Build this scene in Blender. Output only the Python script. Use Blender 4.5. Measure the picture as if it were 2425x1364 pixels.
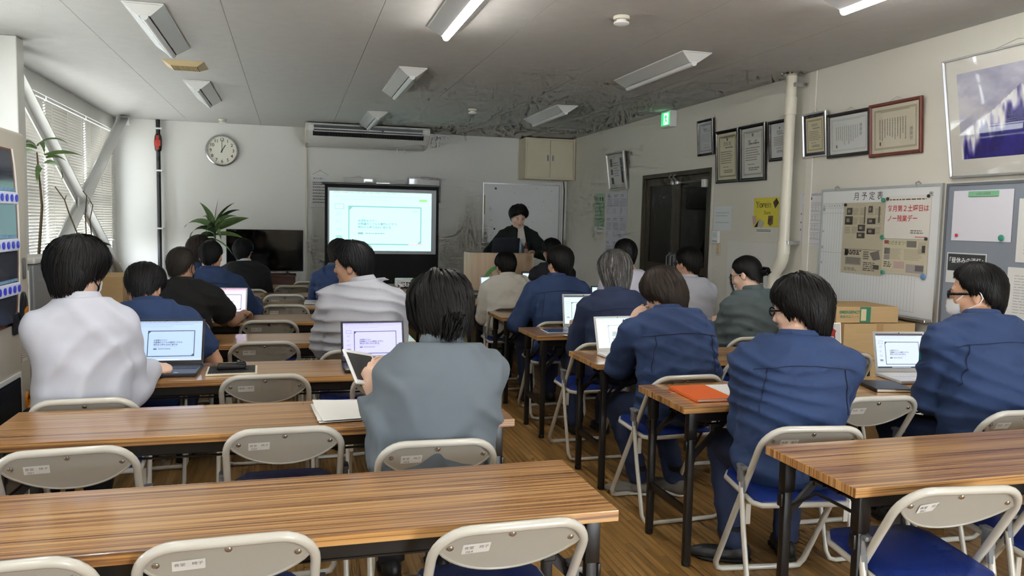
import bpy, bmesh, math, random
import numpy as np
from mathutils import Vector, Matrix

for _o in list(bpy.data.objects):
    bpy.data.objects.remove(_o)
SC = bpy.context.scene
COL = SC.collection
PI = math.pi
def R(d): return math.radians(d)

# ------------------------------------------------------------------ camera
CAM_H = 1.441
def camera():
    yaw, pit, rol = R(15.676), R(4.702), R(1.184)
    cy, sy, cp, sp = math.cos(yaw), math.sin(yaw), math.cos(pit), math.sin(pit)
    fw = Vector((sy*cp, cy*cp, -sp)); rt = Vector((cy, -sy, 0)); up = rt.cross(fw)
    c, s = math.cos(rol), math.sin(rol)
    r2 = c*rt + s*up; u2 = -s*rt + c*up
    cd = bpy.data.cameras.new('camera'); co = bpy.data.objects.new('camera', cd); COL.objects.link(co)
    cd.sensor_width = 36; cd.lens = 1861.54/2425*36; cd.clip_start = .05; cd.clip_end = 200
    m = Matrix((r2, u2, -fw)).transposed().to_4x4(); m.translation = (0, 0, CAM_H)
    co.matrix_world = m
    SC.camera = co
camera()

# ------------------------------------------------------------------ world, exposure
def world():
    w = bpy.data.worlds.new('sky'); SC.world = w; w.use_nodes = True
    nt = w.node_tree; bg = nt.nodes['Background']
    bg.inputs[0].default_value = (.86, .93, 1.0, 1)     # bright overcast daylight
    bg.inputs[1].default_value = 9.0
world()
LAMP_WATT = 46.0
SC.view_settings.view_transform = 'Standard'
SC.view_settings.look = 'None'
SC.view_settings.gamma = 1
SC.view_settings.use_curve_mapping = False
SC.view_settings.exposure = 1.27
SC.cycles.use_denoising = True
SC.cycles.max_bounces = 6
SC.cycles.diffuse_bounces = 3
SC.cycles.use_adaptive_sampling = True
SC.cycles.adaptive_threshold = .07
SC.cycles.adaptive_min_samples = 12
SC.cycles.glossy_bounces = 2
SC.cycles.transparent_max_bounces = 6
SC.cycles.caustics_reflective = False
SC.cycles.caustics_refractive = False
SC.cycles.sample_clamp_indirect = 4

# ------------------------------------------------------------------ room measures (metres)
XL, XR, YN, YB, ZC = -2.2, 3.98, -4.2, 11.25, 2.688

# ------------------------------------------------------------------ materials
def lin(c):
    def f(v):
        v /= 255.0
        return v/12.92 if v <= .04045 else ((v+.055)/1.055)**2.4
    return tuple(f(v) for v in c)
MATS = {}
def mat(name, rgb, rough=.5, metal=0, var=0, vscale=6, bump=0, bscale=40, spec=.5, stretch=None, emit=0, coat=0, sheen=0):
    if name in MATS: return MATS[name]
    m = bpy.data.materials.new(name); m.use_nodes = True; nt = m.node_tree
    b = nt.nodes['Principled BSDF']; c = lin(rgb)
    b.inputs['Base Color'].default_value = (*c, 1)
    b.inputs['Roughness'].default_value = rough
    b.inputs['Metallic'].default_value = metal
    b.inputs['Specular IOR Level'].default_value = spec
    if coat: b.inputs['Coat Weight'].default_value = coat; b.inputs['Coat Roughness'].default_value = .12
    if sheen: b.inputs['Sheen Weight'].default_value = sheen; b.inputs['Sheen Roughness'].default_value = .5
    if emit:
        b.inputs['Emission Color'].default_value = (*c, 1); b.inputs['Emission Strength'].default_value = emit
    if var or bump:
        tc = nt.nodes.new('ShaderNodeTexCoord'); mp = nt.nodes.new('ShaderNodeMapping')
        nt.links.new(tc.outputs['Object'], mp.inputs[0])
        if stretch: mp.inputs['Scale'].default_value = stretch
    if var:
        n = nt.nodes.new('ShaderNodeTexNoise'); n.inputs['Scale'].default_value = vscale; n.inputs['Detail'].default_value = 5
        nt.links.new(mp.outputs[0], n.inputs[0])
        rp = nt.nodes.new('ShaderNodeMapRange'); rp.inputs[3].default_value = 1-var; rp.inputs[4].default_value = 1+var
        rp.inputs[1].default_value = .3; rp.inputs[2].default_value = .7
        nt.links.new(n.outputs[0], rp.inputs[0])
        mx = nt.nodes.new('ShaderNodeVectorMath'); mx.operation = 'SCALE'; mx.inputs[0].default_value = c
        nt.links.new(rp.outputs[0], mx.inputs['Scale']); nt.links.new(mx.outputs[0], b.inputs['Base Color'])
    if bump:
        n2 = nt.nodes.new('ShaderNodeTexNoise'); n2.inputs['Scale'].default_value = bscale; n2.inputs['Detail'].default_value = 4
        nt.links.new(mp.outputs[0], n2.inputs[0])
        bp = nt.nodes.new('ShaderNodeBump'); bp.inputs['Strength'].default_value = bump; bp.inputs['Distance'].default_value = .01
        nt.links.new(n2.outputs[0], bp.inputs['Height']); nt.links.new(bp.outputs[0], b.inputs['Normal'])
    if emit: m.cycles.emission_sampling = 'NONE'
    MATS[name] = m
    return m
def mat_wood(name, cols, sx, sy, sz, rough, coat=0, fac2=.35, perobj=0, spec=.5):
    """streaky laminate / timber: noise stretched along one axis through a colour ramp"""
    m = bpy.data.materials.new(name); m.use_nodes = True; nt = m.node_tree; b = nt.nodes['Principled BSDF']
    tc = nt.nodes.new('ShaderNodeTexCoord'); mp = nt.nodes.new('ShaderNodeMapping'); mp.inputs['Scale'].default_value = (sx, sy, sz)
    nt.links.new(tc.outputs['Object'], mp.inputs[0])
    oi = nt.nodes.new('ShaderNodeObjectInfo')
    va = nt.nodes.new('ShaderNodeVectorMath'); va.operation = 'ADD'
    cm = nt.nodes.new('ShaderNodeMath'); cm.operation = 'MULTIPLY'; cm.inputs[1].default_value = 37
    nt.links.new(oi.outputs['Random'], cm.inputs[0]); nt.links.new(mp.outputs[0], va.inputs[0]); nt.links.new(cm.outputs[0], va.inputs[1])
    n = nt.nodes.new('ShaderNodeTexNoise'); n.inputs['Scale'].default_value = 1; n.inputs['Detail'].default_value = 3; n.inputs['Roughness'].default_value = .5
    nt.links.new(va.outputs[0], n.inputs[0])
    r = nt.nodes.new('ShaderNodeValToRGB'); nt.links.new(n.outputs[0], r.inputs[0])
    el = r.color_ramp.elements
    for i, (p, c) in enumerate(cols):
        if i < 2: e = el[i]; e.position = p
        else: e = el.new(p)
        e.color = (*lin(c), 1)
    out = r.outputs[0]
    if perobj:
        mr = nt.nodes.new('ShaderNodeMapRange'); mr.inputs[3].default_value = 1-perobj; mr.inputs[4].default_value = 1+perobj
        nt.links.new(oi.outputs['Random'], mr.inputs[0])
        at = nt.nodes.new('ShaderNodeAttribute'); at.attribute_name = 'tone'
        ad = nt.nodes.new('ShaderNodeMath'); ad.operation = 'ADD'
        nt.links.new(mr.outputs[0], ad.inputs[0]); nt.links.new(at.outputs['Fac'], ad.inputs[1])
        sc = nt.nodes.new('ShaderNodeVectorMath'); sc.operation = 'SCALE'
        nt.links.new(out, sc.inputs[0]); nt.links.new(ad.outputs[0], sc.inputs['Scale']); out = sc.outputs[0]
    nt.links.new(out, b.inputs['Base Color'])
    b.inputs['Roughness'].default_value = rough; b.inputs['Specular IOR Level'].default_value = spec
    if coat: b.inputs['Coat Weight'].default_value = coat; b.inputs['Coat Roughness'].default_value = .1
    MATS[name] = m
    return m
def mat_print(name, emit=0, rough=.7):
    """flat print: colours stored face by face in the attribute 'col'"""
    m = bpy.data.materials.new(name); m.use_nodes = True; nt = m.node_tree; b = nt.nodes['Principled BSDF']
    a = nt.nodes.new('ShaderNodeAttribute'); a.attribute_name = 'col'
    b.inputs['Roughness'].default_value = rough
    if emit:
        b.inputs['Base Color'].default_value = (.02, .02, .02, 1)
        nt.links.new(a.outputs['Color'], b.inputs['Emission Color']); b.inputs['Emission Strength'].default_value = emit; m.cycles.emission_sampling = 'NONE'
    else:
        nt.links.new(a.outputs['Color'], b.inputs['Base Color'])
    MATS[name] = m
    return m
def mat_glass(name, tint=(1, 1, 1), refl=1.0):
    m = bpy.data.materials.new(name); m.use_nodes = True; nt = m.node_tree
    for n in list(nt.nodes): nt.nodes.remove(n)
    o = nt.nodes.new('ShaderNodeOutputMaterial'); t = nt.nodes.new('ShaderNodeBsdfTransparent'); t.inputs[0].default_value = (*tint, 1)
    g = nt.nodes.new('ShaderNodeBsdfGlossy'); g.inputs['Roughness'].default_value = .02
    f = nt.nodes.new('ShaderNodeFresnel'); ge = nt.nodes.new('ShaderNodeNewGeometry')
    io = nt.nodes.new('ShaderNodeMapRange'); io.inputs[3].default_value = 1.5; io.inputs[4].default_value = 1/1.5     # thin pane: same reflection from both sides
    nt.links.new(ge.outputs['Backfacing'], io.inputs[0]); nt.links.new(io.outputs[0], f.inputs[0])
    mu = nt.nodes.new('ShaderNodeMath'); mu.operation = 'MULTIPLY'; mu.inputs[1].default_value = refl
    x = nt.nodes.new('ShaderNodeMixShader')
    nt.links.new(f.outputs[0], mu.inputs[0]); nt.links.new(mu.outputs[0], x.inputs[0]); nt.links.new(t.outputs[0], x.inputs[1]); nt.links.new(g.outputs[0], x.inputs[2]); nt.links.new(x.outputs[0], o.inputs[0])
    MATS[name] = m
    return m

mat('wall_paint', (222, 219, 208), .85, var=.025, vscale=1.2, bump=.03, bscale=60)
mat('wall_cool', (226, 225, 219), .85, var=.02, vscale=1.2, bump=.03, bscale=60)
mat('ceiling_paint', (196, 195, 192), .9, var=.03, vscale=9, bump=.12, bscale=90)
mat('dark_void', (14, 13, 12), .9)
mat('white_metal', (226, 226, 222), .35, var=.02)
mat('cream_metal', (214, 208, 188), .45, var=.02)
mat('reflector', (226, 228, 228), .25, metal=.35)
mat('alu', (190, 190, 190), .3, metal=.9)
mat('chrome', (200, 200, 200), .15, metal=1)
mat('chair_tube', (196, 193, 182), .26, var=.015, coat=.3)
mat('chair_plate', (176, 173, 162), .42, var=.02, bump=.03, bscale=300)
mat('seat_vinyl', (24, 46, 118), .38, var=.05, vscale=20, bump=.08, bscale=200)
mat('hinge_grey', (112, 114, 116), .45)
mat('black_metal', (22, 19, 18), .38, var=.1)
mat('black_plastic', (18, 18, 20), .42)
mat('rubber', (16, 16, 16), .7)
mat('sticker', (228, 228, 224), .7)
mat('ink', (62, 60, 58), .8)
mat('ink_grey', (120, 118, 114), .8)
mat('white_board', (228, 230, 230), .3)
mat('paper', (236, 235, 230), .8, var=.01)
mat('cardboard', (176, 146, 102), .8, var=.04, vscale=4, stretch=(1, 1, 12))
mat('tape', (160, 124, 82), .35)
mat('silver_plastic', (205, 206, 208), .35, metal=.2)
mat('dark_laptop', (38, 42, 52), .38)
mat('key', (52, 56, 66), .5)
mat('white_plastic', (232, 232, 230), .35)
mat('key_white', (222, 222, 220), .5)
mat('leaf', (88, 116, 66), .45, var=.2, vscale=14)
mat('leaf_dark', (58, 82, 50), .45, var=.2, vscale=14)
mat('stem', (88, 72, 50), .8, var=.1)
mat('slat', (168, 164, 156), .5)
mat('dark_alu', (84, 76, 64), .35, metal=.4)
mat('screen_black', (10, 12, 14), .75)
mat('tv_black', (6, 6, 7), .08)
mat('sash', (150, 152, 150), .4, metal=.6)
mat_print('print'); mat_print('print_gloss', 0, .2); mat_print('display', .55, .3); mat_print('projection_glow', .6, .8)
mat_glass('pane'); mat_glass('frame_glass', (1, 1, 1), .7)
mat_wood('zebra', [(.30, (96, 62, 34)), (.40, (152, 108, 62)), (.455, (198, 152, 94)), (.50, (162, 114, 66)), (.535, (116, 74, 42)), (.57, (186, 140, 84)), (.64, (204, 160, 102)), (.74, (132, 90, 50))], .4, 46, 46, .3, coat=.8)
mat_wood('zebra_end', [(.30, (96, 62, 34)), (.40, (152, 108, 62)), (.455, (198, 152, 94)), (.50, (162, 114, 66)), (.535, (116, 74, 42)), (.57, (186, 140, 84)), (.64, (204, 160, 102)), (.74, (132, 90, 50))], 1, 60, .5, .35, coat=.2)
mat_wood('oak_strip', [(.3, (122, 88, 42)), (.7, (178, 136, 76))], 40, 1.5, 40, .42, perobj=.15, coat=.1)
mat_wood('podium_wood', [(.35, (206, 176, 142)), (.65, (224, 198, 168))], 14, 14, .8, .5)
mat_wood('stand_wood', [(.35, (44, 22, 16)), (.65, (78, 40, 26))], 2, 30, 30, .35)
M = MATS

# ------------------------------------------------------------------ geometry helpers
class G:
    """collects vertices and faces of ONE mesh"""
    def __init__(s): s.v = []; s.f = []; s.m = []; s.mi = 0
    def add(s, vs, fs):
        o = len(s.v); s.v += [tuple(v) for v in vs]; s.f += [tuple(i+o for i in f) for f in fs]; s.m += [s.mi]*len(fs); return s
    def box(s, x0, x1, y0, y1, z0, z1):
        return s.add([(x0,y0,z0),(x1,y0,z0),(x1,y1,z0),(x0,y1,z0),(x0,y0,z1),(x1,y0,z1),(x1,y1,z1),(x0,y1,z1)],
                     [(0,3,2,1),(4,5,6,7),(0,1,5,4),(1,2,6,5),(2,3,7,6),(3,0,4,7)])
    def hexa(s, c): return s.add(c, [(0,3,2,1),(4,5,6,7),(0,1,5,4),(1,2,6,5),(2,3,7,6),(3,0,4,7)])
    def rbox(s, x0, x1, y0, y1, z0, z1, r=.004, seg=2):
        bm = bmesh.new(); bmesh.ops.create_cube(bm, size=1)
        for v in bm.verts: v.co = Vector(((x0+x1)/2+v.co.x*(x1-x0), (y0+y1)/2+v.co.y*(y1-y0), (z0+z1)/2+v.co.z*(z1-z0)))
        bmesh.ops.bevel(bm, geom=bm.edges[:], offset=r, segments=seg, profile=.5, affect='EDGES')
        bm.verts.index_update()
        s.add([v.co for v in bm.verts], [[v.index for v in f.verts] for f in bm.faces]); bm.free(); return s
    def tube(s, pts, r, n=8, closed=False, caps=True, flat=None):
        pts = [Vector(p) for p in pts]; k = len(pts)
        rs = r if isinstance(r, (list, tuple)) else [r]*k
        up = None; rings = []
        for i, p in enumerate(pts):
            a = pts[(i-1) % k] if (closed or i > 0) else p
            b = pts[(i+1) % k] if (closed or i < k-1) else p
            t = (b-a)
            t = t.normalized() if t.length > 1e-9 else Vector((0, 0, 1))
            if up is None:
                up = Vector((0, 0, 1)) if abs(t.z) < .9 else Vector((0, 1, 0))
            u = (up - t*up.dot(t))
            if u.length < 1e-6: u = t.orthogonal()
            u.normalize(); w = t.cross(u); up = u
            fl = flat or 1
            rings.append([p + u*(rs[i]*fl*math.cos(2*PI*j/n)) + w*(rs[i]*math.sin(2*PI*j/n)) for j in range(n)])
        vs = [q for rg in rings for q in rg]; fs = []
        for i in range(k if closed else k-1):
            for j in range(n):
                a = i*n+j; b = i*n+(j+1) % n; c = ((i+1) % k)*n+(j+1) % n; d = ((i+1) % k)*n+j
                fs.append((a, b, c, d))
        if caps and not closed:
            fs.append(tuple(reversed(range(n)))); fs.append(tuple((k-1)*n+j for j in range(n)))
        return s.add(vs, fs)
    def bar(s, a, b, w, h, up=(0, 0, 1)):
        """rectangular bar from a to b, w across, h along up"""
        a = Vector(a); b = Vector(b); t = (b-a).normalized(); u = Vector(up); u = (u-t*u.dot(t))
        if u.length < 1e-6: u = t.orthogonal()
        u.normalize(); x = t.cross(u)
        c = []
        for p in (a, b):
            c += [p-x*w/2-u*h/2, p+x*w/2-u*h/2, p+x*w/2+u*h/2, p-x*w/2+u*h/2]
        return s.add(c, [(0,3,2,1),(4,5,6,7),(0,1,5,4),(1,2,6,5),(2,3,7,6),(3,0,4,7)])
    def lathe(s, prof, n=16, c=(0, 0, 0), axis='z', sx=1, sy=1):
        vs = []
        for r, z in prof:
            for j in range(n):
                a = 2*PI*j/n; x, y = r*math.cos(a)*sx, r*math.sin(a)*sy
                p = (x, y, z) if axis == 'z' else ((x, z, y) if axis == 'y' else (z, x, y))
                vs.append((c[0]+p[0], c[1]+p[1], c[2]+p[2]))
        fs = []
        for i in range(len(prof)-1):
            for j in range(n): fs.append((i*n+j, i*n+(j+1) % n, (i+1)*n+(j+1) % n, (i+1)*n+j))
        fs.append(tuple(reversed(range(n)))); fs.append(tuple((len(prof)-1)*n+j for j in range(n)))
        return s.add(vs, fs)
    def prism(s, poly, y0, y1):
        """polygon in x,z extruded along y"""
        n = len(poly); vs = [(x, y0, z) for x, z in poly]+[(x, y1, z) for x, z in poly]
        return s.add(vs, [tuple(range(n)), tuple(reversed(range(n, 2*n)))]+[(i, i+n, (i+1) % n+n, (i+1) % n) for i in range(n)])
    def xf(s, mtx, start=0):
        for i in range(start, len(s.v)): s.v[i] = tuple(mtx @ Vector(s.v[i]))
        return s
    def mesh(s, name, mats, smooth=False, angle=40):
        me = bpy.data.meshes.new(name); me.from_pydata(s.v, [], s.f)
        if not isinstance(mats, (list, tuple)): mats = [mats]
        for m in mats: me.materials.append(M[m] if isinstance(m, str) else m)
        if len(mats) > 1: me.polygons.foreach_set('material_index', s.m)
        bm = bmesh.new(); bm.from_mesh(me); bmesh.ops.recalc_face_normals(bm, faces=bm.faces[:]); bm.to_mesh(me); bm.free()
        if smooth:
            me.polygons.foreach_set('use_smooth', [True]*len(me.polygons))
            try: me.set_sharp_from_angle(angle=R(angle))
            except Exception: pass
        me.update()
        return me
class Print:
    """flat print facing -Y in local x,z; coloured quads in layers"""
    def __init__(s): s.v = []; s.f = []; s.c = []
    def q(s, x0, x1, z0, z1, rgb, layer=0):
        y = -.0004*layer; o = len(s.v)
        s.v += [(x0, y, z0), (x1, y, z0), (x1, y, z1), (x0, y, z1)]; s.f.append((o, o+1, o+2, o+3)); s.c.append(lin(rgb)); return s
    def poly(s, pts, rgb, layer=1):
        y = -.0004*layer; o = len(s.v)
        s.v += [(x, y, z) for x, z in pts]; s.f.append(tuple(range(o, o+len(pts)))); s.c.append(lin(rgb)); return s
    def lines(s, x0, x1, z0, z1, n, rgb, layer=1, rng=None, fill=.45, ragged=.25, vertical=False, words=0):
        """rows of unreadable small print"""
        rng = rng or random.Random(7)
        for i in range(n):
            if vertical:
                w = (x1-x0)/n; a = x0+i*w; e = z1-(z1-z0)*(1-ragged*rng.random()); s._row(a, a+w*fill, e, z1, rgb, layer, rng, True, words)
            else:
                h = (z1-z0)/n; t = z1-i*h; e = x0+(x1-x0)*(1-ragged*rng.random()); s._row(x0, e, t-h*fill, t, rgb, layer, rng, False, words)
        return s
    def _row(s, x0, x1, z0, z1, rgb, layer, rng, vert, words):
        if not words: s.q(x0, x1, z0, z1, rgb, layer); return
        if vert:
            t = z1
            while t > z0:
                e = max(z0, t-words*(.5+rng.random())); s.q(x0, x1, e, t, rgb, layer); t = e-words*.25
        else:
            t = x0
            while t < x1:
                e = min(x1, t+words*(.5+rng.random())); s.q(t, e, z0, z1, rgb, layer); t = e+words*.25
    def box_outline(s, x0, x1, z0, z1, w, rgb, layer=1):
        return s.q(x0, x1, z1-w, z1, rgb, layer).q(x0, x1, z0, z0+w, rgb, layer).q(x0, x0+w, z0+w, z1-w, rgb, layer).q(x1-w, x1, z0+w, z1-w, rgb, layer)
    def mesh(s, name, m='print'):
        me = bpy.data.meshes.new(name); me.from_pydata(s.v, [], s.f); me.materials.append(M[m])
        at = me.attributes.new('col', 'FLOAT_COLOR', 'FACE')
        at.data.foreach_set('color', [x for c in s.c for x in (*c, 1)])
        me.update(); return me
TXT = {}
def text_mesh(body, size, m='ink', align='CENTER', bold=0):
    k = (body, size, m, align, bold)
    if k in TXT: return TXT[k]
    cu = bpy.data.curves.new('lettering', 'FONT'); cu.body = body; cu.size = size; cu.align_x = align; cu.align_y = 'CENTER'
    cu.resolution_u = 3; cu.offset = bold
    ob = bpy.data.objects.new('lettering', cu)
    me = bpy.data.meshes.new_from_object(ob)
    bpy.data.objects.remove(ob); bpy.data.curves.remove(cu)
    me.transform(Matrix.Rotation(PI/2, 4, 'X'))
    me.materials.clear(); me.materials.append(M[m]); me.name = 'lettering'
    TXT[k] = me
    return me

# ------------------------------------------------------------------ object helpers
def link(o, parent=None):
    COL.objects.link(o)
    if parent is not None: o.parent = parent
    return o
def tag(o, label=None, cat=None, group=None, kind=None):
    if label: o['label'] = label
    if cat: o['category'] = cat
    if group: o['group'] = group
    if kind: o['kind'] = kind
    return o
def obj(name, me, parent=None, loc=(0, 0, 0), rot=(0, 0, 0), label=None):
    o = bpy.data.objects.new(name, me); link(o, parent); o.location = loc; o.rotation_euler = rot
    if label: o['label'] = label
    return o
def thing(name, label, cat, loc=(0, 0, 0), rot=(0, 0, 0), group=None):
    o = bpy.data.objects.new(name, None); link(o); o.empty_display_size = .05
    o.location = loc; o.rotation_euler = rot if isinstance(rot, (tuple, list)) else (0, 0, rot)
    return tag(o, label, cat, group)
def struct(name, me, loc=(0, 0, 0), rot=(0, 0, 0), label=None):
    o = obj(name, me, None, loc, rot); o['kind'] = 'structure'
    if label: o['label'] = label
    return o
def clone(root, loc, rot=None, label=None, group=None):
    def cp(o, par):
        c = o.copy(); link(c, par)
        for ch in o.children: cp(ch, c)
        return c
    r = cp(root, None); r.location = loc
    if rot is not None: r.rotation_euler = rot if isinstance(rot, (tuple, list)) else (0, 0, rot)
    tag(r, label, None, group)
    return r

# ================================================================== THE ROOM
def wall_grid(us, vs, holes, thick):
    """wall facing -Y in local x(u), z(v); holes=(u0,u1,v0,v1); shared vertices, reveals closed"""
    g = G(); us = sorted(set(us+[h for q in holes for h in q[:2]])); vs = sorted(set(vs+[h for q in holes for h in q[2:]]))
    idx = {}
    def V(i, j, k):
        if (i, j, k) not in idx: idx[(i, j, k)] = len(g.v); g.v.append((us[i], thick*k, vs[j]))
        return idx[(i, j, k)]
    def solid(i, j):
        if i < 0 or j < 0 or i >= len(us)-1 or j >= len(vs)-1: return False
        cu, cv = (us[i]+us[i+1])/2, (vs[j]+vs[j+1])/2
        return not any(h[0] < cu < h[1] and h[2] < cv < h[3] for h in holes)
    for i in range(len(us)-1):
        for j in range(len(vs)-1):
            if not solid(i, j): continue
            g.f.append((V(i,j,0),V(i+1,j,0),V(i+1,j+1,0),V(i,j+1,0))); g.f.append((V(i,j,1),V(i,j+1,1),V(i+1,j+1,1),V(i+1,j,1)))
            if not solid(i-1, j): g.f.append((V(i,j,0),V(i,j+1,0),V(i,j+1,1),V(i,j,1)))
            if not solid(i+1, j): g.f.append((V(i+1,j,0),V(i+1,j,1),V(i+1,j+1,1),V(i+1,j+1,0)))
            if not solid(i, j-1): g.f.append((V(i,j,0),V(i,j,1),V(i+1,j,1),V(i+1,j,0)))
            if not solid(i, j+1): g.f.append((V(i,j+1,0),V(i+1,j+1,0),V(i+1,j+1,1),V(i,j+1,1)))
    g.m = [0]*len(g.f)
    return g
HT = ZC+.05
# back wall, facing the camera
struct('wall_back', wall_grid([XL-.1, XR+.1], [-.05, HT], [], .12).mesh('wall_back', 'wall_cool'), (0, YB, 0), label='pale grey painted end wall behind the projector screen')
struct('wall_rear', wall_grid([XL-.1, XR+.1], [-.05, HT], [], .12).mesh('wall_rear', 'wall_paint'), (0, YN, 0), (0, 0, PI), label='painted wall at the rear of the room')
bpy.data.objects['wall_rear'].location = ((0, YN, 0)); bpy.data.objects['wall_rear'].rotation_euler = (0, 0, PI)
# right wall: local x = -y
DOOR = (6.98, 8.56, 0, 2.03)
wr = struct('wall_right', wall_grid([-YB-.1, -YN+.1], [-.05, HT], [(-DOOR[1], -DOOR[0], -.05, DOOR[3])], .12).mesh('wall_right', 'wall_paint'), (XR, 0, 0), (0, 0, -PI/2), label='cream painted side wall with certificates and notice boards')
# left wall: local x = y ; three window bays
BAYS = [(6.66, 10.98, .84, 2.53), (1.9, 6.1, .84, 2.53), (-3.7, 1.3, .84, 2.53)]
struct('wall_left', wall_grid([YN-.1, YB+.1], [-.05, HT], BAYS, .14).mesh('wall_left', 'wall_cool'), (XL, 0, 0), (0, 0, PI/2), label='white window wall with blinds')
# piers of the left wall
for k, (y0, y1) in enumerate(((6.40, 6.56), (1.45, 1.75))):
    struct('trim_%d' % (k+1), G().rbox(XL+.001, -1.87, y0, y1, .001, ZC-.001, .006).mesh('pier', 'wall_cool'), label='square white pier between the window bays')
# small cream duct strips and ledge on the back wall
struct('trim_3', G().rbox(.176, .2, YB-.022, YB-.001, .05, ZC-.002, .004).mesh('duct', 'cream_metal'), label='thin vertical cable duct on the end wall')
struct('trim_4', G().rbox(XL+.002, XR-.002, YB-.016, YB-.001, .001, .08, .003).mesh('skirt', 'dark_alu'), label='dark skirting of the end wall')
struct('trim_5', G().rbox(XR-.016, XR-.001, YN+.02, DOOR[0]-.06, .001, .08, .003).mesh('skirt', 'dark_alu'), label='dark skirting of the side wall')
struct('trim_6', G().rbox(XR-.012, XR-.001, 5.42, 5.50, .09, ZC-.002, .003).mesh('strip', 'wall_paint'), label='vertical cover strip beside the drain pipe')
# ceiling: slab and boarding
struct('ceiling', G().box(XL-.1, XR+.1, YN-.1, YB+.1, ZC+.012, ZC+.1).mesh('ceiling', 'dark_void'), label='low white boarded ceiling with fine joints')
ceil = bpy.data.objects['ceiling']
seams = [XL+.002, -1.306, -.396, .516, 1.424, 2.330, 3.236, XR-.002]
pm = {}
yj = [YN+.002, -2.9, -1.08, .74, 2.56, 4.38, 6.2, 8.02, 9.84, YB-.002]
for i in range(len(seams)-1):
    for j in range(len(yj)-1):
        w, l = seams[i+1]-seams[i], yj[j+1]-yj[j]; key = (round(w, 3), round(l, 3))
        if key not in pm:
            pm[key] = G().box(-w/2+.0016, w/2-.0016, -l/2+.0006, l/2-.0006, 0, .014).mesh('ceiling_panel', 'ceiling_paint')
        obj('ceiling_panel', pm[key], ceil, ((seams[i]+seams[i+1])/2, (yj[j]+yj[j+1])/2, ZC))
# floor: slab, the strips in view as parts, the rest joined
fl = struct('floor', G().box(XL-.1, XR+.1, YN-.1, YB+.1, -.1, -.012).mesh('floor', 'dark_void'), label='narrow oak strip floor')
rng = random.Random(4)
SW = .032
near = []; far = []
nx = int((XR-XL)/SW)
for i in range(nx):
    x = XL+.004+i*SW; y = YN+rng.random()*.3
    while y < YB-.01:
        l = rng.choice((.3, .3, .45, .6)); l = min(l, YB-.005-y)
        (near if (x > .86 and x < 1.72 and y > 2.0 and y < 3.9) else far).append((x, y, l)); y += l
near.sort(key=lambda q: q[1]); far += near[300:]; near = near[:300]
plank = {}
for x, y, l in near:
    k = round(l, 2)
    if k not in plank:
        plank[k] = G().box(.0005, SW-.0006, .0005, k-.0005, -.012, 0).mesh('floor_strip', 'oak_strip')
        a = plank[k].attributes.new('tone', 'FLOAT', 'FACE'); a.data.foreach_set('value', [0.0]*6)
    obj('floor_strip', plank[k], fl, (x, y, 0))
n = len(far); fa = np.array(far); V = np.zeros((n, 4, 3)); 
V[:, 0] = np.c_[fa[:, 0]+.0005, fa[:, 1]+.0005, np.zeros(n)]; V[:, 1] = np.c_[fa[:, 0]+SW-.0006, fa[:, 1]+.0005, np.zeros(n)]
V[:, 2] = np.c_[fa[:, 0]+SW-.0006, fa[:, 1]+fa[:, 2]-.0005, np.zeros(n)]; V[:, 3] = np.c_[fa[:, 0]+.0005, fa[:, 1]+fa[:, 2]-.0005, np.zeros(n)]
B = V.copy(); B[:, :, 2] = -.012
allv = np.concatenate([V, B], 1).reshape(-1, 3); base = np.arange(n)[:, None]*8
quads = np.concatenate([base+np.array(q) for q in ((0,1,2,3),(0,4,5,1),(1,5,6,2),(2,6,7,3),(3,7,4,0))], 1).reshape(-1, 4)
me = bpy.data.meshes.new('floor_strips'); me.from_pydata(allv.tolist(), [], quads.tolist()); me.materials.append(M['oak_strip'])
a = me.attributes.new('tone', 'FLOAT', 'FACE'); a.data.foreach_set('value', np.repeat(np.random.RandomState(3).uniform(-.17, .17, n), 5))
fs = obj('floor_strips', me, fl); fs['kind'] = 'stuff'
# things outside the window
struct('ground', G().box(-40, XL-.5, -30, 40, -.6, -.5).mesh('ground', mat('outside', (176, 174, 166), .9)), label='pale ground outside the windows')

# ------------------------------------------------------------------ windows with sashes, panes and slatted blinds
slat_me = {}
def blind(y0, y1, ztop, zbot, label, dz=.028):
    w = y1-y0
    t = thing('window_blind', label, 'blind', (XL+.035, (y0+y1)/2, ztop), (0, 0, PI/2), 'slatted blinds of the window wall')
    obj('head_rail', G().rbox(-w/2, w/2, -.02, .02, -.03, 0, .003).mesh('head_rail', 'white_metal'), t)
    k = round(w, 2)
    if k not in slat_me:
        g = G(); a = R(50); r = .0185
        g.add([(-w/2, -r*math.cos(a), r*math.sin(a)), (w/2, -r*math.cos(a), r*math.sin(a)), (w/2, 0, .0022), (-w/2, 0, .0022), (w/2, r*math.cos(a), -r*math.sin(a)), (-w/2, r*math.cos(a), -r*math.sin(a))], [(0,1,2,3), (3,2,4,5)])
        slat_me[k] = g.mesh('slat', 'slat')
    n = int((ztop-zbot-.05)/dz)
    for i in range(n): obj('slat', slat_me[k], t, (0, 0, -.05-i*dz))
    obj('bottom_rail', G().rbox(-w/2, w/2, -.014, .014, -.012, 0, .003).mesh('bottom_rail', 'white_metal'), t, (0, 0, -.05-n*dz))
    for x in (-w*.38, 0, w*.38):
        obj('ladder_cord', G().tube([(x, -.017, -.02), (x, -.017, -.05-n*dz)], .0012, 4).mesh('ladder_cord', 'white_metal'), t)
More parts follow.
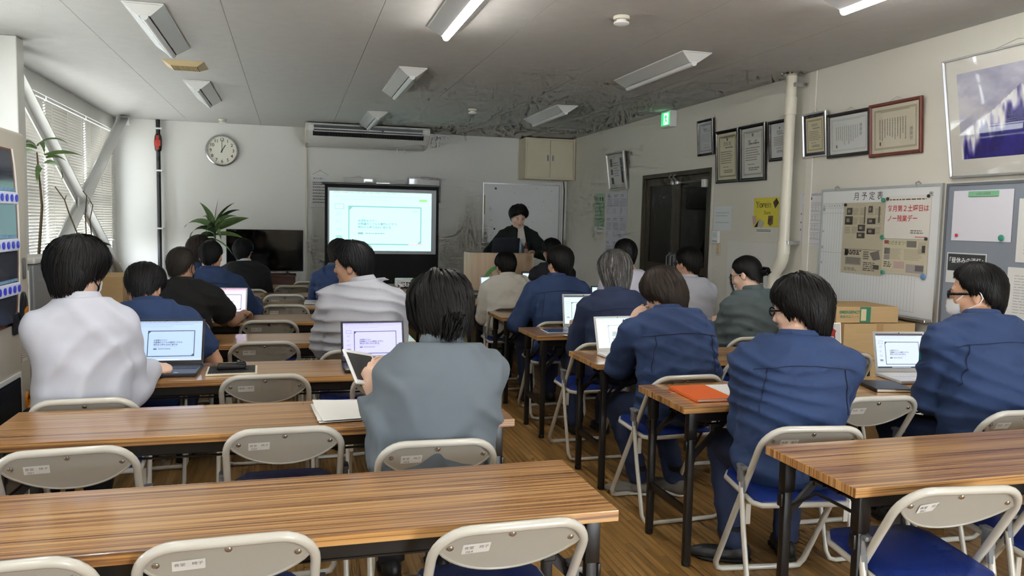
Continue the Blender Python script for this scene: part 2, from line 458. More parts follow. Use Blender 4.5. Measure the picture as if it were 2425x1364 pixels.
for bi, (y0, y1, z0, z1) in enumerate(BAYS):
    t = struct('window_%d' % (bi+1), G().rbox(y0+.002, y1-.002, .05, .11, z0+.002, z0+.045, .004).mesh('sill', 'sash'), (XL, 0, 0), (0, 0, PI/2), label='wide aluminium window of the window wall')
    obj('window_head', G().rbox(y0+.002, y1-.002, .05, .11, z1-.045, z1-.002, .004).mesh('window_head', 'sash'), t)
    nm = 4
    for k in range(nm+1):
        y = y0+.022+(y1-y0-.044)*k/nm
        obj('mullion', G().rbox(y-.018, y+.018, .055, .105, z0+.04, z1-.04, .003).mesh('mullion', 'sash'), t)
    for k in range(nm):
        a = y0+.022+(y1-y0-.044)*k/nm+.018; b = y0+.022+(y1-y0-.044)*(k+1)/nm-.018
        obj('pane', G().box(a, b, .078, .083, z0+.045, z1-.045).mesh('pane', 'pane'), t)
        if bi == 0: obj('transom', G().rbox(a, b, .06, .10, 1.62, 1.65, .003).mesh('transom', 'sash'), t)
    obj('window_board', G().rbox(y0-.03, y1+.03, -.09, .045, z0-.03, z0, .006).mesh('window_board', 'white_metal'), t)
    # daylight portal in the opening, guiding the sky light in
    ld = bpy.data.lights.new('daylight_portal', 'AREA'); ld.shape = 'RECTANGLE'; ld.size = y1-y0; ld.size_y = z1-z0
    ld.cycles.is_portal = True
    lo = bpy.data.objects.new('daylight_portal', ld); link(lo); lo.location = (XL-.16, (y0+y1)/2, (z0+z1)/2); lo.rotation_euler = (0, R(-90), 0)
blind(6.70, 8.10, 2.50, .98, 'slatted blind nearest the white pier, behind the drooping leaves')
blind(8.14, 9.54, 2.50, .98, 'slatted blind behind the crossing of the white braces')
blind(9.58, 10.92, 2.50, 1.12, 'slatted blind nearest the end wall, bare glass below it')
blind(1.95, 3.98, 2.50, .98, 'slatted blind behind the vending machine')
blind(4.02, 6.05, 2.50, .98, 'slatted blind between the vending machine and the pier')
blind(-3.65, -1.22, 2.50, .98, 'slatted blind at the very rear of the room')
blind(-1.18, 1.25, 2.50, .98, 'slatted blind beside the place of the photographer')
# steel X brace in front of the far bay
BX = -2.075
br = thing('cross_brace', 'white steel X brace crossing the window at the far left', 'brace', (BX, 8.8, 0))
def brace_bar(p, q):
    p = Vector((0, p[0]-8.8, p[1])); q = Vector((0, q[0]-8.8, q[1]))
    return G().bar(p, q, .012, .13, up=(0, -(q-p).z, (q-p).y)).bar(p+Vector((.045, 0, 0)), q+Vector((.045, 0, 0)), .09, .012, up=(0, -(q-p).z, (q-p).y)).mesh('brace_bar', 'white_metal')
obj('brace_bar', brace_bar((6.66, 2.66), (11.0, .52)), br)
obj('brace_bar', brace_bar((11.0, 2.66), (6.66, .42)), br)
gp = obj('gusset_plate', G().prism([(-.17, -.10), (.12, -.14), (.19, .05), (.02, .14), (-.15, .1)], -.008, .008).xf(Matrix.Rotation(PI/2, 4, 'Z')).mesh('gusset_plate', 'white_metal'), br, (.02, .13, 1.56))
for k in range(6):
    s = -1 if k % 2 else 1
    obj('bolt', G().lathe([(.012, 0), (.012, .012), (.008, .016)], 6, axis='x').mesh('bolt', 'white_metal'), gp, (.008, -.08+.075*(k//2)+s*.02, s*.035-.02*(k//2)))
for y in (6.62, 11.02):
    obj('end_plate', G().rbox(-.05, .1, -.03, .03, 2.58, ZC-.003, .003).mesh('end_plate', 'white_metal'), br, (0, y-8.8, 0))

# ------------------------------------------------------------------ door to the corridor
d = struct('door_1', G().box(-DOOR[1]-.03, -DOOR[0]+.03, .10, .13, -.0, DOOR[3]+.03).mesh('corridor', 'dark_void'), (XR, 0, 0), (0, 0, -PI/2), label='dark glazed double door in the side wall')  # near-black sheet closing the opening; the corridor's darkness is put into its colour
dw = DOOR[1]-DOOR[0]; u0 = -DOOR[1]
obj('door_frame', G().box(u0, u0+.045, -.012, .09, 0, DOOR[3]).box(u0+dw-.045, u0+dw, -.012, .09, 0, DOOR[3]).box(u0+.045, u0+dw-.045, -.012, .09, DOOR[3]-.045, DOOR[3]).mesh('door_frame', 'dark_alu'), d)
obj('door_casing', G().box(u0-.03, u0, -.006, .0, 0, DOOR[3]+.03).box(u0+dw, u0+dw+.03, -.006, 0, 0, DOOR[3]+.03).box(u0, u0+dw, -.006, 0, DOOR[3], DOOR[3]+.03).mesh('door_casing', 'wall_paint'), d)
M['door_glass'] = mat('door_glass', (22, 20, 17), .04, spec=.6)
for s in (0, 1):
    a = u0+.047+s*(dw/2-.045); b = a+dw/2-.05
    lf = obj('door_leaf', G().box(a, a+.085, .02, .06, .01, 1.98).box(b-.085, b, .02, .06, .01, 1.98).box(a+.085, b-.085, .02, .06, 1.9, 1.98).box(a+.085, b-.085, .02, .06, .01, .16).box(a+.085, b-.085, .02, .06, .95, 1.03).mesh('door_leaf', 'dark_alu'), d)
    obj('glass_pane', G().box(a+.085, b-.085, .035, .042, 1.03, 1.9).mesh('glass_pane', 'door_glass'), lf)
    obj('glass_pane', G().box(a+.085, b-.085, .035, .042, .16, .95).mesh('glass_pane', 'door_glass'), lf)
    x = b-.045 if s == 0 else a+.045
    obj('door_handle', G().rbox(x-.012, x+.012, -.012, .02, .98, 1.16, .004).tube([(x, -.01, 1.14), (x, -.04, 1.12), (x, -.04, 1.0)], .007, 8).mesh('door_handle', 'hinge_grey', True), lf)
    obj('closer_arm', G().tube([(x, -.02, 2.0), (x+.03, -.06, 1.97), (x+.05, -.02, 1.93)], .006, 6).rbox(x+.02, x+.075, -.035, .02, 1.89, 1.93, .004).mesh('closer_arm', 'alu', True), lf)
obj('sensor', G().rbox(u0+dw-.16, u0+dw-.10, -.03, .02, 1.84, 1.92, .005).mesh('sensor', 'white_plastic'), d)
# low white panel on the wall below the yellow poster
struct('trim_7', G().rbox(-6.62, -5.80, -.014, -.001, .1, 1.322, .003).mesh('panel', 'wall_cool'), (XR, 0, 0), (0, 0, -PI/2), label='flush white wall panel below the yellow poster')
# ceiling hatch
struct('trim_8', G().rbox(3.34, 3.80, 9.89, 10.25, ZC-.006, ZC-.001, .002).mesh('hatch', 'ceiling_paint'), label='square ceiling hatch with a thin edge near the wall cabinet')
obj('hatch_frame', G().bar((3.34, 9.88, ZC-.004), (3.80, 9.88, ZC-.004), .014, .006).bar((3.34, 10.26, ZC-.004), (3.80, 10.26, ZC-.004), .014, .006).bar((3.335, 9.874, ZC-.004), (3.335, 10.266, ZC-.004), .014, .006).bar((3.805, 9.874, ZC-.004), (3.805, 10.266, ZC-.004), .014, .006).mesh('hatch_frame', 'alu'), bpy.data.objects['trim_8'])

# ------------------------------------------------------------------ ceiling lights
M['tube_off'] = mat('tube_off', (226, 228, 228), .3)
def mat_lit():
    m = bpy.data.materials.new('tube_lit'); m.use_nodes = True; b = m.node_tree.nodes['Principled BSDF']
    b.inputs['Emission Color'].default_value = (1, .97, .92, 1); b.inputs['Emission Strength'].default_value = LAMP_WATT*.62
    M['tube_lit'] = m
mat_lit()
def fixture_meshes(lit):
    L, w = 1.25, .115; b0, b1 = .045, L-.045
    plate = G().rbox(-w, w, 0, L, -.01, -.001, .002).mesh('housing', 'white_metal')
    body = G()
    for s in (-1, 1):
        q = [(s*w*.97, .006, -.011), (s*w*.97, L-.006, -.011), (s*.032, L-.05, -.07), (s*.032, .05, -.07)]
        body.add(q+[(x*.96, y, z+.004) for x, y, z in q], [(0,1,2,3), (7,6,5,4), (0,4,5,1), (1,5,6,2), (2,6,7,3), (3,7,4,0)])
    refl = body
    ends = [G().add([(-w*.97, y, -.011), (w*.97, y, -.011), (.032, yy, -.07), (-.032, yy, -.07), (0, (y+yy)/2+(.02 if y < .5 else -.02), -.02)], [(0,1,2,3), (0,4,1), (1,4,2), (2,4,3), (3,4,0)]).mesh('end_cap', 'white_metal') for y, yy in ((.006, .05), (L-.006, L-.05))]
    tube = G().tube([(0, b0, -.072), (0, b1, -.072)], .023, 12).mesh('lamp_tube', 'tube_lit' if lit else 'tube_off', True)
    return plate, refl, ends, tube
def fixture(x, y, lit, label):
    t = thing('ceiling_light', label, 'ceiling light', (x, y, ZC), 0, 'ceiling lights')
    k = 'lit' if lit else 'off'
    if k not in FX: FX[k] = fixture_meshes(lit); FX[k+'r'] = [FX[k][1].mesh('reflector', 'reflector')]
    pl, rf, en, tu = FX[k]
    obj('housing', pl, t); obj('reflector', FX[k+'r'][0], t)
    for e in en: obj('end_cap', e, t)
    obj('lamp_tube', tu, t)
FX = {}
fixture(-.84, 5.13, False, 'unlit ceiling light nearest the camera on the window side')
fixture(-.84, 7.84, False, 'unlit ceiling light beyond the beige ceiling vent')
fixture(.95, 3.86, True, 'lit ceiling light cut by the top edge of the photo, above the ponytailed head')
fixture(.95, 6.48, False, 'unlit ceiling light in the middle column with a mint reflection')
fixture(.95, 9.2, False, 'small unlit ceiling light just before the air conditioner')
fixture(2.78, 5.15, False, 'long unlit ceiling light nearest the side wall')
fixture(2.78, 7.9, False, 'unlit ceiling light before the ceiling hatch')
fixture(2.86, 2.5, True, 'lit ceiling light just showing at the top right edge')
fixture(-.84, 2.4, True, 'lit ceiling light behind the view on the window side')
for x in (-.84, .95, 2.78):
    for y in ((1.0, -1.75) if x == .95 else (-.35, -3.1)):
        fixture(x, y, True, 'lit ceiling light over the rear of the room, behind the view')
# ceiling vent, smoke detectors
t = thing('ceiling_vent', 'beige square ceiling vent between two lights', 'vent', (-.84, 7.07, ZC))
mat('beige', (206, 184, 140), .6)
mat('beige_dark', (150, 128, 90), .7)
obj('vent_frame', G().add([(-.16, -.17, -.001), (.16, -.17, -.001), (.16, .17, -.001), (-.16, .17, -.001), (-.1, -.11, -.035), (.1, -.11, -.035), (.1, .11, -.035), (-.1, .11, -.035)], [(0,1,5,4),(1,2,6,5),(2,3,7,6),(3,0,4,7)]).mesh('vent_frame', 'beige'), t)
obj('vent_back', G().box(-.1, .1, -.11, .11, -.03, -.026).mesh('vent_back', 'beige_dark'), t)
vs = G().box(-.003, .003, -.11, .11, -.036, -.028).mesh('vent_slat', 'beige')
for k in range(14): obj('vent_slat', vs, t, (-.09+k*.0138, 0, 0))
for x, y, lb in ((1.9, 4.47, 'round cream smoke detector nearest the camera'), (1.92, 8.6, 'small white smoke detector in the middle of the ceiling'), (-.85, 10.8, 'cream heat detector above the wall clock')):
    t = thing('smoke_detector', lb, 'detector', (x, y, ZC), 0, 'ceiling detectors')
    obj('base', G().lathe([(.048, -.001), (.05, -.012), (.046, -.02), (.03, -.022)], 20).mesh('base', 'cream_metal', True), t)
    obj('sensor_head', G().lathe([(.028, -.021), (.032, -.034), (.046, -.036), (.047, -.046), (.03, -.054), (.004, -.056)], 20).mesh('sensor_head', 'white_plastic', True), t)

# ================================================================== FOLDING TABLES
TL, TD, TH, TT = 1.8, .45, .70, .03
TM = {}
def table_meshes():
    TM['top'] = G().rbox(-TL/2, TL/2, 0, TD, TH-TT, TH, .0025, 2).mesh('tabletop', ['zebra', 'zebra_end'])
    for p_ in TM['top'].polygons: p_.material_index = 1 if abs(p_.normal.x) > .8 else 0
    TM['apron'] = G().rbox(-TL/2+.05, TL/2-.05, -.010, .010, TH-TT-.045, TH-TT-.001, .003).mesh('apron', 'black_metal')
    TM['leg'] = G().rbox(-.016, .016, -.014, .014, .012, TH-TT-.001, .004).rbox(-.021, .021, -.019, .019, TH-TT-.12, TH-TT-.002, .004).rbox(-.028, -.017, -.012, .012, .50, .545, .003).mesh('leg', 'black_metal', True)
    TM['foot'] = G().lathe([(.016, 0), (.019, .004), (.019, .02), (.012, .024)], 10).mesh('foot_cap', 'rubber', True)
    TM['cross'] = G().rbox(-.010, .010, .05, TD-.05, .215, .25, .003).mesh('stretcher', 'black_metal')
    TM['brace'] = G().bar((0, 0, .46), (.20, 0, TH-TT-.004), .022, .014, (0, 1, 0)).rbox(-.012, .02, -.012, .012, .45, .48, .003).rbox(.10, .135, -.014, .014, .565, .605, .003).mesh('brace', 'black_metal')
    TM['link'] = G().tube([(.0, .045, .49), (.08, .10, .555), (.08, TD-.10, .555), (.0, TD-.045, .49)], .006, 6).mesh('link_rod', 'black_metal', True)
    TM['bar'] = G().tube([(-TL/2+.12, 0, .60), (TL/2-.12, 0, .60)], .0045, 6).mesh('shelf_bar', 'black_metal', True)
    TM['hang'] = G().tube([(0, .05, TH-TT-.03), (0, .07, .597), (0, TD-.07, .597), (0, TD-.05, TH-TT-.03)], .006, 6).mesh('shelf_hanger', 'black_metal', True)
table_meshes()
def table(x, y, label, rot=0, top=True):
    """near-left corner of the top at x,y before the turn; x is the left end, y the near edge"""
    t = thing('folding_table', label, 'table', (x+TL/2*math.cos(rot), y+TL/2*math.sin(rot), 0), rot, 'folding tables in rows')
    obj('tabletop', TM['top'], t)
    for yy in (.045, TD-.045): obj('apron', TM['apron'], t, (0, yy, 0))
    for sx in (-1, 1):
        for yy in (.045, TD-.045):
            l = obj('leg', TM['leg'], t, (sx*(TL/2-.06), yy, 0), (0, 0, 0 if sx < 0 else PI)); obj('foot_cap', TM['foot'], l)
            obj('brace', TM['brace'], t, (sx*(TL/2-.06), yy, 0), (0, 0, 0 if sx < 0 else PI))
        obj('stretcher', TM['cross'], t, (sx*(TL/2-.06), 0, 0))
        obj('link_rod', TM['link'], t, (sx*(TL/2-.06), 0 if sx < 0 else TD, 0), (0, 0, 0 if sx < 0 else PI))
        obj('shelf_hanger', TM['hang'], t, (sx*(TL/2-.14), 0, 0))
    for k in range(5): obj('shelf_bar', TM['bar'], t, (0, .09+k*.068, 0))
    return t
table(-.978, 1.847, 'empty folding table nearest the camera in the window-side column')
table(-.985, 2.823, 'folding table with a stack of loose white paper, by the grey-jacketed sitter')
table(-1.02, 3.787, 'folding table with two open dark laptops and a notebook with black pens')
table(-1.06, 4.815, 'folding table right before the person in the pale grey shirt looking left')
table(-1.03, 5.865, 'folding table with the silver laptop showing a pink bar')
table(-1.02, 6.84, 'folding table with a closed silver laptop near its right end')
table(-1.00, 7.74, 'folding table behind the closed silver laptop, two rows before the television')
table(-.96, 8.75, 'rearmost folding table before the television')
table(1.562, 1.858, 'empty folding table nearest the camera on the side wall side')
table(1.556, 2.879, 'folding table with the orange notebook and the silver laptop')
table(1.566, 3.866, 'folding table with the small white laptop before the chin-resting person')
table(1.560, 4.918, 'folding table with a blue tablet lying near its left end')
table(1.585, 5.943, 'folding table right before the navy jacket with short black hair')
table(1.60, 7.02, 'folding table before the white-shirted person near the podium')
table(1.66, 7.98, 'folding table next to the podium with the suited person')
table(1.03, 9.30, 'folding table turned endwise carrying the white projector', -PI/2)

# ================================================================== FOLDING CHAIRS (facing +y, origin on the floor under the top of the back)
CM = {}
CW = .193      # half width of the tube loop
def arc(c, r, a0, a1, n, f):
    return [f(c[0]+r*math.cos(a0+(a1-a0)*i/n), c[1]+r*math.sin(a0+(a1-a0)*i/n)) for i in range(n+1)]
def chair_meshes():
    H = .7225; S = .62        # forward run per metre of drop
    fy = lambda z: (H-z)*S
    f = lambda x, z: (x, fy(z), z)
    # loop: back top and down both sides to the floor rail in front
    pts = [f(-CW+.035, .012)]+[f(-CW+.012, .02), f(-CW, .055)]+[f(-CW, .3), f(-CW, .55), f(-CW, H-.095)]
    pts += arc((-CW+.085, H-.085), .085, PI, PI/2, 7, f)+[f(-.05, H), f(.05, H)]+arc((CW-.085, H-.085), .085, PI/2, 0, 7, f)
    pts += [f(CW, H-.095), f(CW, .55), f(CW, .3), f(CW, .055), f(CW-.012, .02), f(CW-.035, .012)]
    CM['frame'] = G().tube(pts, .0125, 10, closed=True).mesh('back_frame', 'chair_tube', True, 60)
    # backrest plate: straight top, bowed lower edge, slightly curved
    n = 20; top = []; bot = []
    w = CW-.008
    for i in range(n+1):
        x = -w+2*w*i/n; q = abs(x)/w
        zt = H-.012-.03*max(0, (q-.62)/.38)**2.2
        zb = H-.048-.095*(1-q**2.1)**.8
        top.append((x, min(zt, H-.012))); bot.append((x, min(zb, zt-.004)))
    g = G()
    def ring(d, curve):
        return [(x, fy(z)+d+curve*(1-(x/w)**2), z) for x, z in top+bot[::-1]]
    a = ring(-.004, .012); b = ring(.004, .012); m = len(a)
    g.add(a+b, [tuple(range(m)), tuple(reversed(range(m, 2*m)))]+[(i, (i+1) % m, (i+1) % m+m, i+m) for i in range(m)])
    g.tube([(x, fy(z)+.012*(1-(x/w)**2)-.003, z) for x, z in bot], .0042, 6)
    CM['plate'] = g.mesh('backrest', 'chair_plate', True, 30)
    CM['screw'] = G().lathe([(.0085, 0), (.0085, -.003), (.006, -.0055), (.002, -.006)], 12, axis='y').mesh('screw', 'chrome', True)
    # rear legs with floor rail
    hz = .47; hy = fy(hz)+.012
    xl = CW+.020
    CM['rear'] = G().tube([(-xl, hy-.015, hz+.03), (-xl, hy-.06, .30), (-xl, hy-.135, .05), (-xl+.012, hy-.145, .02), (-xl+.04, hy-.147, .0125), (xl-.04, hy-.147, .0125), (xl-.012, hy-.145, .02), (xl, hy-.135, .05), (xl, hy-.06, .30), (xl, hy-.015, hz+.03)], .0105, 8).mesh('rear_leg', 'chair_tube', True, 60)
    CM['hinge'] = G().rbox(-.014, .014, hy-.030, hy+.004, hz+.012, hz+.075, .006).rbox(-.011, .017, hy-.045, hy+.02, hz+.06, hz+.075, .005).tube([(0, hy-.016, hz+.03), (0, hy-.025, hz-.03)], .0135, 8).mesh('hinge_cap', 'hinge_grey', True)
    # seat pan: tube rim and vinyl pad
    y0, y1, z = fy(.43)-.115, fy(.43)+.255, .418
    rim = [(-.165, y0, z), (.165, y0, z), (.185, y0+.03, z), (.183, y1-.07, z+.01), (.15, y1-.008, z+.012), (.1, y1, z+.012), (-.1, y1, z+.012), (-.15, y1-.008, z+.012), (-.183, y1-.07, z+.01), (-.185, y0+.03, z)]
    CM['rim'] = G().tube(rim, .011, 8, closed=True).mesh('seat_frame', 'chair_tube', True, 60)
    g = G(); k = len(rim)
    lo = [(x*.99, y, zz) for x, y, zz in rim]; mid = [(x*.99, y, zz+.016) for x, y, zz in rim]
    c = Vector((0, (y0+y1)/2, 0)); hi = [(x*.93, c.y+(y-c.y)*.93, zz+.024) for x, y, zz in rim]; hi2 = [(x*.5, c.y+(y-c.y)*.5, zz+.027) for x, y, zz in rim]
    vs = lo+mid+hi+hi2
    fs = [tuple(range(k))]+[(l*k+i, l*k+(i+1) % k, (l+1)*k+(i+1) % k, (l+1)*k+i) for l in range(3) for i in range(k)]+[tuple(3*k+i for i in range(k))]
    CM['pad'] = g.add(vs, fs).mesh('seat', 'seat_vinyl', True, 50)
    sp = Print(); sp.q(-.035, .035, -.018, .018, (226, 226, 221), 0)
    CM['sticker'] = sp.mesh('sticker')
    CM['sup'] = G().bar((0, hy-.05, .33), (0, y0+.05, z-.01), .006, .018, (1, 0, 0)).mesh('seat_link', 'chair_tube')
    CM['fy'] = fy; CM['H'] = H
    g = G()
    for (x0, x1, a0, a1) in ((-.03, .03, .0085, .01), (-.03, .03, -.01, -.0085), (-.03, -.0285, -.0085, .0085), (.0285, .03, -.0085, .0085)): g.box(x0, x1, -.0012, 0, a0, a1)
    CM['boss'] = g.mesh('maker_plate', 'chair_tube')
chair_meshes()
TILT = math.atan(.62)
def chair(x, y, rot, label, num=None, sx=-.085, st=0):
    t = thing('folding_chair', label, 'chair', (x, y, 0), rot, 'grey folding chairs with blue seats')
    obj('back_frame', CM['frame'], t)
    p = obj('backrest', CM['plate'], t)
    fy, H = CM['fy'], CM['H']; w = CW-.008
    def on(xx, z, d=.0045): return (xx, fy(z)-d+.012*(1-(xx/w)**2), z)
    for xx, z in ((0, H-.026), (-.152, H-.05), (.152, H-.05)): obj('screw', CM['screw'], p, on(xx, z), (TILT-.0, 0, 0))
    s = obj('sticker', CM['sticker'], p, on(sx, H-.062, .0062), (TILT, R(st), R(3)), label='small white paper sticker')
    obj('lettering', text_mesh('食堂　椅子', .0125, 'ink_grey'), s, (0, -.0008, .004))
    if num: obj('number', text_mesh(num, .0125, 'ink_grey'), s, (-.016, -.0008, -.011))
    b = obj('maker_plate', CM['boss'], p, on(.012, H-.112, .005), (TILT, 0, 0))
    obj('lettering', text_mesh('UCHIDA', .011, 'chair_tube'), b, (0, -.001, 0))
    obj('rear_leg', CM['rear'], t); obj('seat_frame', CM['rim'], t); obj('seat', CM['pad'], t)
    for sgn in (-1, 1):
        obj('hinge_cap', CM['hinge'], t, (sgn*(CW+.017), 0, 0)); obj('seat_link', CM['sup'], t, (sgn*(CW+.002), 0, 0))
    return t
chair(-.60, 1.765, R(3), 'empty folding chair cut by the lower left corner')
chair(-.139, 1.80, R(2), 'empty folding chair at the lower edge, second from the left corner')
chair(.511, 1.745, R(1), 'empty folding chair numbered 064 at the lower edge', '064')
chair(-.665, 2.61, R(4), 'empty folding chair far left behind the nearest table', '021')
chair(-.025, 2.735, R(1), 'empty folding chair numbered 020 behind the nearest table', '020')
chair(.46, 2.478, R(-2), 'folding chair of the ponytailed grey jacket, numbered 034', '034')
chair(-.778, 3.315, R(2), 'folding chair of the white-shirted person beside the vending machine')
chair(-.119, 3.70, R(0), 'empty folding chair before the notebook with black pens')
chair(.464, 3.655, R(-2), 'folding chair half hidden by the hand holding a tablet')
chair(-.76, 4.30, R(2), 'folding chair of the navy jacket beside the open dark laptop')
chair(-.156, 4.715, R(0), 'empty folding chair two rows ahead of the black pens')
chair(.342, 4.35, R(4), 'folding chair of the pale grey shirt looking left')
chair(-.72, 5.34, R(2), 'folding chair of the black polo shirt reaching out')
chair(-.157, 5.705, R(0), 'empty folding chair just before the outstretched bare forearm')
chair(-.68, 6.40, R(2), 'folding chair of the navy jacket with cropped black hair')
chair(-.061, 6.745, R(0), 'empty folding chair right behind the resting hand')
chair(-.069, 7.66, R(0), 'empty folding chair left of the closed silver laptop')
chair(-.43, 8.24, R(0), 'folding chair of the black sweater before the television')
chair(.005, 8.66, R(0), 'empty folding chair in line with the television stand')
chair(.197, 9.25, R(-4), 'rearmost empty folding chair near the dark screen stand')
chair(1.82, 1.72, R(-7), 'empty folding chair numbered 041 with its blue seat in view', '041', st=-6)
chair(2.43, 1.78, R(-4), 'folding chair showing only a blue seat corner at the right edge')
chair(1.826, 2.385, R(-9), 'folding chair numbered 059 under the spectacled navy jacket', '059')
chair(2.445, 2.775, R(-3), 'empty folding chair between the two front navy jackets')
chair(2.868, 2.44, R(-4), 'folding chair of the masked person at the right edge')
chair(1.835, 3.35, R(2), 'folding chair of the chin-resting person')
chair(2.478, 3.75, R(0), 'empty folding chair right of the chin-resting person')
chair(3.08, 3.80, R(-2), 'empty folding chair near the cardboard boxes')
chair(1.833, 4.395, R(2), 'folding chair of the grey-haired person')
chair(2.938, 4.48, R(-2), 'folding chair of the person with a hair bun')
chair(1.903, 5.41, R(0), 'folding chair of the navy jacket right of the blue tablet row')
chair(2.50, 5.55, R(0), 'folding chair of the lilac shirt by the laptop')
chair(3.03, 5.45, R(0), 'folding chair of the white shirt with a dark lanyard')
chair(1.82, 6.435, R(0), 'folding chair of the white shirt in line with the podium')
chair(1.813, 7.69, R(0), 'empty folding chair beside the projector table')
chair(1.80, 8.22, R(-3), 'rearmost empty folding chair before the podium')
chair(2.55, 7.52, R(0), 'folding chair of the dark suit near the podium')

# ================================================================== THINGS ON THE WALLS (built facing -Y)
def RW(y, z, out=.001): return (XR-out, y, z)
RROT = (0, 0, -PI/2)
def moulding(w, h, fw, d, prof=None):
    """mitred picture frame, outer size w x h, centre at origin, back on y=0, front on y=-d"""
    g = G(); prof = prof or [(0, 0), (0, -d*.7), (fw*.25, -d), (fw*.7, -d), (fw, -d*.55), (fw, 0)]
    k = len(prof); rings = []
    for sx, sz in ((-1, -1), (1, -1), (1, 1), (-1, 1)):
        rings.append([(sx*(w/2-u), y, sz*(h/2-u)) for u, y in prof])
    vs = [p for r in rings for p in r]
    fs = [(i*k+j, ((i+1) % 4)*k+j, ((i+1) % 4)*k+(j+1) % k, i*k+(j+1) % k) for i in range(4) for j in range(k)]
    return g.add(vs, fs)
def certificate(w, h, base, border, title, seed, vertical=False, emblem=None, tcol=(112, 106, 98)):
    p = Print(); rg = random.Random(seed)
    p.q(-w/2, w/2, -h/2, h/2, base, 0)
    if border:
        m = .07*min(w, h); b = .045*min(w, h)
        p.box_outline(-w/2+m, w/2-m, -h/2+m, h/2-m, b, border, 1)
        p.q(-w*.3, w*.3, h/2-m-b*1.5, h/2-m-b, border, 1)
    if vertical:
        p.lines(-w*.33, w*.27, -h*.28, h*.22, 11, tcol, 2, rg, .30, .35, True, h*.03)
        p.q(-w*.33, -w*.30, -h*.34, -h*.26, (120, 60, 50), 2)
    else:
        z = h*.5-.30*h
        p.lines(-w*.1, w*.32, z-.05*h, z, 1, tcol, 2, rg, .5, .1, False, w*.08)
        p.lines(-w*.33, w*.33, -h*.18, z-.09*h, 6, tcol, 2, rg, .34, .22, False, w*.05)
        p.lines(-w*.22, w*.1, -h*.25, -h*.22, 1, tcol, 2, rg, .5, .1, False, w*.05)
        p.lines(-w*.18, w*.32, -h*.37, -h*.29, 2, tcol, 2, rg, .55, .2, False, w*.06)
    if emblem:
        n = 10; r = .035*h
        p.poly([(r*math.cos(2*PI*i/n), h*.36+r*math.sin(2*PI*i/n)) for i in range(n)], emblem, 2)
    return p
def framed(label, y0, y1, z0, z1, fw, d, fmat, pr, title=None, tsize=.03, tilt=4, inner=None, back=False, vertical=False, name='framed_certificate', tz=None, tx=0):
    """hung on the right wall between y0 (left as seen, larger y) and y1"""
    w, h = abs(y0-y1), z1-z0; wi, hi = w-2*fw, h-2*fw
    off = .5*h*math.sin(R(tilt))+.004
    if back: loc, rot = (((y0+y1)/2, YB-off, (z0+z1)/2), (R(tilt), 0, 0))
    else: loc, rot = ((XR-off, (y0+y1)/2, (z0+z1)/2), (R(tilt), 0, -PI/2))
    t = thing(name, label, 'picture' if 'photo' in name else 'certificate', loc, rot)
    obj('frame', moulding(w, h, fw, d).mesh('frame', fmat), t)
    P = pr(wi, hi)
    obj('sheet', P.mesh('sheet'), t, (0, -d*.35, 0))
    if title:
        zz = hi*.26 if tz is None else tz
        obj('lettering', text_mesh(title, tsize, 'ink_grey'), t, (tx, -d*.35-.0016, zz))
    obj('backing', G().box(-w/2+.004, w/2-.004, -d*.3, -.002, -h/2+.004, h/2-.004).mesh('backing', 'stem'), t)
    obj('glass', G().box(-wi/2, wi/2, -d*.5, -d*.5+.001, -hi/2, hi/2).mesh('glass', 'frame_glass'), t)
    if tilt > 1:
        obj('hanger', G().tube([(-w*.2, d*.0, h/2-.01), (0, .01, h/2+.03), (w*.2, 0, h/2-.01)], .0012, 4).mesh('hanger', 'alu'), t)
    return t
mat('frame_black', (26, 22, 24), .22, coat=.3)
mat('frame_blackbrown', (36, 29, 24), .35, var=.3, vscale=60, bump=.3, bscale=120)
mat('frame_red', (112, 56, 42), .4, var=.1, vscale=10)
CR = (218, 212, 190)
framed('small certificate in a black frame, highest, left of the group', 7.249, 6.94, 2.153, 2.505, .024, .022, 'frame_black', lambda w, h: certificate(w, h, (208, 210, 214), (160, 162, 166), 0, 1, tcol=(168, 168, 172)), '表彰状', .022, 4)
framed('tall black-framed yellowish commendation just right of the door', 6.875, 6.47, 1.865, 2.36, .03, .024, 'frame_black', lambda w, h: certificate(w, h, (222, 216, 186), (160, 152, 122), 0, 2, emblem=(120, 112, 84)), '表彰状', .044, 3)
framed('tall black-framed white award second from the door', 6.45, 6.045, 1.862, 2.362, .03, .024, 'frame_black', lambda w, h: certificate(w, h, (222, 222, 214), (176, 178, 170), 0, 3, emblem=(150, 154, 146)), '賞　状', .05, 3, tz=.09)
framed('black-framed letter of thanks half hidden by the drain pipe', 6.0, 5.70, 2.015, 2.355, .028, .024, 'frame_black', lambda w, h: certificate(w, h, (214, 216, 216), None, 0, 4, emblem=(110, 110, 110)), '感謝状', .028, 4, tz=.07)
def silver_cert(w, h):
    p = Print(); p.q(-w/2, w/2, -h/2, h/2, (36, 34, 62), 0)
    c = certificate(w*.82, h*.86, (212, 204, 170), (164, 154, 118), 0, 5)
    o = len(p.v); p.v += [(x, y-.0004, z) for x, y, z in c.v]; p.f += [tuple(i+o for i in f) for f in c.f]; p.c += c.c
    return p
framed('certificate in a silver frame with a dark blue mount', 5.53, 5.235, 2.01, 2.355, .016, .022, 'alu', silver_cert, '感謝状', .026, 5, tz=.075)
framed('wide white certificate in a ribbed dark brown frame', 5.228, 4.757, 1.985, 2.315, .026, .026, 'frame_blackbrown', lambda w, h: certificate(w, h, (218, 222, 220), (200, 204, 202), 0, 6, True, tcol=(150, 150, 148)), '感\n謝\n状', .03, 4, tx=.13, tz=.02)
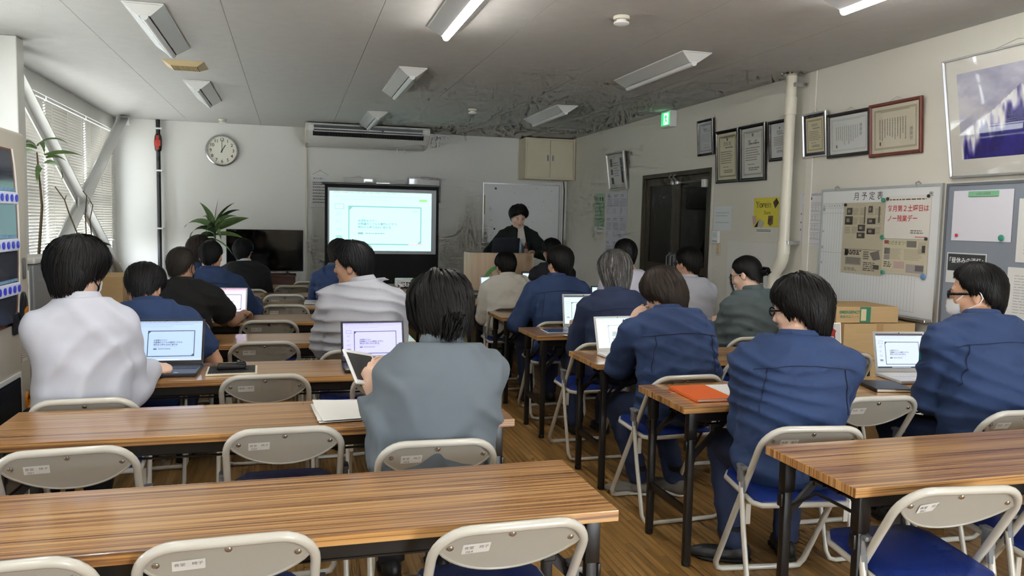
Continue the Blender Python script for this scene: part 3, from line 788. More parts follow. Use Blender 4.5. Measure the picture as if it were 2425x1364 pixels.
framed('wide yellowish certificate in a red-brown frame reflecting the blinds', 4.772, 4.285, 1.958, 2.325, .024, .022, 'frame_red', lambda w, h: certificate(w, h, (214, 206, 184), (176, 168, 142), 0, 7, True), '感\n謝\n状', .03, 4, tx=.15, tz=-.05)
def silver_print(w, h):
    p = Print(); p.q(-w/2, w/2, -h/2, h/2, (212, 210, 202), 0); p.q(-w*.34, w*.34, -h*.4, h*.4, (224, 224, 222), 1)
    for z0, z1 in ((.14, .38), (-.1, .06), (-.38, -.18)): p.q(-w*.38, -w*.24, h*z0, h*z1, (84, 90, 100), 2)
    p.q(w*.24, w*.38, -h*.36, h*.38, (92, 96, 124), 2); p.q(w*.26, w*.38, -h*.36, -h*.22, (150, 60, 60), 2)
    p.lines(-w*.18, w*.18, -h*.2, h*.25, 6, (150, 152, 156), 2, None, .35, .4); return p
framed('silver-framed poster leaning out above the paper lists', 9.53, 8.97, 1.89, 2.36, .026, .03, 'alu', silver_print, None, 0, 8)
# ---- big framed photograph of a snowy mountain
def mountain(w, h):
    p = Print(); p.q(-w/2, w/2, -h/2, h/2, (214, 212, 204), 0)
    W, Hh, b = w*.84, h*.74, 0; nx, nz = 110, 84; rs = np.random.RandomState(5)
    def noise(fx, fz, seed):
        r = np.random.RandomState(seed); g = r.rand(fz+2, fx+2); X = np.linspace(0, fx, nx); Z = np.linspace(0, fz, nz)
        xi = X.astype(int); zi = Z.astype(int); tx = (X-xi)[None, :]; tz = (Z-zi)[:, None]; tx = tx*tx*(3-2*tx); tz = tz*tz*(3-2*tz)
        a = g[zi][:, xi]; c = g[zi][:, np.minimum(xi+1, fx+1)]; d = g[np.minimum(zi+1, fz+1)][:, xi]; e = g[np.minimum(zi+1, fz+1)][:, np.minimum(xi+1, fx+1)]
        return (a*(1-tx)+c*tx)*(1-tz)+(d*(1-tx)+e*tx)*tz
    n1 = noise(6, 6, 1)*.5+noise(13, 13, 2)*.3+noise(30, 30, 3)*.2; n2 = noise(26, 5, 4)*.6+noise(48, 9, 6)*.4
    u = np.linspace(0, 1, nx)[None, :]*np.ones((nz, 1)); v = np.linspace(0, 1, nz)[:, None]*np.ones((1, nx))
    pk = .52; d = np.abs(u-pk); ridge = .78-.9*d**.9+.05*(n1-.5)+np.where(d < .05, 0, 0)
    col = np.zeros((nz, nx, 3))
    sky = np.array([176, 176, 196])+(n1[..., None]-.5)*np.array([70, 66, 50])
    snow = np.array([214, 214, 222]); rock = np.array([42, 34, 120])
    depth = (ridge-v)
    s = np.clip((.24+.55*(n2-.5)-depth*.95)*6, 0, 1)
    cloud = np.clip((.78-.55*u+.3*(n1-.5)-v)*4, 0, 1)*np.clip((v-.44+.28*u-.2*(n1-.5))*7, 0, 1)*np.clip((.46-u)*4, 0, 1)
    m = rock*(1-s[..., None])+snow*s[..., None]
    m = m*(.82+.36*noise(40, 10, 8)[..., None])
    col = np.where((depth > 0)[..., None], m, sky); col = col*(1-cloud[..., None]*.8)+np.array([206, 204, 206])*cloud[..., None]*.8
    col = np.clip(col, 12, 235)
    x = np.linspace(-W/2, W/2, nx+1); z = np.linspace(-Hh/2+.01*h, Hh/2+.01*h, nz+1)
    for j in range(nz):
        for i in range(nx): p.q(x[i], x[i+1], z[j], z[j+1], tuple(col[j, i]), 1)
    return p
framed('large silver-framed photograph of a blue snow-capped mountain leaning out at the right edge', 4.03, 3.03, 1.775, 2.49, .012, .03, 'alu', mountain, None, 0, 9.5, name='framed_photograph')

# ---- wall clock
t = thing('wall_clock', 'round white wall clock with a silver rim showing one o\'clock', 'clock', (-.895, YB-.002, 2.325))
obj('rim', G().lathe([(.205, 0), (.21, -.03), (.205, -.045), (.19, -.05), (.185, -.04), (.185, -.0)], 48, axis='y').mesh('rim', 'chrome', True), t)
mat('clock_face', (232, 230, 214), .5)
obj('dial', G().lathe([(.188, -.012), (.188, -.022), (.001, -.022)], 48, axis='y').mesh('dial', 'clock_face'), t)
for n in range(12):
    a = PI/2-2*PI*(n+1)/12
    obj('numeral', text_mesh(str(n+1), .058, 'ink', bold=.0008), t, (.142*math.cos(a), -.0228, .142*math.sin(a)))
tk = G()
for n in range(60):
    a = 2*PI*n/60; q = .006 if n % 5 else .012
    tk.bar((.170*math.cos(a), -.0225, .170*math.sin(a)), ((.170+q)*math.cos(a), -.0225, (.170+q)*math.sin(a)), .0012 if n % 5 else .003, .0012, (0, 1, 0))
o = obj('minute_marks', tk.mesh('minute_marks', 'ink'), t); o['kind'] = 'stuff'
def hand(a, l, w): return G().bar((-.03*math.cos(a), -.026, -.03*math.sin(a)), (l*math.cos(a), -.026, l*math.sin(a)), w, .002, (0, 1, 0)).mesh('hand', 'black_plastic')
obj('hour_hand', hand(R(60), .088, .010), t); obj('minute_hand', hand(R(90), .138, .006), t, (0, -.002, 0))
obj('hub', G().lathe([(.009, -.024), (.009, -.032), (.003, -.034)], 12, axis='y').mesh('hub', 'black_plastic', True), t)

# ---- ceiling-hung air conditioner
t = thing('air_conditioner', 'long white air conditioner hung below the ceiling over the projector screen', 'air conditioner', (.97, 0, 0))
prof = [(10.50, 2.672), (11.18, 2.672), (11.18, 2.47), (11.02, 2.415), (10.80, 2.42), (10.60, 2.475), (10.50, 2.575), (10.485, 2.64)]
g = G(); g.add([(-.765, y, z) for y, z in prof]+[(.765, y, z) for y, z in prof], [tuple(range(8)), tuple(reversed(range(8, 16)))]+[(i, (i+1) % 8, (i+1) % 8+8, i+8) for i in range(8)])
obj('casing', g.mesh('casing', 'white_metal', True, 30), t)
mat('ac_cream', (214, 212, 200), .4)
for s in (-1, 1): obj('side_cover', G().add([(s*.765, y, z) for y, z in prof]+[(s*.80, y*.995+.053, z*.99+.027) for y, z in prof], [tuple(range(8)), tuple(reversed(range(8, 16)))]+[(i, (i+1) % 8, (i+1) % 8+8, i+8) for i in range(8)]).mesh('side_cover', 'ac_cream', True, 30), t)
q = G()
def slot(a, b, dz): return
P0, P1 = Vector((10.482, 2.632)), Vector((10.497, 2.578))
g = G().hexa([(-.70, 10.478, 2.575), (.70, 10.478, 2.575), (.70, 10.50, 2.575), (-.70, 10.50, 2.575), (-.70, 10.470, 2.645), (.70, 10.470, 2.645), (.70, 10.49, 2.645), (-.70, 10.49, 2.645)])
obj('outlet', g.mesh('outlet', 'black_plastic'), t)
g = G().hexa([(-.71, 10.49, 2.51), (.71, 10.49, 2.51), (.71, 10.53, 2.52), (-.71, 10.53, 2.52), (-.71, 10.468, 2.565), (.71, 10.468, 2.565), (.71, 10.51, 2.58), (-.71, 10.51, 2.58)])
obj('lower_outlet', g.mesh('lower_outlet', 'black_plastic'), t)
obj('louvre', G().rbox(-.70, .70, 10.452, 10.475, 2.594, 2.606, .003).mesh('louvre', 'white_metal'), t)
obj('louvre', G().rbox(-.70, .70, 10.450, 10.474, 2.562, 2.572, .003).mesh('louvre', 'white_metal'), t)
fin = G().box(-.001, .001, 10.466, 10.49, 2.515, 2.56).mesh('fin', 'key')
for k in range(40): obj('fin', fin, t, (-.68+k*.0349, 0, 0))
for x in (.42, .52): obj('drain_stub', G().tube([(x, 10.9, 2.43), (x, 10.9, 2.36)], .009, 8).mesh('drain_stub', 'white_plastic'), t)

# ---- wall cabinet
t = thing('wall_cabinet', 'cream two-door cabinet high in the corner', 'cabinet', (3.6, 0, 2.085))
mat('cabinet', (216, 206, 178), .5, var=.02)
obj('body', G().rbox(-.385, .372, YB-.34, YB-.002, 0, .585, .004).mesh('body', 'cabinet'), t)
obj('face_frame', moulding(.757, .585, .025, .02, [(0, 0), (0, -.016), (.025, -.016), (.025, 0)]).mesh('face_frame', 'cabinet'), t, (-.0065, YB-.34, .2925))
for s, x0 in ((0, -.358), (1, -.004)):
    d_ = obj('door', G().rbox(x0, x0+.348, YB-.352, YB-.341, .028, .556, .003).mesh('door', 'cabinet'), t)
    x = x0+.348-.035 if s == 0 else x0+.035
    h_ = obj('handle', G().rbox(x-.013, x+.013, YB-.357, YB-.352, .26, .35, .002).mesh('handle', 'alu'), d_)
    obj('recess', G().box(x-.008, x+.008, YB-.3575, YB-.357, .268, .342).mesh('recess', 'hinge_grey'), h_)
# cable below the cabinet
tag(obj('cable', G().tube([(3.92, YB-.02, 2.08), (3.935, YB-.02, 1.95), (3.93, YB-.02, 1.4), (3.93, YB-.02, .9)], .008, 6).mesh('cable', 'black_plastic')), 'black cable hanging below the corner cabinet', 'cable')

# ---- whiteboard behind the speaker
def board(name, label, cat, loc, rot, w, h, surf='white_board', fm='alu', tray=True):
    t = thing(name, label, cat, loc, rot)
    obj('surface', G().box(-w/2+.01, w/2-.01, -.012, -.002, -h/2+.01, h/2-.01).mesh('surface', surf), t)
    obj('frame', moulding(w, h, .016, .02, [(0, 0), (0, -.018), (.016, -.018), (.016, 0)]).mesh('frame', fm), t)
    if tray: obj('pen_tray', G().rbox(-w/2+.02, w/2-.02, -.075, -.018, -h/2-.002, -h/2+.014, .003).mesh('pen_tray', fm), t)
    return t
wb = board('whiteboard', 'whiteboard on the end wall behind the speaker', 'whiteboard', (3.275, YB-.002, 1.585), (0, 0, 0), 1.185, .88)
p = Print()
rg = random.Random(2)
for k in range(14): x, z = rg.uniform(-.5, .5), rg.uniform(-.35, .38); p.q(x, x+.012, z, z+.008, (120, 124, 126), 1)
for k, (x, z) in enumerate(((-.57, -.30), (-.56, -.37))): p.lines(x, x+.05, z-.02, z+.02, 3, (90, 92, 94), 1)
p.poly([(-.40+.018*math.cos(i*PI/5), .36+.018*math.sin(i*PI/5)) for i in range(10)], (70, 80, 92), 1)
p.poly([(-.41+.014*math.cos(i*PI/5), -.23+.014*math.sin(i*PI/5)) for i in range(10)], (30, 30, 32), 1)
p.q(-.575, -.555, -.02, .26, (176, 172, 120), 1)
obj('marks', p.mesh('marks'), wb, (0, -.0125, 0))['kind'] = 'stuff'
tag(obj('door_trim', G().rbox(3.895, 3.925, YB-.02, YB-.001, .9, 2.07, .003).mesh('door_trim', 'white_metal')), 'upright white strip right of the speaker\'s whiteboard', 'trim')

# ---- hanging paper and frame partly behind the screen
t = thing('hanging_scroll', 'white hanging paper list left of the projector screen', 'poster', (.375, YB-.003, 1.83))
p = Print(); p.q(-.125, .125, -.215, .215, (226, 226, 226), 0); p.lines(-.10, .10, -.19, .06, 6, (110, 110, 112), 1, random.Random(3), .3, .2, False, .02)
p.lines(-.10, .08, .075, .125, 2, (80, 80, 82), 1, random.Random(4), .5, .1, False, .02)
obj('sheet', p.mesh('sheet'), t, (0, -.004, 0)); obj('rod', G().tube([(-.13, -.006, .215), (.13, -.006, .215)], .006, 6).tube([(-.13, -.006, -.215), (.13, -.006, -.215)], .006, 6).mesh('rod', 'white_plastic'), t)
obj('lettering', text_mesh('我々の誓い', .03, 'ink'), t, (-.02, -.006, .17))
obj('cord', G().tube([(-.12, -.006, .215), (0, -.003, .285), (.12, -.006, .215)], .0015, 4).mesh('cord', 'ink'), t)
obj('nail', G().lathe([(.005, 0), (.005, -.012)], 8, axis='y').mesh('nail', 'ink'), t, (0, -.0, .287))
t = framed('black-framed sheet mostly hidden behind the projector screen', 1.587, 2.055, 1.715, 2.06, .018, .02, 'frame_black', lambda w, h: certificate(w, h, (212, 214, 212), None, 0, 9), None, 0, 3, back=True)
t = framed('white-framed paper hidden behind the screen top', .68, 1.1, 1.66, 2.03, .014, .02, 'white_metal', lambda w, h: certificate(w, h, (214, 214, 214), None, 0, 10), None, 0, 3, back=True)

# ---- black pipe with red valve on the end wall
t = thing('water_pipe', 'black vertical pipe with a red valve by the window corner', 'pipe', (-1.672, YB-.06, 0))
mat('pipe_black', (34, 36, 38), .4)
mat('valve_red', (176, 52, 40), .45)
obj('pipe', G().tube([(0, 0, .02), (0, 0, ZC-.002)], .026, 14).mesh('pipe', 'pipe_black', True), t)
obj('valve', G().lathe([(.03, 2.28), (.042, 2.30), (.046, 2.36), (.046, 2.42), (.042, 2.47), (.03, 2.5)], 14).mesh('valve', 'pipe_black', True), t)
obj('valve_handle', G().rbox(-.02, .02, -.07, -.04, 2.30, 2.48, .006).rbox(-.04, .04, -.075, -.05, 2.34, 2.42, .008).mesh('valve_handle', 'valve_red', True), t)
cl = G().rbox(-.05, .05, -.033, .058, 0, .022, .004).mesh('clamp', 'white_metal')
for z in (.5, 1.27, 2.02, 2.56): obj('clamp', cl, t, (0, 0, z))

# ---- cream drain pipe with elbows on the side wall
t = thing('drain_pipe', 'cream drain pipe running down the side wall and bending at its foot', 'pipe', (XR-.10, 0, 0))
mat('pvc', (218, 212, 194), .35, var=.02)
def run(pts, r=.043): return G().tube(pts, r, 16).mesh('pipe_run', 'pvc', True)
obj('pipe_run', run([(0, 5.615, 1.30), (0, 5.615, ZC-.002)]), t)
obj('pipe_socket', G().tube([(0, 5.615, 2.36), (0, 5.615, 2.50)], .050, 16).mesh('pipe_socket', 'pvc', True), t)
obj('pipe_socket', G().tube([(0, 5.615, 1.24), (0, 5.615, 1.34)], .052, 16).mesh('pipe_socket', 'pvc', True), t)
obj('elbow', G().tube([(0, 5.615, 1.25), (0, 5.625, 1.19), (0, 5.66, 1.14), (0, 5.70, 1.10), (0, 5.73, 1.06), (0, 5.74, 1.0)], .050, 16).mesh('elbow', 'pvc', True), t)
obj('pipe_run', run([(0, 5.74, 1.0), (0, 5.74, .93)]), t)
obj('elbow', G().tube([(0, 5.74, .96), (0, 5.745, .90), (0, 5.77, .865), (0, 5.81, .85), (0, 5.86, .85)], .052, 16).mesh('elbow', 'pvc', True), t)
obj('pipe_run', run([(0, 5.85, .85), (0, 6.05, .85)]), t)
obj('ceiling_rosette', G().lathe([(.085, ZC-.001), (.08, ZC-.012), (.05, ZC-.02)], 20, (0, 5.615, 0)).mesh('ceiling_rosette', 'chrome', True), t)
for z in (2.58, 1.315): obj('pipe_bracket', G().rbox(-.01, .098, 5.54, 5.575, z, z+.03, .003).mesh('pipe_bracket', 'alu'), t)

# ---- exit sign
t = thing('exit_sign', 'green lit running-man exit sign under the ceiling', 'sign', (XR-.001, 7.87, 2.60))
obj('case', G().rbox(-.085, -.001, -.105, .105, -.088, .086, .006).mesh('case', 'white_plastic'), t)
m_ = mat('exit_green', (52, 206, 120), .4, emit=.5); mat('exit_white', (214, 255, 228), .4, emit=.6)
e = obj('face', G().box(-.0865, -.0855, -.10, .10, -.07, .07).mesh('face', 'exit_green'), t)
obj('pictogram', G().box(-.0875, -.0868, -.07, .04, -.062, .06).mesh('pictogram', 'exit_white'), e)
man = G().prism([(-.02, .035), (.0, .045), (.012, .03), (.03, .01), (.022, .004), (.008, .016), (.012, -.012), (.034, -.03), (.03, -.05), (.02, -.05), (.02, -.034), (-.004, -.02), (-.02, -.05), (-.034, -.044), (-.014, -.008), (-.014, .014), (-.03, .006), (-.036, .014)], -.0006, 0)
obj('pictogram', man.xf(Matrix.Rotation(-PI/2, 4, 'Z')).mesh('pictogram', 'exit_green'), e, (-.0876, -.015, 0))

# ---- papers and switches by the door
def sheet(name, label, y0, y1, z0, z1, fn, cat='paper', out=.002, rot=0):
    w, h = abs(y0-y1), z1-z0
    t = thing(name, label, cat, (XR-out, (y0+y1)/2, (z0+z1)/2), (0, R(rot), -PI/2))
    p = Print(); fn(p, w, h); obj('sheet', p.mesh('sheet'), t, (0, 0, 0))
    return t
def f_green(p, w, h):
    p.q(-w/2, w/2, -h/2, h/2, (170, 196, 172), 0); p.lines(-w*.4, w*.4, -h*.25, h*.25, 5, (130, 156, 134), 1, None, .3, .1, False, .03)
    p.q(-w/2, w/2, -h/2, -h*.36, (222, 224, 220), 1); p.lines(-w*.2, w*.4, -h*.45, -h*.4, 2, (90, 92, 90), 2, None, .5, .2, False, .03); p.q(0, w*.1, h*.3, h*.4, (96, 120, 100), 1); p.q(w*.2, w*.34, h*.3, h*.4, (96, 120, 100), 1)
sheet('wall_calendar', 'pale green calendar sheet in the corner beyond the door', 10.08, 9.72, 1.35, 1.865, f_green, 'calendar')
for r_ in range(3):
    for c_ in range(3):
        y0 = 9.66-c_*.22; z1 = 1.855-r_*.30
        def f_list(p, w, h, r_=r_, c_=c_):
            p.q(-w/2, w/2, -h/2, h/2, (214, 214, 226), 0); rg = random.Random(r_*3+c_)
            p.lines(-w*.4, w*.3, h*.30, h*.42, 2, (110, 110, 122), 1, rg, .4, .5, False, .02); p.lines(-w*.42, w*.42, -h*.1, h*.24, 8, (150, 150, 162), 1, rg, .4, .2, False, .02); p.lines(-w*.42, w*.0, -h*.4, -h*.16, 4, (160, 160, 172), 1, rg, .35, .6, False, .02)
        sheet('printed_list', '%s %s sheet of the printed lists beyond the door' % (('upper', 'middle', 'lower')[r_], ('left', 'centre', 'right')[c_]), y0, y0-.215, z1-.295, z1, f_list, 'paper')
def f_notice(p, w, h):
    p.q(-w/2, w/2, -h/2, h/2, (224, 230, 232), 0); p.lines(-w*.4, w*.4, h*.0, h*.25, 2, (176, 194, 198), 1, None, .3, .2, False, .02); p.lines(-w*.4, w*.4, -h*.25, -h*.15, 1, (176, 194, 198), 1, None, .4, .2, False, .02)
sheet('notice_paper', 'white notice with faint writing above the wall switch', 6.915, 6.59, 1.415, 1.645, f_notice)
t = thing('control_panel', 'small white wall control with a pale screen beside the door', 'switch', RW(6.84, 1.35), RROT)
obj('case', G().rbox(-.055, .055, -.025, 0, -.06, .06, .004).mesh('case', 'white_plastic'), t); obj('screen', G().box(-.042, .042, -.0262, -.025, -.005, .045).mesh('screen', mat('lcd', (196, 216, 222), .3)), t)
for k in range(5): obj('button', G().rbox(-.04+k*.017, -.028+k*.017, -.028, -.025, -.045, -.035, .001).mesh('button', mat('button_blue', (120, 160, 190), .5)), t)
t = thing('light_switch', 'narrow beige light switch below the wall control', 'switch', RW(6.80, 1.235), RROT)
obj('plate', G().rbox(-.035, .035, -.01, 0, -.06, .06, .003).mesh('plate', 'cream_metal'), t)
for k in (-1, 0, 1): obj('rocker', G().rbox(-.02, .02, -.015, -.01, k*.034-.014, k*.034+.014, .002).mesh('rocker', 'beige'), t)
def f_yellow(p, w, h):
    p.q(-w/2, w/2, -h/2, h/2, (222, 210, 74), 0)
sy = sheet('yellow_poster', 'yellow handmade poster with pasted photos below the certificates', 6.225, 5.845, 1.455, 1.71, f_yellow, 'poster')
mat('pencil', (132, 122, 50), .8)
obj('lettering', text_mesh('Yorein', .085, 'pencil'), sy, (-.04, -.001, .065)); obj('lettering', text_mesh('Share', .045, 'pencil'), sy, (.02, -.001, -.005))
for k, (pts, c) in enumerate((([(.10, .085), (.15, .12), (.185, .08), (.135, .03)], (86, 70, 62)), ([(-.21, -.03), (-.15, -.03), (-.14, -.10), (-.19, -.11)], (196, 170, 160)), ([(-.15, -.12), (-.08, -.06), (-.02, -.085), (-.05, -.14)], (196, 192, 186)), ([(.04, -.03), (.11, -.03), (.11, -.10), (.07, -.12), (.035, -.10)], (112, 92, 66)), ([(-.17, -.13), (-.11, -.075), (-.12, -.13)], (96, 92, 60)))):
    q = Print(); q.poly(pts, c, 0); obj('pasted_photo', q.mesh('pasted_photo'), sy, (0, -.0012, 0))
def f_cap(p, w, h): p.q(-w/2, w/2, -h/2, h/2, (226, 224, 214), 0); p.lines(-w*.48, w*.48, -h*.4, h*.4, 2, (70, 70, 70), 1, random.Random(5), .55, .1, False, .012)
sheet('caption_strip', 'narrow paper strip with two printed lines under the yellow poster', 6.17, 5.93, 1.405, 1.435, f_cap)
def f_map(p, w, h):
    p.q(-w/2, w/2, -h/2, h/2, (222, 222, 226), 0); ln = (120, 120, 126)
    p.q(-w*.15, w*.02, h*.36, h*.41, (60, 60, 62), 1); p.box_outline(-w*.3, w*.45, h*.3, h*.44, .002, ln, 1)
    for r_ in range(4):
        z1 = h*.26-r_*h*.17
        p.box_outline(-w*.3, w*.42, z1-h*.12, z1, .002, ln, 1)
        for c_ in range(4): p.box_outline(-w*.2+c_*w*.13, -w*.07+c_*w*.13, z1-h*.1, z1-h*.03, .0016, ln, 1)
        p.q(w*.44, w*.48, z1-h*.11, z1-h*.01, (40, 40, 42), 1)
    for z in (.1, -.06, -.2): p.poly([(-w*.42+.008*math.cos(i*PI/4), z*h+.008*math.sin(i*PI/4)) for i in range(8)], (170, 90, 90), 1)
    p.box_outline(-w*.36, w*.46, -h*.46, h*.28, .0016, ln, 1)
fm = sheet('floor_plan', 'white floor plan sheet left of the monthly schedule board', 5.56, 5.27, 1.31, 1.735, f_map, 'poster')
obj('lettering', text_mesh('工場 避難経路 消火器 消火栓 一覧', .015, 'ink'), fm, (0, -.001, .195))

# ---- monthly schedule whiteboard with papers and magnets
sb = board('schedule_board', 'large monthly schedule whiteboard on the side wall', 'whiteboard', RW(4.683, 1.306), RROT, 1.185, .89, tray=True)
p = Print(); ink = (150, 156, 162)
for k in range(33): p.q(-.54+k*.0295, -.5386+k*.0295, -.40, .335, ink, 1)
for z in (.335, .30, .262, -.035, -.40): p.q(-.57, .41, z, z+.0016, ink, 1)
p.q(-.57, -.5684, -.40, .335, ink, 1)
obj('ruling', p.mesh('ruling'), sb, (0, -.0125, 0))['kind'] = 'stuff'
obj('lettering', text_mesh('月 予 定 表', .062, 'ink'), sb, (-.08, -.0135, .378)); obj('lettering', text_mesh('年', .04, 'ink'), sb, (.50, -.0135, .375))
for k in range(1, 21): obj('numeral', text_mesh(str(k), .026, 'ink'), sb, (-.525+(k-1)*.0295, -.0135, .318))
obj('lettering', text_mesh('日\n曜', .024, 'ink'), sb, (-.555, -.0135, .30))
for tx_, z in (('午', .12), ('前', 0), ('午', -.12)): obj('lettering', text_mesh(tx_, .024, 'ink'), sb, (-.555, -.0135, z))
for x in (-.42, .38): obj('hook', G().tube([(x, -.02, .43), (x, -.03, .455), (x+.012, -.02, .465), (x+.02, -.005, .45)], .004, 6).mesh('hook', 'alu', True), sb)
def on_board(y, z, out=.016): return RW(y, z, out)
def paper_on(name, label, y0, y1, z0, z1, fn, cat, out):
    return sheet(name, label, y0, y1, z0, z1, fn, cat, out)
def f_news1(p, w, h):
    p.q(-w/2, w/2, -h/2, h/2, (190, 182, 158), 0); rg = random.Random(11); g_ = (146, 138, 118); dk = (78, 74, 68)
    for c_ in range(5):
        x = -w*.46+c_*w*.185
        for r_ in range(3): p.lines(x, x+w*.16, h*.06+r_*h*.13, h*.16+r_*h*.13, 8, g_, 1, rg, .4, .2)
    for x, z, a, b in ((-.42, .33, .14, .1), (-.46, .19, .2, .12), (.10, .20, .2, .08), (-.12, .10, .18, .09), (.10, .06, .2, .08), (-.14, .0, .2, .08), (.12, .36, .1, .09)):
        p.q(x*w, (x+a)*w, z*h, (z+b)*h, dk, 2); p.q((x+a*.2)*w, (x+a*.6)*w, (z+b*.3)*h, (z+b*.75)*h, (140, 134, 122), 3)
    p.q(.02*w, .05*w, .2*h, .44*h, (96, 92, 84), 2); p.q(.36*w, .4*w, .22*h, .44*h, (110, 104, 94), 2)
    p.q(-w*.46, w*.46, -h*.16, -h*.155, dk, 1)
    p.lines(-w*.42, -w*.0, -h*.24, -h*.17, 3, (50, 48, 46), 2, rg, .7, .2, False, .03); p.q(-w*.42, -w*.34, -h*.25, -h*.16, (40, 38, 38), 3)
    p.q(-w*.4, w*.0, -h*.38, -h*.27, (150, 146, 134), 2); p.lines(-w*.38, -w*.02, -h*.37, -h*.28, 6, (90, 88, 82), 3, rg, .4, .1)
    p.poly([(.2*w, -.2*h), (.42*w, -.16*h), (.46*w, -.28*h), (.3*w, -.3*h)], (120, 114, 108), 3)
    p.lines(w*.05, w*.2, -h*.3, -h*.18, 4, (110, 106, 98), 2, rg, .6, .3)
    p.lines(w*.06, w*.44, -h*.46, -h*.33, 5, (110, 106, 98), 2, rg, .5, .3, False, .03); p.q(w*.3, w*.44, -h*.42, -h*.36, (84, 80, 76), 3)
    p.lines(-w*.42, w*.0, -h*.47, -h*.42, 3, (120, 116, 106), 2, rg, .5, .4, False, .03)
paper_on('newspaper_page', 'tall yellowed newspaper page pinned to the schedule board', 5.005, 4.586, 1.128, 1.642, f_news1, 'newspaper', .018)
def f_poster(p, w, h):
    p.q(-w/2, w/2, -h/2, h/2, (226, 222, 214), 0); p.lines(-w*.4, w*.42, h*.37, h*.42, 1, (70, 70, 70), 1, random.Random(4), .5, .1, False, .03)
    p.lines(w*.1, w*.42, -h*.40, -h*.30, 2, (110, 108, 104), 1, random.Random(6), .5, .3, False, .02); p.q(w*.2, w*.42, -h*.46, -h*.445, (196, 60, 70), 1)
ps = paper_on('overtime_poster', 'white poster with red Japanese lettering on the schedule board', 4.582, 4.177, 1.392, 1.682, f_poster, 'poster', .018)
mat('red_ink', (190, 44, 58), .6)
obj('lettering', text_mesh('毎月第２土曜日は', .046, 'red_ink', 'LEFT', .0005), ps, (-.178, -.0015, .055)); obj('lettering', text_mesh('ノー残業デー', .046, 'red_ink', 'LEFT', .0005), ps, (-.178, -.0015, -.012))
def f_news2(p, w, h):
    p.q(-w/2, w/2, -h/2, h/2, (206, 198, 172), 0); rg = random.Random(21)
    p.q(-w*.46, -w*.36, h*.36, h*.46, (150, 84, 76), 1); p.q(w*.05, w*.26, h*.28, h*.46, (120, 118, 112), 1); p.q(w*.3, w*.46, h*.1, h*.44, (186, 180, 160), 1); p.q(w*.38, w*.45, h*.14, h*.34, (70, 66, 66), 2)
    for x in (-.44, .0): p.lines(x*w, (x+.4)*w, -h*.1, h*.22, 10, (166, 158, 138), 1, rg, .35, .2)
    p.q(-w*.45, -w*.32, h*.06, h*.24, (120, 116, 112), 2); p.q(-w*.45, -w*.32, -h*.1, h*.04, (150, 146, 140), 2)
    p.q(-w*.22, w*.02, -h*.34, -h*.14, (196, 168, 160), 2); p.q(w*.06, w*.44, -h*.44, -h*.2, (168, 160, 158), 2); p.q(w*.26, w*.44, -h*.38, -h*.22, (110, 104, 108), 3)
    p.lines(-w*.45, -w*.26, -h*.34, -h*.16, 3, (90, 86, 80), 2, rg, .5, .2, False, .03)
n2 = paper_on('newspaper_supplement', 'smaller newspaper page below the red-lettered poster', 4.586, 4.18, 1.152, 1.388, f_news2, 'newspaper', .019)
obj('lettering', text_mesh('のざきまつり', .032, mat('green_ink', (110, 140, 96), .6) and 'green_ink'), n2, (-.06, -.0016, .09))
mat('mag_green', (62, 148, 124), .35); mat('mag_blue', (92, 136, 190), .35); mat('mag_black', (56, 54, 50), .4); mat('mag_red', (190, 54, 60), .4)
MG = {}
def magnet(y, z, r, m, label, out=.02):
    if (r, m) not in MG: MG[(r, m)] = G().lathe([(r*.9, 0), (r, -.004), (r*.92, -.009), (r*.5, -.011)], 16, axis='y').mesh('magnet', m, True)
    tag(obj('magnet', MG[(r, m)], None, (XR-out, y, z), RROT), label, 'magnet', 'round magnets on the boards')
magnet(4.985, 1.628, .012, 'mag_black', 'black magnet at the top left of the tall newspaper page')
magnet(4.60, 1.655, .017, 'mag_green', 'green magnet between the newspaper page and the poster')
magnet(4.557, 1.662, .012, 'mag_black', 'black magnet at the top left of the red-lettered poster')
magnet(4.195, 1.672, .012, 'mag_black', 'black magnet at the top right of the red-lettered poster')
magnet(4.590, 1.398, .017, 'mag_green', 'green magnet below the red-lettered poster')
magnet(4.195, 1.396, .012, 'mag_black', 'black magnet at the lower right of the red-lettered poster')
magnet(4.566, 1.156, .017, 'mag_green', 'green magnet at the foot of the smaller newspaper page')
magnet(4.20, 1.150, .02, 'mag_blue', 'blue magnet at the lower right of the smaller newspaper page')

# ---- grey notice board at the right edge
mat('grey_board', (134, 142, 154), .5, var=.02)
mat('grey_frame', (112, 116, 122), .4, metal=.4)
board('notice_board', 'grey notice board with white sheets at the right edge', 'notice board', RW(3.46, 1.30), RROT, 1.2, .89, 'grey_board', 'grey_frame', False)
def f_blank(p, w, h): p.q(-w/2, w/2, -h/2, h/2, (224, 224, 234), 0)
bs = sheet('blank_sheet', 'large blank white sheet on the grey notice board', 4.0, 3.575, 1.392, 1.697, f_blank, 'paper', .017)
obj('label_strip', G().rbox(-.10, .115, -.006, 0, .112, .146, .004).mesh('label_strip', mat('mint', (130, 190, 150), .5)), bs)
obj('lettering', text_mesh('お昼の当番表', .017, 'ink_grey'), bs, (.01, -.0066, .129))
magnet(3.955, 1.425, .010, 'mag_red', 'small red magnet on the blank white sheet', .019); magnet(3.635, 1.415, .019, 'mag_green', 'green magnet at the lower right of the blank white sheet', .019)
def f_dark(p, w, h): p.q(-w/2, w/2, -h/2, h/2, (216, 218, 216), 0); p.q(-w*.47, w*.47, h*-.1, h*.46, (58, 64, 66), 1)
ds = sheet('lights_out_sign', 'dark sign with white Japanese lettering on the grey notice board', 4.022, 3.728, 1.13, 1.317, f_dark, 'sign', .017)
mat('white_ink', (240, 240, 240), .6)
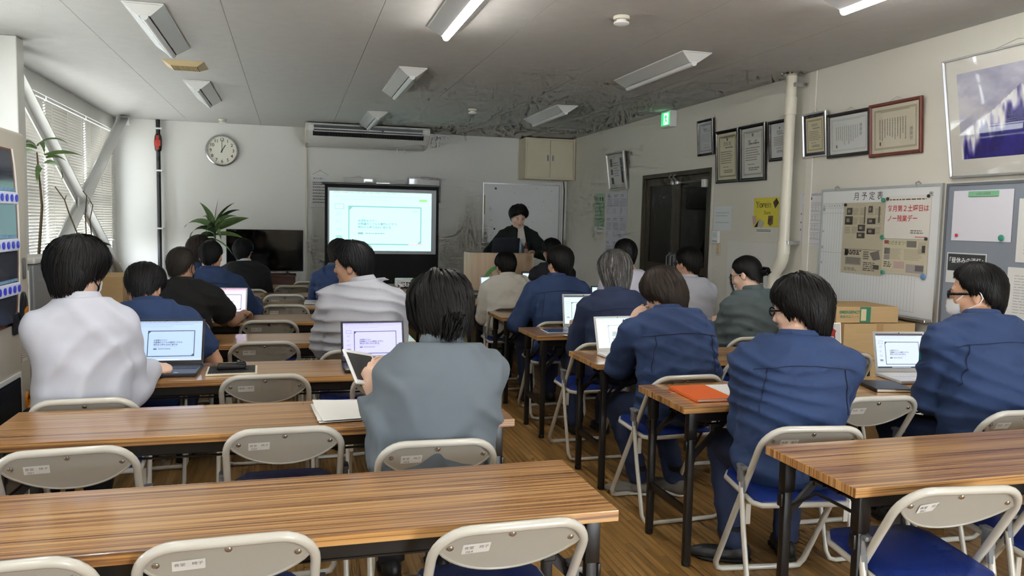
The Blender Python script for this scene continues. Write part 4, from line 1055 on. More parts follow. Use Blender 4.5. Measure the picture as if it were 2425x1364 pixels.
obj('lettering', text_mesh('『昼休みの消灯』', .0365, 'white_ink', bold=.0004), ds, (0, -.0018, .045))
def f_text(p, w, h): p.q(-w/2, w/2, -h/2, h/2, (224, 224, 222), 0); p.lines(-w*.3, w*.4, -h*.4, h*.35, 14, (180, 180, 180), 1, random.Random(3), .3, .4, False, .03)
sheet('typed_sheet', 'typed white sheet below, cut by the right edge', 3.58, 3.35, .95, 1.25, f_text, 'paper', .017)
sheet('plain_sheet', 'white sheet beside the blank one, cut by the right edge', 3.537, 3.30, 1.28, 1.64, f_text, 'paper', .017)

# ================================================================== SLIDE SHOWN ON EVERY DISPLAY
def slide_ui(p, w, h, bg, ink, frame, bar=None, side=True, taskbar=None, layer0=0, L=1):
    """browser window with the seminar slide; w x h centred"""
    p.q(-w/2, w/2, -h/2, h/2, bg, layer0)
    top = bar or tuple(int(c*.93) for c in bg)
    p.q(-w/2, w/2, h*.44, h*.5, top, layer0+L); p.lines(-w*.46, w*.2, h*.455, h*.485, 1, ink, layer0+2*L, random.Random(1), .25, .1, False, w*.05)
    p.lines(-w*.46, w*.42, h*.39, h*.42, 1, tuple((a+2*b)//3 for a, b in zip(ink, bg)), layer0+L, random.Random(2), .35, .05, False, w*.03)
    p.lines(-w*.4, w*.1, h*.345, h*.37, 1, tuple((a+2*b)//3 for a, b in zip(ink, bg)), layer0+L, random.Random(3), .35, .05, False, w*.02)
    if side:
        for k in range(5):
            z = h*.24-k*h*.13; c = frame if k in (4,) else tuple((a+3*b)//4 for a, b in zip(ink, bg))
            if k == 0: p.box_outline(-w*.45, -w*.36, z-h*.04, z+h*.05, w*.004, frame, layer0+L)
            else: p.lines(-w*.44, -w*.37, z-h*.03, z+h*.03, 2, c, layer0+L, random.Random(k), .6, .4)
    x0, x1, z0, z1 = (-w*.32 if side else -w*.25), w*.40, -h*.40, h*.26
    p.box_outline(x0, x1, z0, z1, w*.012, frame, layer0+L)
    c = w*.04
    p.poly([(x0, z1), (x0, z1-c*1.4), (x0+c*1.4, z1)], frame, layer0+2*L); p.poly([(x1, z0), (x1, z0+c*1.4), (x1-c*1.4, z0)], frame, layer0+2*L)
    sw, sh = x1-x0, z1-z0
    p.q(x0+sw*.13, x0+sw*.2, z0+sh*.27, z0+sh*.32, ink, layer0+L); p.lines(x0+sw*.23, x0+sw*.5, z0+sh*.28, z0+sh*.31, 1, ink, layer0+L, random.Random(6), .8, .05, False, w*.02)
    p.q(x0+sw*.13, x0+sw*.62, z0+sh*.375, z0+sh*.38, ink, layer0+L)
    if taskbar: p.q(-w/2, w/2, -h/2, -h*.455, taskbar, layer0+L); p.lines(-w*.2, w*.2, -h*.487, -h*.468, 1, (225, 230, 240), layer0+2*L, random.Random(8), .8, .05, False, w*.012)
    return x0, x1, z0, z1
def slide_text(parent, x0, x1, z0, z1, size, m, y=-.0022):
    sw, sh = x1-x0, z1-z0
    for k, s in enumerate(('AI活用セミナー', '印刷業のリアルな事例とデモで、', '明日から使えるAIに変わる')):
        obj('lettering', text_mesh(s, size, m, 'LEFT', size*.02), parent, (x0+sw*.13, y, z0+sh*(.62-.085*k)))

# ================================================================== LAPTOPS
def laptop(label, x, y, rot, w, d, sh, open_deg, body, key, ui, zt=TH, display='display', brand=None, logo=None, extra=None, txt=True):
    """x,y centre of the base; sh screen lid height; opens away from the sitter at -y"""
    t = thing('laptop', label, 'laptop', (x, y, zt), rot, 'laptops')
    obj('base', G().rbox(-w/2, w/2, -d/2, d/2, .002, .018, .004).mesh('base', body), t)
    kb = G(); nc = 14; kw = (w-.03)/nc
    for r_ in range(5):
        for c_ in range(nc): kb.box(-w/2+.015+c_*kw+.0012, -w/2+.015+(c_+1)*kw-.0012, d*.38-r_*.0185-.016, d*.38-r_*.0185, .018, .0195)
    o = obj('keyboard', kb.mesh('keyboard', key), t); o['kind'] = 'stuff'
    obj('touchpad', G().rbox(-.05, .05, -d*.42, -d*.42+.06, .0178, .0186, .0004).mesh('touchpad', key if body != 'dark_laptop' else 'black_plastic'), t)
    ld = obj('lid', G().rbox(-w/2, w/2, -.004, .004, 0, sh, .003).mesh('lid', body), t, (0, d/2-.006, .016), (R(-(open_deg-90)), 0, 0))
    obj('bezel', G().box(-w/2+.004, w/2-.004, -.0052, -.0045, .004, sh-.004).mesh('bezel', 'black_plastic' if body == 'dark_laptop' else body), ld)
    if ui:
        p = Print(); bw, bh = w-.022, sh-.034
        rect = slide_ui(p, bw, bh, *ui[:3], **ui[3])
        dd = obj('display', p.mesh('display', display), ld, (0, -.0062, sh/2+.006))
        if txt: slide_text(dd, *rect, bw*.028, mat('screen_ink', (40, 42, 60), .6) and 'screen_ink')
    if brand: obj('lettering', text_mesh(brand, .009, 'white_ink'), ld, (0, -.0062, .009))
    obj('webcam', G().lathe([(.003, 0), (.003, -.001)], 8, axis='y').mesh('webcam', 'tv_black'), ld, (0, -.0055, sh-.009))
    obj('hinge', G().tube([(-w*.4, d/2-.004, .017), (w*.4, d/2-.004, .017)], .006, 8).mesh('hinge', body), t)
    if extra:
        for (nm, me, loc) in extra: obj(nm, me, t, loc)
    return t
LIL = ((196, 196, 250), (96, 92, 150), (70, 68, 110)); BLU = ((176, 200, 238), (70, 84, 120), (60, 72, 100)); PNK = ((224, 216, 244), (120, 112, 150), (80, 80, 120)); GRY = ((206, 218, 240), (90, 100, 120), (70, 80, 96)); PALE = ((222, 238, 240), (150, 164, 170), (170, 184, 190)); MIN = ((214, 240, 246), (110, 130, 140), (100, 116, 130))
stk = Print(); stk.q(-.009, .009, -.006, .006, (228, 230, 230), 0)
stk_me = stk.mesh('sticker'); stk_me.transform(Matrix.Rotation(-PI/2, 4, 'X'))
laptop('open dark blue laptop beside the white-shirted elbow', -.603, 3.985, R(-2), .355, .235, .232, 112, 'dark_laptop', 'key', (*BLU, dict(side=False, taskbar=(196, 208, 232))), extra=[('sticker', stk_me, (.085, -.095, .0185))])
gstk = Print(); gstk.q(-.035, .035, -.008, .008, (206, 214, 140), 0); gstk_me = gstk.mesh('sticker'); gstk_me.transform(Matrix.Rotation(-PI/2, 4, 'X'))
laptop('open black laptop with a lilac screen beyond the hand-held tablet', .405, 3.945, R(1), .325, .225, .212, 108, 'dark_laptop', 'key', (*LIL, dict(side=True, taskbar=(52, 54, 70))), brand='FUJITSU', extra=[('sticker', gstk_me, (-.12, -.10, .0188))])
laptop('open silver laptop with a pink browser bar by the black polo shirt', -.492, 6.06, R(-3), .318, .22, .212, 110, 'silver_plastic', 'key_white', (*PNK, dict(side=False, bar=(232, 172, 206))))
laptop('open silver laptop beside the masked person', 3.005, 3.205, R(-9), .283, .225, .212, 104, 'silver_plastic', 'key_white', (*GRY, dict(side=True, bar=(70, 64, 72), taskbar=(50, 56, 66))))
laptop('open small white laptop before the chin-resting person', 1.835, 4.06, R(4), .30, .21, .208, 108, 'white_plastic', 'key_white', (*PALE, dict(side=False)))
laptop('open silver laptop left of the grey-haired person', 2.005, 5.12, R(-2), .315, .22, .235, 102, 'silver_plastic', 'key', (*MIN, dict(side=True, bar=(70, 72, 74))))
laptop('open laptop peeking left of the white shirt near the podium', 1.905, 7.22, R(3), .31, .22, .215, 104, 'silver_plastic', 'key', (*MIN, dict(side=False)), txt=False)
laptop('open dark laptop before the person in the dark suit', 2.60, 8.20, R(0), .30, .21, .20, 105, 'dark_laptop', 'key', (*MIN, dict(side=False, bar=(60, 60, 64))), txt=False)
laptop('open laptop showing white beside the lilac shirt', 2.62, 6.18, R(-6), .30, .21, .205, 104, 'dark_laptop', 'key', (*MIN, dict(side=False)), txt=False)
laptop('black laptop on the podium seen from behind', 2.345, 8.78, PI, .315, .22, .20, 105, 'dark_laptop', 'key', None, zt=1.066)
laptop('open grey laptop before the black sweater', -.51, 8.86, R(2), .30, .21, .19, 112, 'silver_plastic', 'key', (*GRY, dict(side=False)), txt=False)
t = thing('closed_laptop', 'closed silver laptop at the table end near the pale grey shirt', 'laptop', (.26, 7.12, TH), R(-4))
obj('base', G().rbox(-.155, .155, -.11, .11, .002, .012, .003).mesh('base', 'silver_plastic'), t); obj('lid', G().rbox(-.155, .155, -.11, .11, .0125, .02, .003).mesh('lid', 'silver_plastic'), t)

# ================================================================== PAPERS, NOTEBOOKS, PENS
t = thing('ring_notebook', 'black-covered notebook with a pale edge lying under two black pen cases', 'notebook', (-.28, 3.97, TH), R(2))
mat('cover_dark', (40, 40, 40), .6); mat('page_edge', (222, 214, 190), .7)
obj('pages', G().rbox(-.115, .115, -.105, .105, .001, .009, .002).mesh('pages', 'page_edge'), t); obj('cover', G().rbox(-.106, .106, -.088, .100, .0092, .0112, .0006).mesh('cover', 'cover_dark'), t)
for k in range(16): obj('ring', G().tube([(-.10+k*.0133, -.098, .004), (-.10+k*.0133, -.1005, .011), (-.10+k*.0133, -.092, .0118)], .0012, 4).mesh('ring', 'alu'), t)
for k, (yy, lb) in enumerate(((.035, 'black pen case on the notebook, farther one'), (-.008, 'black pen case on the notebook, nearer one'))):
    t = thing('pen_case', lb, 'pen case', (-.283, 3.975+yy, TH+.0115), R(3))
    obj('barrel', G().rbox(-.066, .066, -.014, .014, 0, .024, .007, 3).mesh('barrel', 'black_plastic', True), t); obj('clip', G().rbox(.02, .062, -.003, .003, .024, .027, .001).mesh('clip', 'dark_laptop'), t)
t = thing('loose_papers', 'stack of loose white paper at the sleeve of the grey jacket', 'papers', (.185, 3.04, TH), R(3))
rg = random.Random(6)
for k in range(4):
    g = G(); n = 8; w_, d_ = .20, .28; vs = []
    for j in range(n+1):
        for i in range(n+1):
            x_, y_ = -w_/2+w_*i/n, -d_/2+d_*j/n
            vs.append((x_, y_, .002+k*.003+.012*k*max(0, y_/d_-.1)*(1-i/n)+.012*max(0, y_/d_-.25)))
    g.add(vs, [(j*(n+1)+i, j*(n+1)+i+1, (j+1)*(n+1)+i+1, (j+1)*(n+1)+i) for j in range(n) for i in range(n)])
    obj('paper_sheet', g.mesh('paper_sheet', 'paper', True), t, (rg.uniform(-.01, .01), rg.uniform(-.01, .01), 0), (0, 0, R(rg.uniform(-6, 6))))
t = thing('orange_notebook', 'bright orange notebook at the end of the table', 'notebook', (1.743, 3.078, TH), R(-2))
mat('orange', (226, 104, 40), .45)
obj('pages', G().rbox(-.083, .086, -.136, .136, .004, .013, .001).mesh('pages', 'paper'), t); obj('cover', G().rbox(-.088, .088, -.14, .14, .0132, .0156, .001).mesh('cover', 'orange'), t)
obj('spine', G().rbox(-.0905, -.084, -.14, .14, .001, .0156, .002).mesh('spine', 'orange'), t); obj('back_cover', G().rbox(-.088, .088, -.14, .14, .001, .0036, .001).mesh('back_cover', 'orange'), t)
obj('ribbon', G().box(-.115, -.085, .055, .058, .001, .002).mesh('ribbon', 'paper'), t)
t = thing('printed_papers', 'printed white sheets half under the elbow beside the orange notebook', 'papers', (1.945, 3.14, TH), R(-3))
for k in range(2):
    p = Print(); p.q(-.105, .105, -.13, .13, (232, 232, 228), 0); p.lines(-.09, .09, -.11, .12, 9, (186, 190, 192), 1, random.Random(k), .2, .3, False, .02)
    me = p.mesh('paper_sheet'); me.transform(Matrix.Rotation(-PI/2, 4, 'X')); obj('paper_sheet', me, t, (.008*k, -.006*k, .001+.0015*k), (0, 0, R(3*k)))
t = thing('black_notebook', 'black notebook lying before the silver laptop', 'notebook', (2.70, 3.06, TH), R(-14))
obj('pages', G().rbox(-.083, .086, -.10, .10, .002, .014, .001).mesh('pages', 'page_edge'), t); obj('cover', G().rbox(-.088, .088, -.105, .105, .0142, .017, .001).mesh('cover', 'black_plastic'), t); obj('spine', G().rbox(-.091, -.084, -.105, .105, .001, .017, .002).mesh('spine', 'black_plastic'), t)
t = thing('tablet', 'blue-screened tablet lying flat near the table end', 'tablet', (1.755, 5.11, TH), R(-3))
obj('case', G().rbox(-.085, .085, -.10, .10, .001, .009, .003).mesh('case', 'silver_plastic'), t); obj('screen', G().box(-.077, .077, -.09, .09, .009, .0096).mesh('screen', mat('blue_screen', (74, 98, 150), .12)), t)
t = thing('red_folder', 'small red folder at the wall end of the table by the lanyard wearer', 'folder', (3.22, 6.12, TH), R(12))
obj('cover', G().rbox(-.09, .09, -.03, .03, .001, .12, .003).mesh('cover', mat('crimson', (150, 30, 54), .5)), t); obj('label_paper', G().box(-.06, .06, -.0315, -.0305, .03, .09).mesh('label_paper', 'paper'), t)

# ================================================================== PROJECTOR AND SCREEN
t = thing('projector', 'white projector on the endwise table', 'projector', (1.26, 8.78, TH), R(-3))
obj('body', G().rbox(-.15, .15, -.11, .11, .012, .10, .012, 3).mesh('body', 'white_plastic', True, 30), t)
obj('top_panel', G().rbox(-.06, .08, -.05, .05, .0995, .103, .002).mesh('top_panel', 'silver_plastic'), t)
obj('lens', G().lathe([(.032, .10), (.034, .128), (.026, .13), (.02, .122)], 20, (.06, 0, .056), axis='y').mesh('lens', 'black_plastic', True), t)
for x_ in (-.12, .12):
    for y_ in (-.08, .08): obj('foot', G().lathe([(.012, 0), (.012, .013)], 10, (x_, y_, 0)).mesh('foot', 'rubber'), t)
for k, (x_, z_, w_, h_) in enumerate(((-.115, .035, .03, .028), (-.085, .062, .018, .01), (-.06, .062, .018, .01), (-.03, .06, .02, .014), (-.03, .038, .012, .012), (.0, .06, .026, .012), (.035, .058, .034, .018), (.085, .06, .02, .012), (-.06, .035, .01, .01), (.06, .034, .024, .012))):
    obj('port', G().box(x_-w_/2, x_+w_/2, -.1105, -.108, z_-h_/2, z_+h_/2).mesh('port', 'tv_black'), t)
obj('cable', G().tube([(-.115, -.11, .035), (-.10, -.15, .03), (-.02, -.17, .012), (.08, -.18, .01), (.16, -.16, .008), (.30, -.10, .008)], .004, 6).mesh('cable', 'black_plastic', True), t)
obj('cable', G().tube([(.035, -.11, .058), (.06, -.16, .05), (.13, -.17, .014), (.20, -.14, .008), (.31, -.02, .008)], .004, 6).mesh('cable', 'black_plastic', True), t)
SY = 10.42
t = thing('projection_screen', 'portable projector screen with black borders showing a mint slide', 'projector screen', (1.145, SY, 0))
w_ = .74
mat('screen_cloth', (196, 200, 206), .8)
obj('cloth', G().box(-w_, w_, -.002, .002, .26, 1.905).mesh('cloth', 'screen_black'), t)
obj('white_area', G().box(-.703, .705, -.0035, -.0022, 1.005, 1.855).mesh('white_area', 'screen_cloth'), t)
obj('top_bar', G().rbox(-w_-.035, w_+.02, -.02, .02, 1.895, 1.92, .004).mesh('top_bar', 'black_metal'), t)
obj('handle', G().rbox(-.09, .09, -.02, .02, 1.92, 1.935, .004).mesh('handle', 'alu'), t)
obj('case', G().rbox(-w_-.05, w_+.05, -.05, .05, .14, .27, .012).mesh('case', 'black_metal'), t)
obj('stand_pole', G().tube([(0, .05, .16), (0, .05, 1.92)], .014, 10).mesh('stand_pole', 'black_metal'), t)
for s in (-1, 1): obj('foot_bar', G().bar((s*.55, -.28, .012), (s*.55, .28, .012), .03, .022).rbox(s*.55-.015, s*.55+.015, -.02, .02, .02, .15, .003).mesh('foot_bar', 'black_metal'), t)
p = Print(); rect = slide_ui(p, 1.325, .765, (196, 246, 246), (132, 178, 184), (132, 190, 186), bar=(196, 246, 220), side=True, L=1)
p.q(.50, .60, .27, .30, (150, 232, 130), 3); p.q(.36, .60, -.305, -.285, (222, 200, 206), 2)
im = obj('projected_slide', p.mesh('projected_slide', 'projection_glow'), t, (-.02, -.0042, 1.428))  # slide glows by its own emission, standing in for the projector's light
mat('slide_ink', (112, 158, 164), .8, emit=.55)
slide_text(im, *rect, .036, 'slide_ink', -.0018)
obj('lettering', text_mesh('L D E', .03, 'slide_ink'), im, (rect[1]-.09, -.0018, rect[3]-.06))

# ================================================================== PODIUM WITH BOTTLES
t = thing('podium', 'pale wooden podium with a green ring on its front', 'podium', (2.30, 8.60, 0))
obj('front_panel', G().rbox(-.365, .365, 0, .022, .02, 1.105, .003).mesh('front_panel', 'podium_wood'), t)
for s in (-1, 1): obj('side_panel', G().rbox(s*.355-.011, s*.355+.011, .0225, .40, .02, 1.10, .003).mesh('side_panel', 'podium_wood'), t)
obj('desk_board', G().rbox(-.343, .343, .023, .42, 1.04, 1.064, .003).mesh('desk_board', 'podium_wood'), t); obj('shelf', G().rbox(-.343, .343, .04, .38, .55, .57, .003).mesh('shelf', 'podium_wood'), t)
obj('base', G().rbox(-.36, .36, .01, .41, .001, .05, .004).mesh('base', 'black_metal'), t)
mat('ring_green', (92, 168, 84), .5)
g = G(); n = 40; vs = []
for i in range(n):
    a = 2*PI*i/n
    for r_, y_ in ((.155, -.0005), (.155, -.004), (.195, -.004), (.195, -.0005)): vs.append((r_*math.cos(a), y_, r_*math.sin(a)))
g.add(vs, [(i*4+j, ((i+1) % n)*4+j, ((i+1) % n)*4+(j+1) % 4, i*4+(j+1) % 4) for i in range(n) for j in range(4)])
obj('ring_logo', g.mesh('ring_logo', 'ring_green'), t, (-.03, 0, .77), label='green ring emblem')
def bottle(label, x, y, hgt, r, body, cap, lab):
    t = thing('drink_bottle', label, 'bottle', (x, y, 1.0645), 0, 'bottles on the podium')
    obj('body', G().lathe([(r*.85, 0), (r, .01), (r, hgt*.62), (r*.9, hgt*.7), (r*.45, hgt*.85), (r*.4, hgt*.92)], 18).mesh('body', body, True), t)
    obj('cap', G().lathe([(r*.48, hgt*.91), (r*.48, hgt), (r*.3, hgt*1.005)], 14).mesh('cap', cap, True), t)
    obj('wrapper', G().lathe([(r*1.02, hgt*.22), (r*1.03, hgt*.23), (r*1.03, hgt*.55), (r*1.02, hgt*.56)], 18).mesh('wrapper', lab, True), t)
mat('water', (150, 178, 196), .08, spec=.8); mat('cap_white', (206, 222, 232), .4); mat('label_blue', (120, 150, 176), .4); mat('tea', (92, 44, 40), .1, spec=.8); mat('cap_red', (120, 40, 48), .4); mat('label_pink', (206, 170, 160), .5)
bottle('clear water bottle with a pale label on the podium', 2.532, 8.70, .20, .033, 'water', 'cap_white', 'label_blue')
bottle('small dark red bottle beside the water bottle', 2.602, 8.72, .155, .026, 'tea', 'cap_red', 'label_pink')

# ================================================================== TELEVISION, STAND, PLANT
t = thing('television_stand', 'low dark wooden stand under the television', 'cabinet', (-.36, 10.86, 0))
obj('body', G().rbox(-.42, .40, -.2, .2, .04, .685, .004).mesh('body', 'stand_wood'), t); obj('top_board', G().rbox(-.43, .41, -.21, .21, .686, .706, .003).mesh('top_board', 'stand_wood'), t); obj('plinth', G().rbox(-.40, .38, -.17, .18, 0, .04, .003).mesh('plinth', 'black_metal'), t)
for s in (-1, 1):
    d_ = obj('door', G().rbox(-.005+s*.2-.195, -.005+s*.2+.195, -.212, -.201, .06, .67, .003).mesh('door', 'stand_wood'), t); obj('knob', G().lathe([(.008, 0), (.011, -.015), (.004, -.02)], 10, (-.005+s*.03, -.212, .4), axis='y').mesh('knob', 'alu', True), d_)
t = thing('television', 'black flat television switched off at the end wall', 'television', (-.343, 10.92, .706))
obj('panel', G().rbox(-.487, .487, -.025, .02, .035, .585, .006).mesh('panel', 'black_plastic'), t); obj('screen', G().box(-.478, .478, -.0262, -.0252, .047, .578).mesh('screen', 'tv_black'), t)
for s in (-1, 1): obj('foot', G().bar((s*.28, -.12, .004), (s*.28, .12, .004), .02, .008).rbox(s*.28-.01, s*.28+.01, -.01, .01, .006, .04, .002).mesh('foot', 'black_plastic'), t)
LEAF_RNG = random.Random(31)
def leaf_mesh(L, W, droop, m, fold=.25, twist=None, n=8):
    twist = R(LEAF_RNG.uniform(35, 70)*LEAF_RNG.choice((-1, 1))) if twist is None else twist
    g = G(); vs = []; x = z = 0; a = 0
    for i in range(n+1):
        s = i/n; w = W*math.sin(PI*min(1, .08+s*.92))**.8*(1-.35*s) if i < n else .001
        vs += [(x, -w, z+fold*w), (x, 0, z), (x, w, z+fold*w)]
        x += L/n*math.cos(a); z += L/n*math.sin(a); a -= droop/n*(1+s)
    fs = []
    for i in range(n):
        for j in range(2): fs.append((i*3+j, i*3+j+1, (i+1)*3+j+1, (i+1)*3+j))
    g.add(vs, fs)
    g.v = [(x, y*math.cos(twist)-(z-cz)*math.sin(twist), cz+y*math.sin(twist)+(z-cz)*math.cos(twist)) for (x, y, z), cz in zip(g.v, [g.v[(i//3)*3+1][2] for i in range(len(g.v))])]
    return g.mesh('leaf', m, True, 80)
t = thing('potted_dracaena', 'green broad-leaved dracaena left of the television', 'plant', (-.95, 10.70, 0))
mat('pot', (190, 186, 176), .5); mat('soil', (50, 38, 28), .95)
obj('pot', G().lathe([(.12, 0), (.13, .01), (.17, .27), (.165, .28), (.15, .27), (.15, .24)], 20).mesh('pot', 'pot', True), t); obj('soil', G().lathe([(.148, .235), (.001, .24)], 16).mesh('soil', 'soil'), t)
obj('stem', G().tube([(0, 0, .22), (.02, .01, .6), (0, 0, 1.0), (.005, 0, 1.33)], [.02, .018, .014, .01], 8).mesh('stem', 'leaf_dark', True), t)
rg = random.Random(12)
for (az, el, L, W, dr, z) in ((150, 72, .40, .030, .5, 1.30), (70, 78, .36, .024, .2, 1.34), (40, 52, .46, .030, .7, 1.32), (10, 32, .45, .045, .35, 1.28), (-10, 10, .40, .026, .6, 1.22), (-20, -25, .32, .022, .5, 1.16), (170, 48, .46, .038, 1.5, 1.28), (195, 40, .42, .036, 1.9, 1.24), (215, 20, .36, .036, 1.6, 1.20), (250, 55, .34, .045, 2.0, 1.26), (290, 40, .36, .030, 1.7, 1.22), (120, 60, .4, .032, 1.2, 1.30), (90, 40, .3, .028, 1.4, 1.26), (340, 55, .38, .024, 1.1, 1.32), (20, 66, .40, .026, .5, 1.33), (230, -5, .30, .028, 1.1, 1.16)):
    obj('leaf', leaf_mesh(L, W*1.5, dr, 'leaf' if rg.random() < .6 else 'leaf_dark'), t, (0, 0, z), (0, R(-el), R(az)))
# window plants
t = thing('window_plant', 'drooping green leafed plant beside the window pier', 'plant', (-1.93, 7.02, 0))
obj('pot', G().lathe([(.10, 0), (.14, .30), (.13, .30), (.12, .27)], 18).mesh('pot', 'pot', True), t)
obj('stem', G().tube([(0, 0, .2), (-.03, .02, .9), (.02, .02, 1.5), (.0, 0, 1.92)], [.016, .014, .010, .006], 8).mesh('stem', 'stem', True), t)
for (az, el, L, W, dr, z, x_) in ((190, 30, .20, .022, 1.9, 1.95, 0), (240, 40, .24, .026, 2.2, 1.96, 0), (300, 30, .24, .028, 1.8, 1.97, .01), (350, 40, .26, .024, 1.1, 1.97, 0), (10, 20, .28, .02, .6, 1.90, .05), (40, 20, .22, .024, 1.2, 1.88, .06), (330, 10, .26, .026, 1.6, 1.84, .05), (270, 10, .24, .03, 1.9, 1.80, .03), (170, 10, .14, .018, .7, 1.93, -.02)):
    obj('leaf', leaf_mesh(L, W, dr, 'leaf'), t, (x_, 0, z), (0, R(-el), R(az)))
t = thing('bare_branches', 'dry bare branches with dark leaves standing before the blinds', 'plant', (-1.72, 7.45, 0))
obj('pot', G().lathe([(.10, 0), (.13, .26), (.12, .26), (.11, .24)], 18).mesh('pot', mat('pot_dark', (84, 70, 58), .7), True), t)
for pts, rr in (([(0, 0, .2), (-.03, .0, .8), (-.02, 0, 1.22), (-.10, 0, 1.45), (-.13, 0, 1.56), (-.20, 0, 1.67)], .008), ([(0, 0, .2), (.02, 0, .9), (.03, 0, 1.25), (.025, 0, 1.45), (.04, 0, 1.60), (.01, 0, 1.64)], .007), ([(0, 0, .2), (.05, 0, .9), (.07, 0, 1.25), (.06, 0, 1.40), (.085, 0, 1.52), (.06, 0, 1.56)], .006), ([(-.13, 0, 1.56), (-.115, 0, 1.6)], .004), ([(.085, 0, 1.52), (.05, 0, 1.59)], .003)):
    obj('branch', G().tube(pts, [rr*(1-.5*i/len(pts)) for i in range(len(pts))], 6).mesh('branch', 'stem', True), t)
for (az, el, L, W, dr, z) in ((180, 15, .30, .03, .5, 1.18), (140, 30, .3, .035, .6, 1.15), (200, 5, .3, .03, .8, 1.12), (20, 30, .25, .03, .8, 1.15), (240, 25, .25, .03, .9, 1.12)):
    obj('leaf', leaf_mesh(L, W, dr, 'leaf_dark'), t, (0, 0, z), (0, R(-el), R(az)))

# ================================================================== VENDING MACHINE, SNACK CABINET, BOXES
t = thing('vending_machine', 'beige drinks vending machine cut by the left edge', 'vending machine', (-1.25, 3.745, 0), PI/2)
mat('vend', (196, 190, 176), .4, var=.02); mat('vend_brown', (120, 70, 44), .35); mat('led_blue', (44, 50, 150), .3, emit=.25); mat('led_white', (226, 232, 250), .4); mat('vend_dark', (40, 42, 46), .2); mat('coin_orange', (206, 132, 40), .4); mat('led_red', (255, 60, 40), .4, emit=3)
obj('body', G().rbox(-.55, .55, .06, .72, .02, 1.83, .01).mesh('body', 'vend'), t)
dr_ = obj('door', G().rbox(-.55, .55, -.02, .058, .06, 1.82, .02, 3).mesh('door', 'vend', True, 30), t)
n = 12
edge = [(.335+.06*math.sin(PI*i/n)**.7, .93+.80*i/n) for i in range(n+1)]
obj('window_trim', G().prism([(-.54, .93)]+edge+[(-.54, 1.73)], -.024, -.019).mesh('window_trim', 'vend_brown'), dr_)
obj('window', G().prism([(-.51, .945)]+[(x-.03, .945+(z-.93)*.97) for x, z in edge]+[(-.51, 1.715)], -.028, -.0245).mesh('window', mat('vend_glass', (70, 76, 88), .08)), dr_)
obj('white_edge', G().tube([(x+.012, -.022, z) for x, z in edge], .006, 6).mesh('white_edge', 'white_metal', True), dr_)
cans = [mat('can_%d' % i, c, .3, metal=.3) for i, c in enumerate(((60, 110, 150), (180, 60, 50), (210, 200, 180), (70, 90, 60)))]
for r_, z in enumerate((1.51, 1.30, 1.10)):
    obj('button_strip', G().rbox(-.5, .345, -.044, -.029, z-.03, z+.025, .004).mesh('button_strip', 'led_white'), dr_)
    for c_ in range(9):
        x = .318-c_*.062
        obj('select_button', G().lathe([(.016, -.0445), (.017, -.048), (.010, -.049)], 14, (x, 0, z-.002), axis='y').mesh('select_button', 'led_blue', True), dr_)
        obj('price_tag', G().box(x-.024, x+.024, -.034, -.0295, z+.03, z+.042).mesh('price_tag', 'button_blue'), dr_)
cm = obj('coin_unit', G().lathe([(.075, -.022), (.075, -.03), (.06, -.034)], 20, (.44, 0, .985), axis='y', sx=.65, sy=1.15).mesh('coin_unit', 'vend_dark', True), dr_)
obj('coin_flap', G().prism([(.415, .93), (.455, .95), (.465, 1.0), (.42, .985)], -.04, -.0345).mesh('coin_flap', 'coin_orange'), cm)
obj('note_slot', G().rbox(.285, .355, -.034, -.02, .885, .985, .005).mesh('note_slot', 'vend_dark'), dr_)
obj('lock', G().rbox(.455, .485, -.03, -.019, 1.13, 1.23, .008).mesh('lock', 'hinge_grey', True), dr_)
obj('price_display', G().box(.20, .28, -.024, -.0195, .93, 1.03).mesh('price_display', 'vend_dark'), dr_); obj('price_digits', G().box(.262, .275, -.0252, -.0242, .985, 1.0).mesh('price_digits', 'led_red'), dr_)
p = Print(); p.q(-.04, .04, -.07, .06, (200, 196, 184), 0); p.lines(-.035, .035, -.06, .05, 10, (120, 116, 108), 1, random.Random(2), .4, .4, False, .012); obj('instruction_label', p.mesh('instruction_label'), dr_, (.445, -.0215, .81))
obj('delivery_flap', G().rbox(-.40, .355, -.03, -.018, .42, .68, .012).mesh('delivery_flap', 'vend_dark'), dr_)
obj('delivery_frame', moulding(.80, .30, .02, .01, [(0, 0), (0, -.006), (.02, -.006), (.02, 0)]).mesh('delivery_frame', 'white_metal'), dr_, (-.02, -.02, .55))
obj('coin_return', G().lathe([(.03, -.0205), (.03, -.028), (.022, -.03), (.02, -.022)], 16, (.462, 0, .535), axis='y', sx=.8, sy=1.8).mesh('coin_return', 'coin_orange', True), dr_)
for x_ in (-.48, .48):
    for y_ in (.1, .66): obj('foot', G().lathe([(.025, 0), (.025, .022)], 10, (x_, y_, 0)).mesh('foot', 'rubber'), t)
t = thing('snack_cabinet', 'grey snack cabinet with a pale lid behind the vending machine', 'cabinet', (-1.66, 4.78, 0))
mat('cab_grey', (126, 130, 132), .4); mat('cab_lid', (192, 192, 186), .4)
obj('body', G().rbox(-.30, .315, 0, .50, .02, 1.165, .008).mesh('body', 'cab_grey'), t); obj('lid', G().rbox(-.31, .325, -.012, .51, 1.167, 1.20, .01).mesh('lid', 'cab_lid'), t)
obj('door', G().rbox(-.29, .30, -.012, -.001, .60, 1.15, .004).mesh('door', 'cab_grey'), t); obj('lower_door', G().rbox(-.29, .30, -.012, -.001, .05, .585, .004).mesh('lower_door', 'cab_grey'), t)
p = Print(); p.q(.19, .295, .90, 1.135, (216, 218, 216), 0); p.q(.245, .29, 1.035, 1.06, (60, 70, 130), 1); p.lines(.195, .24, 1.035, 1.06, 2, (90, 92, 96), 1); obj('notice', p.mesh('notice'), t, (0, -.0135, 0))
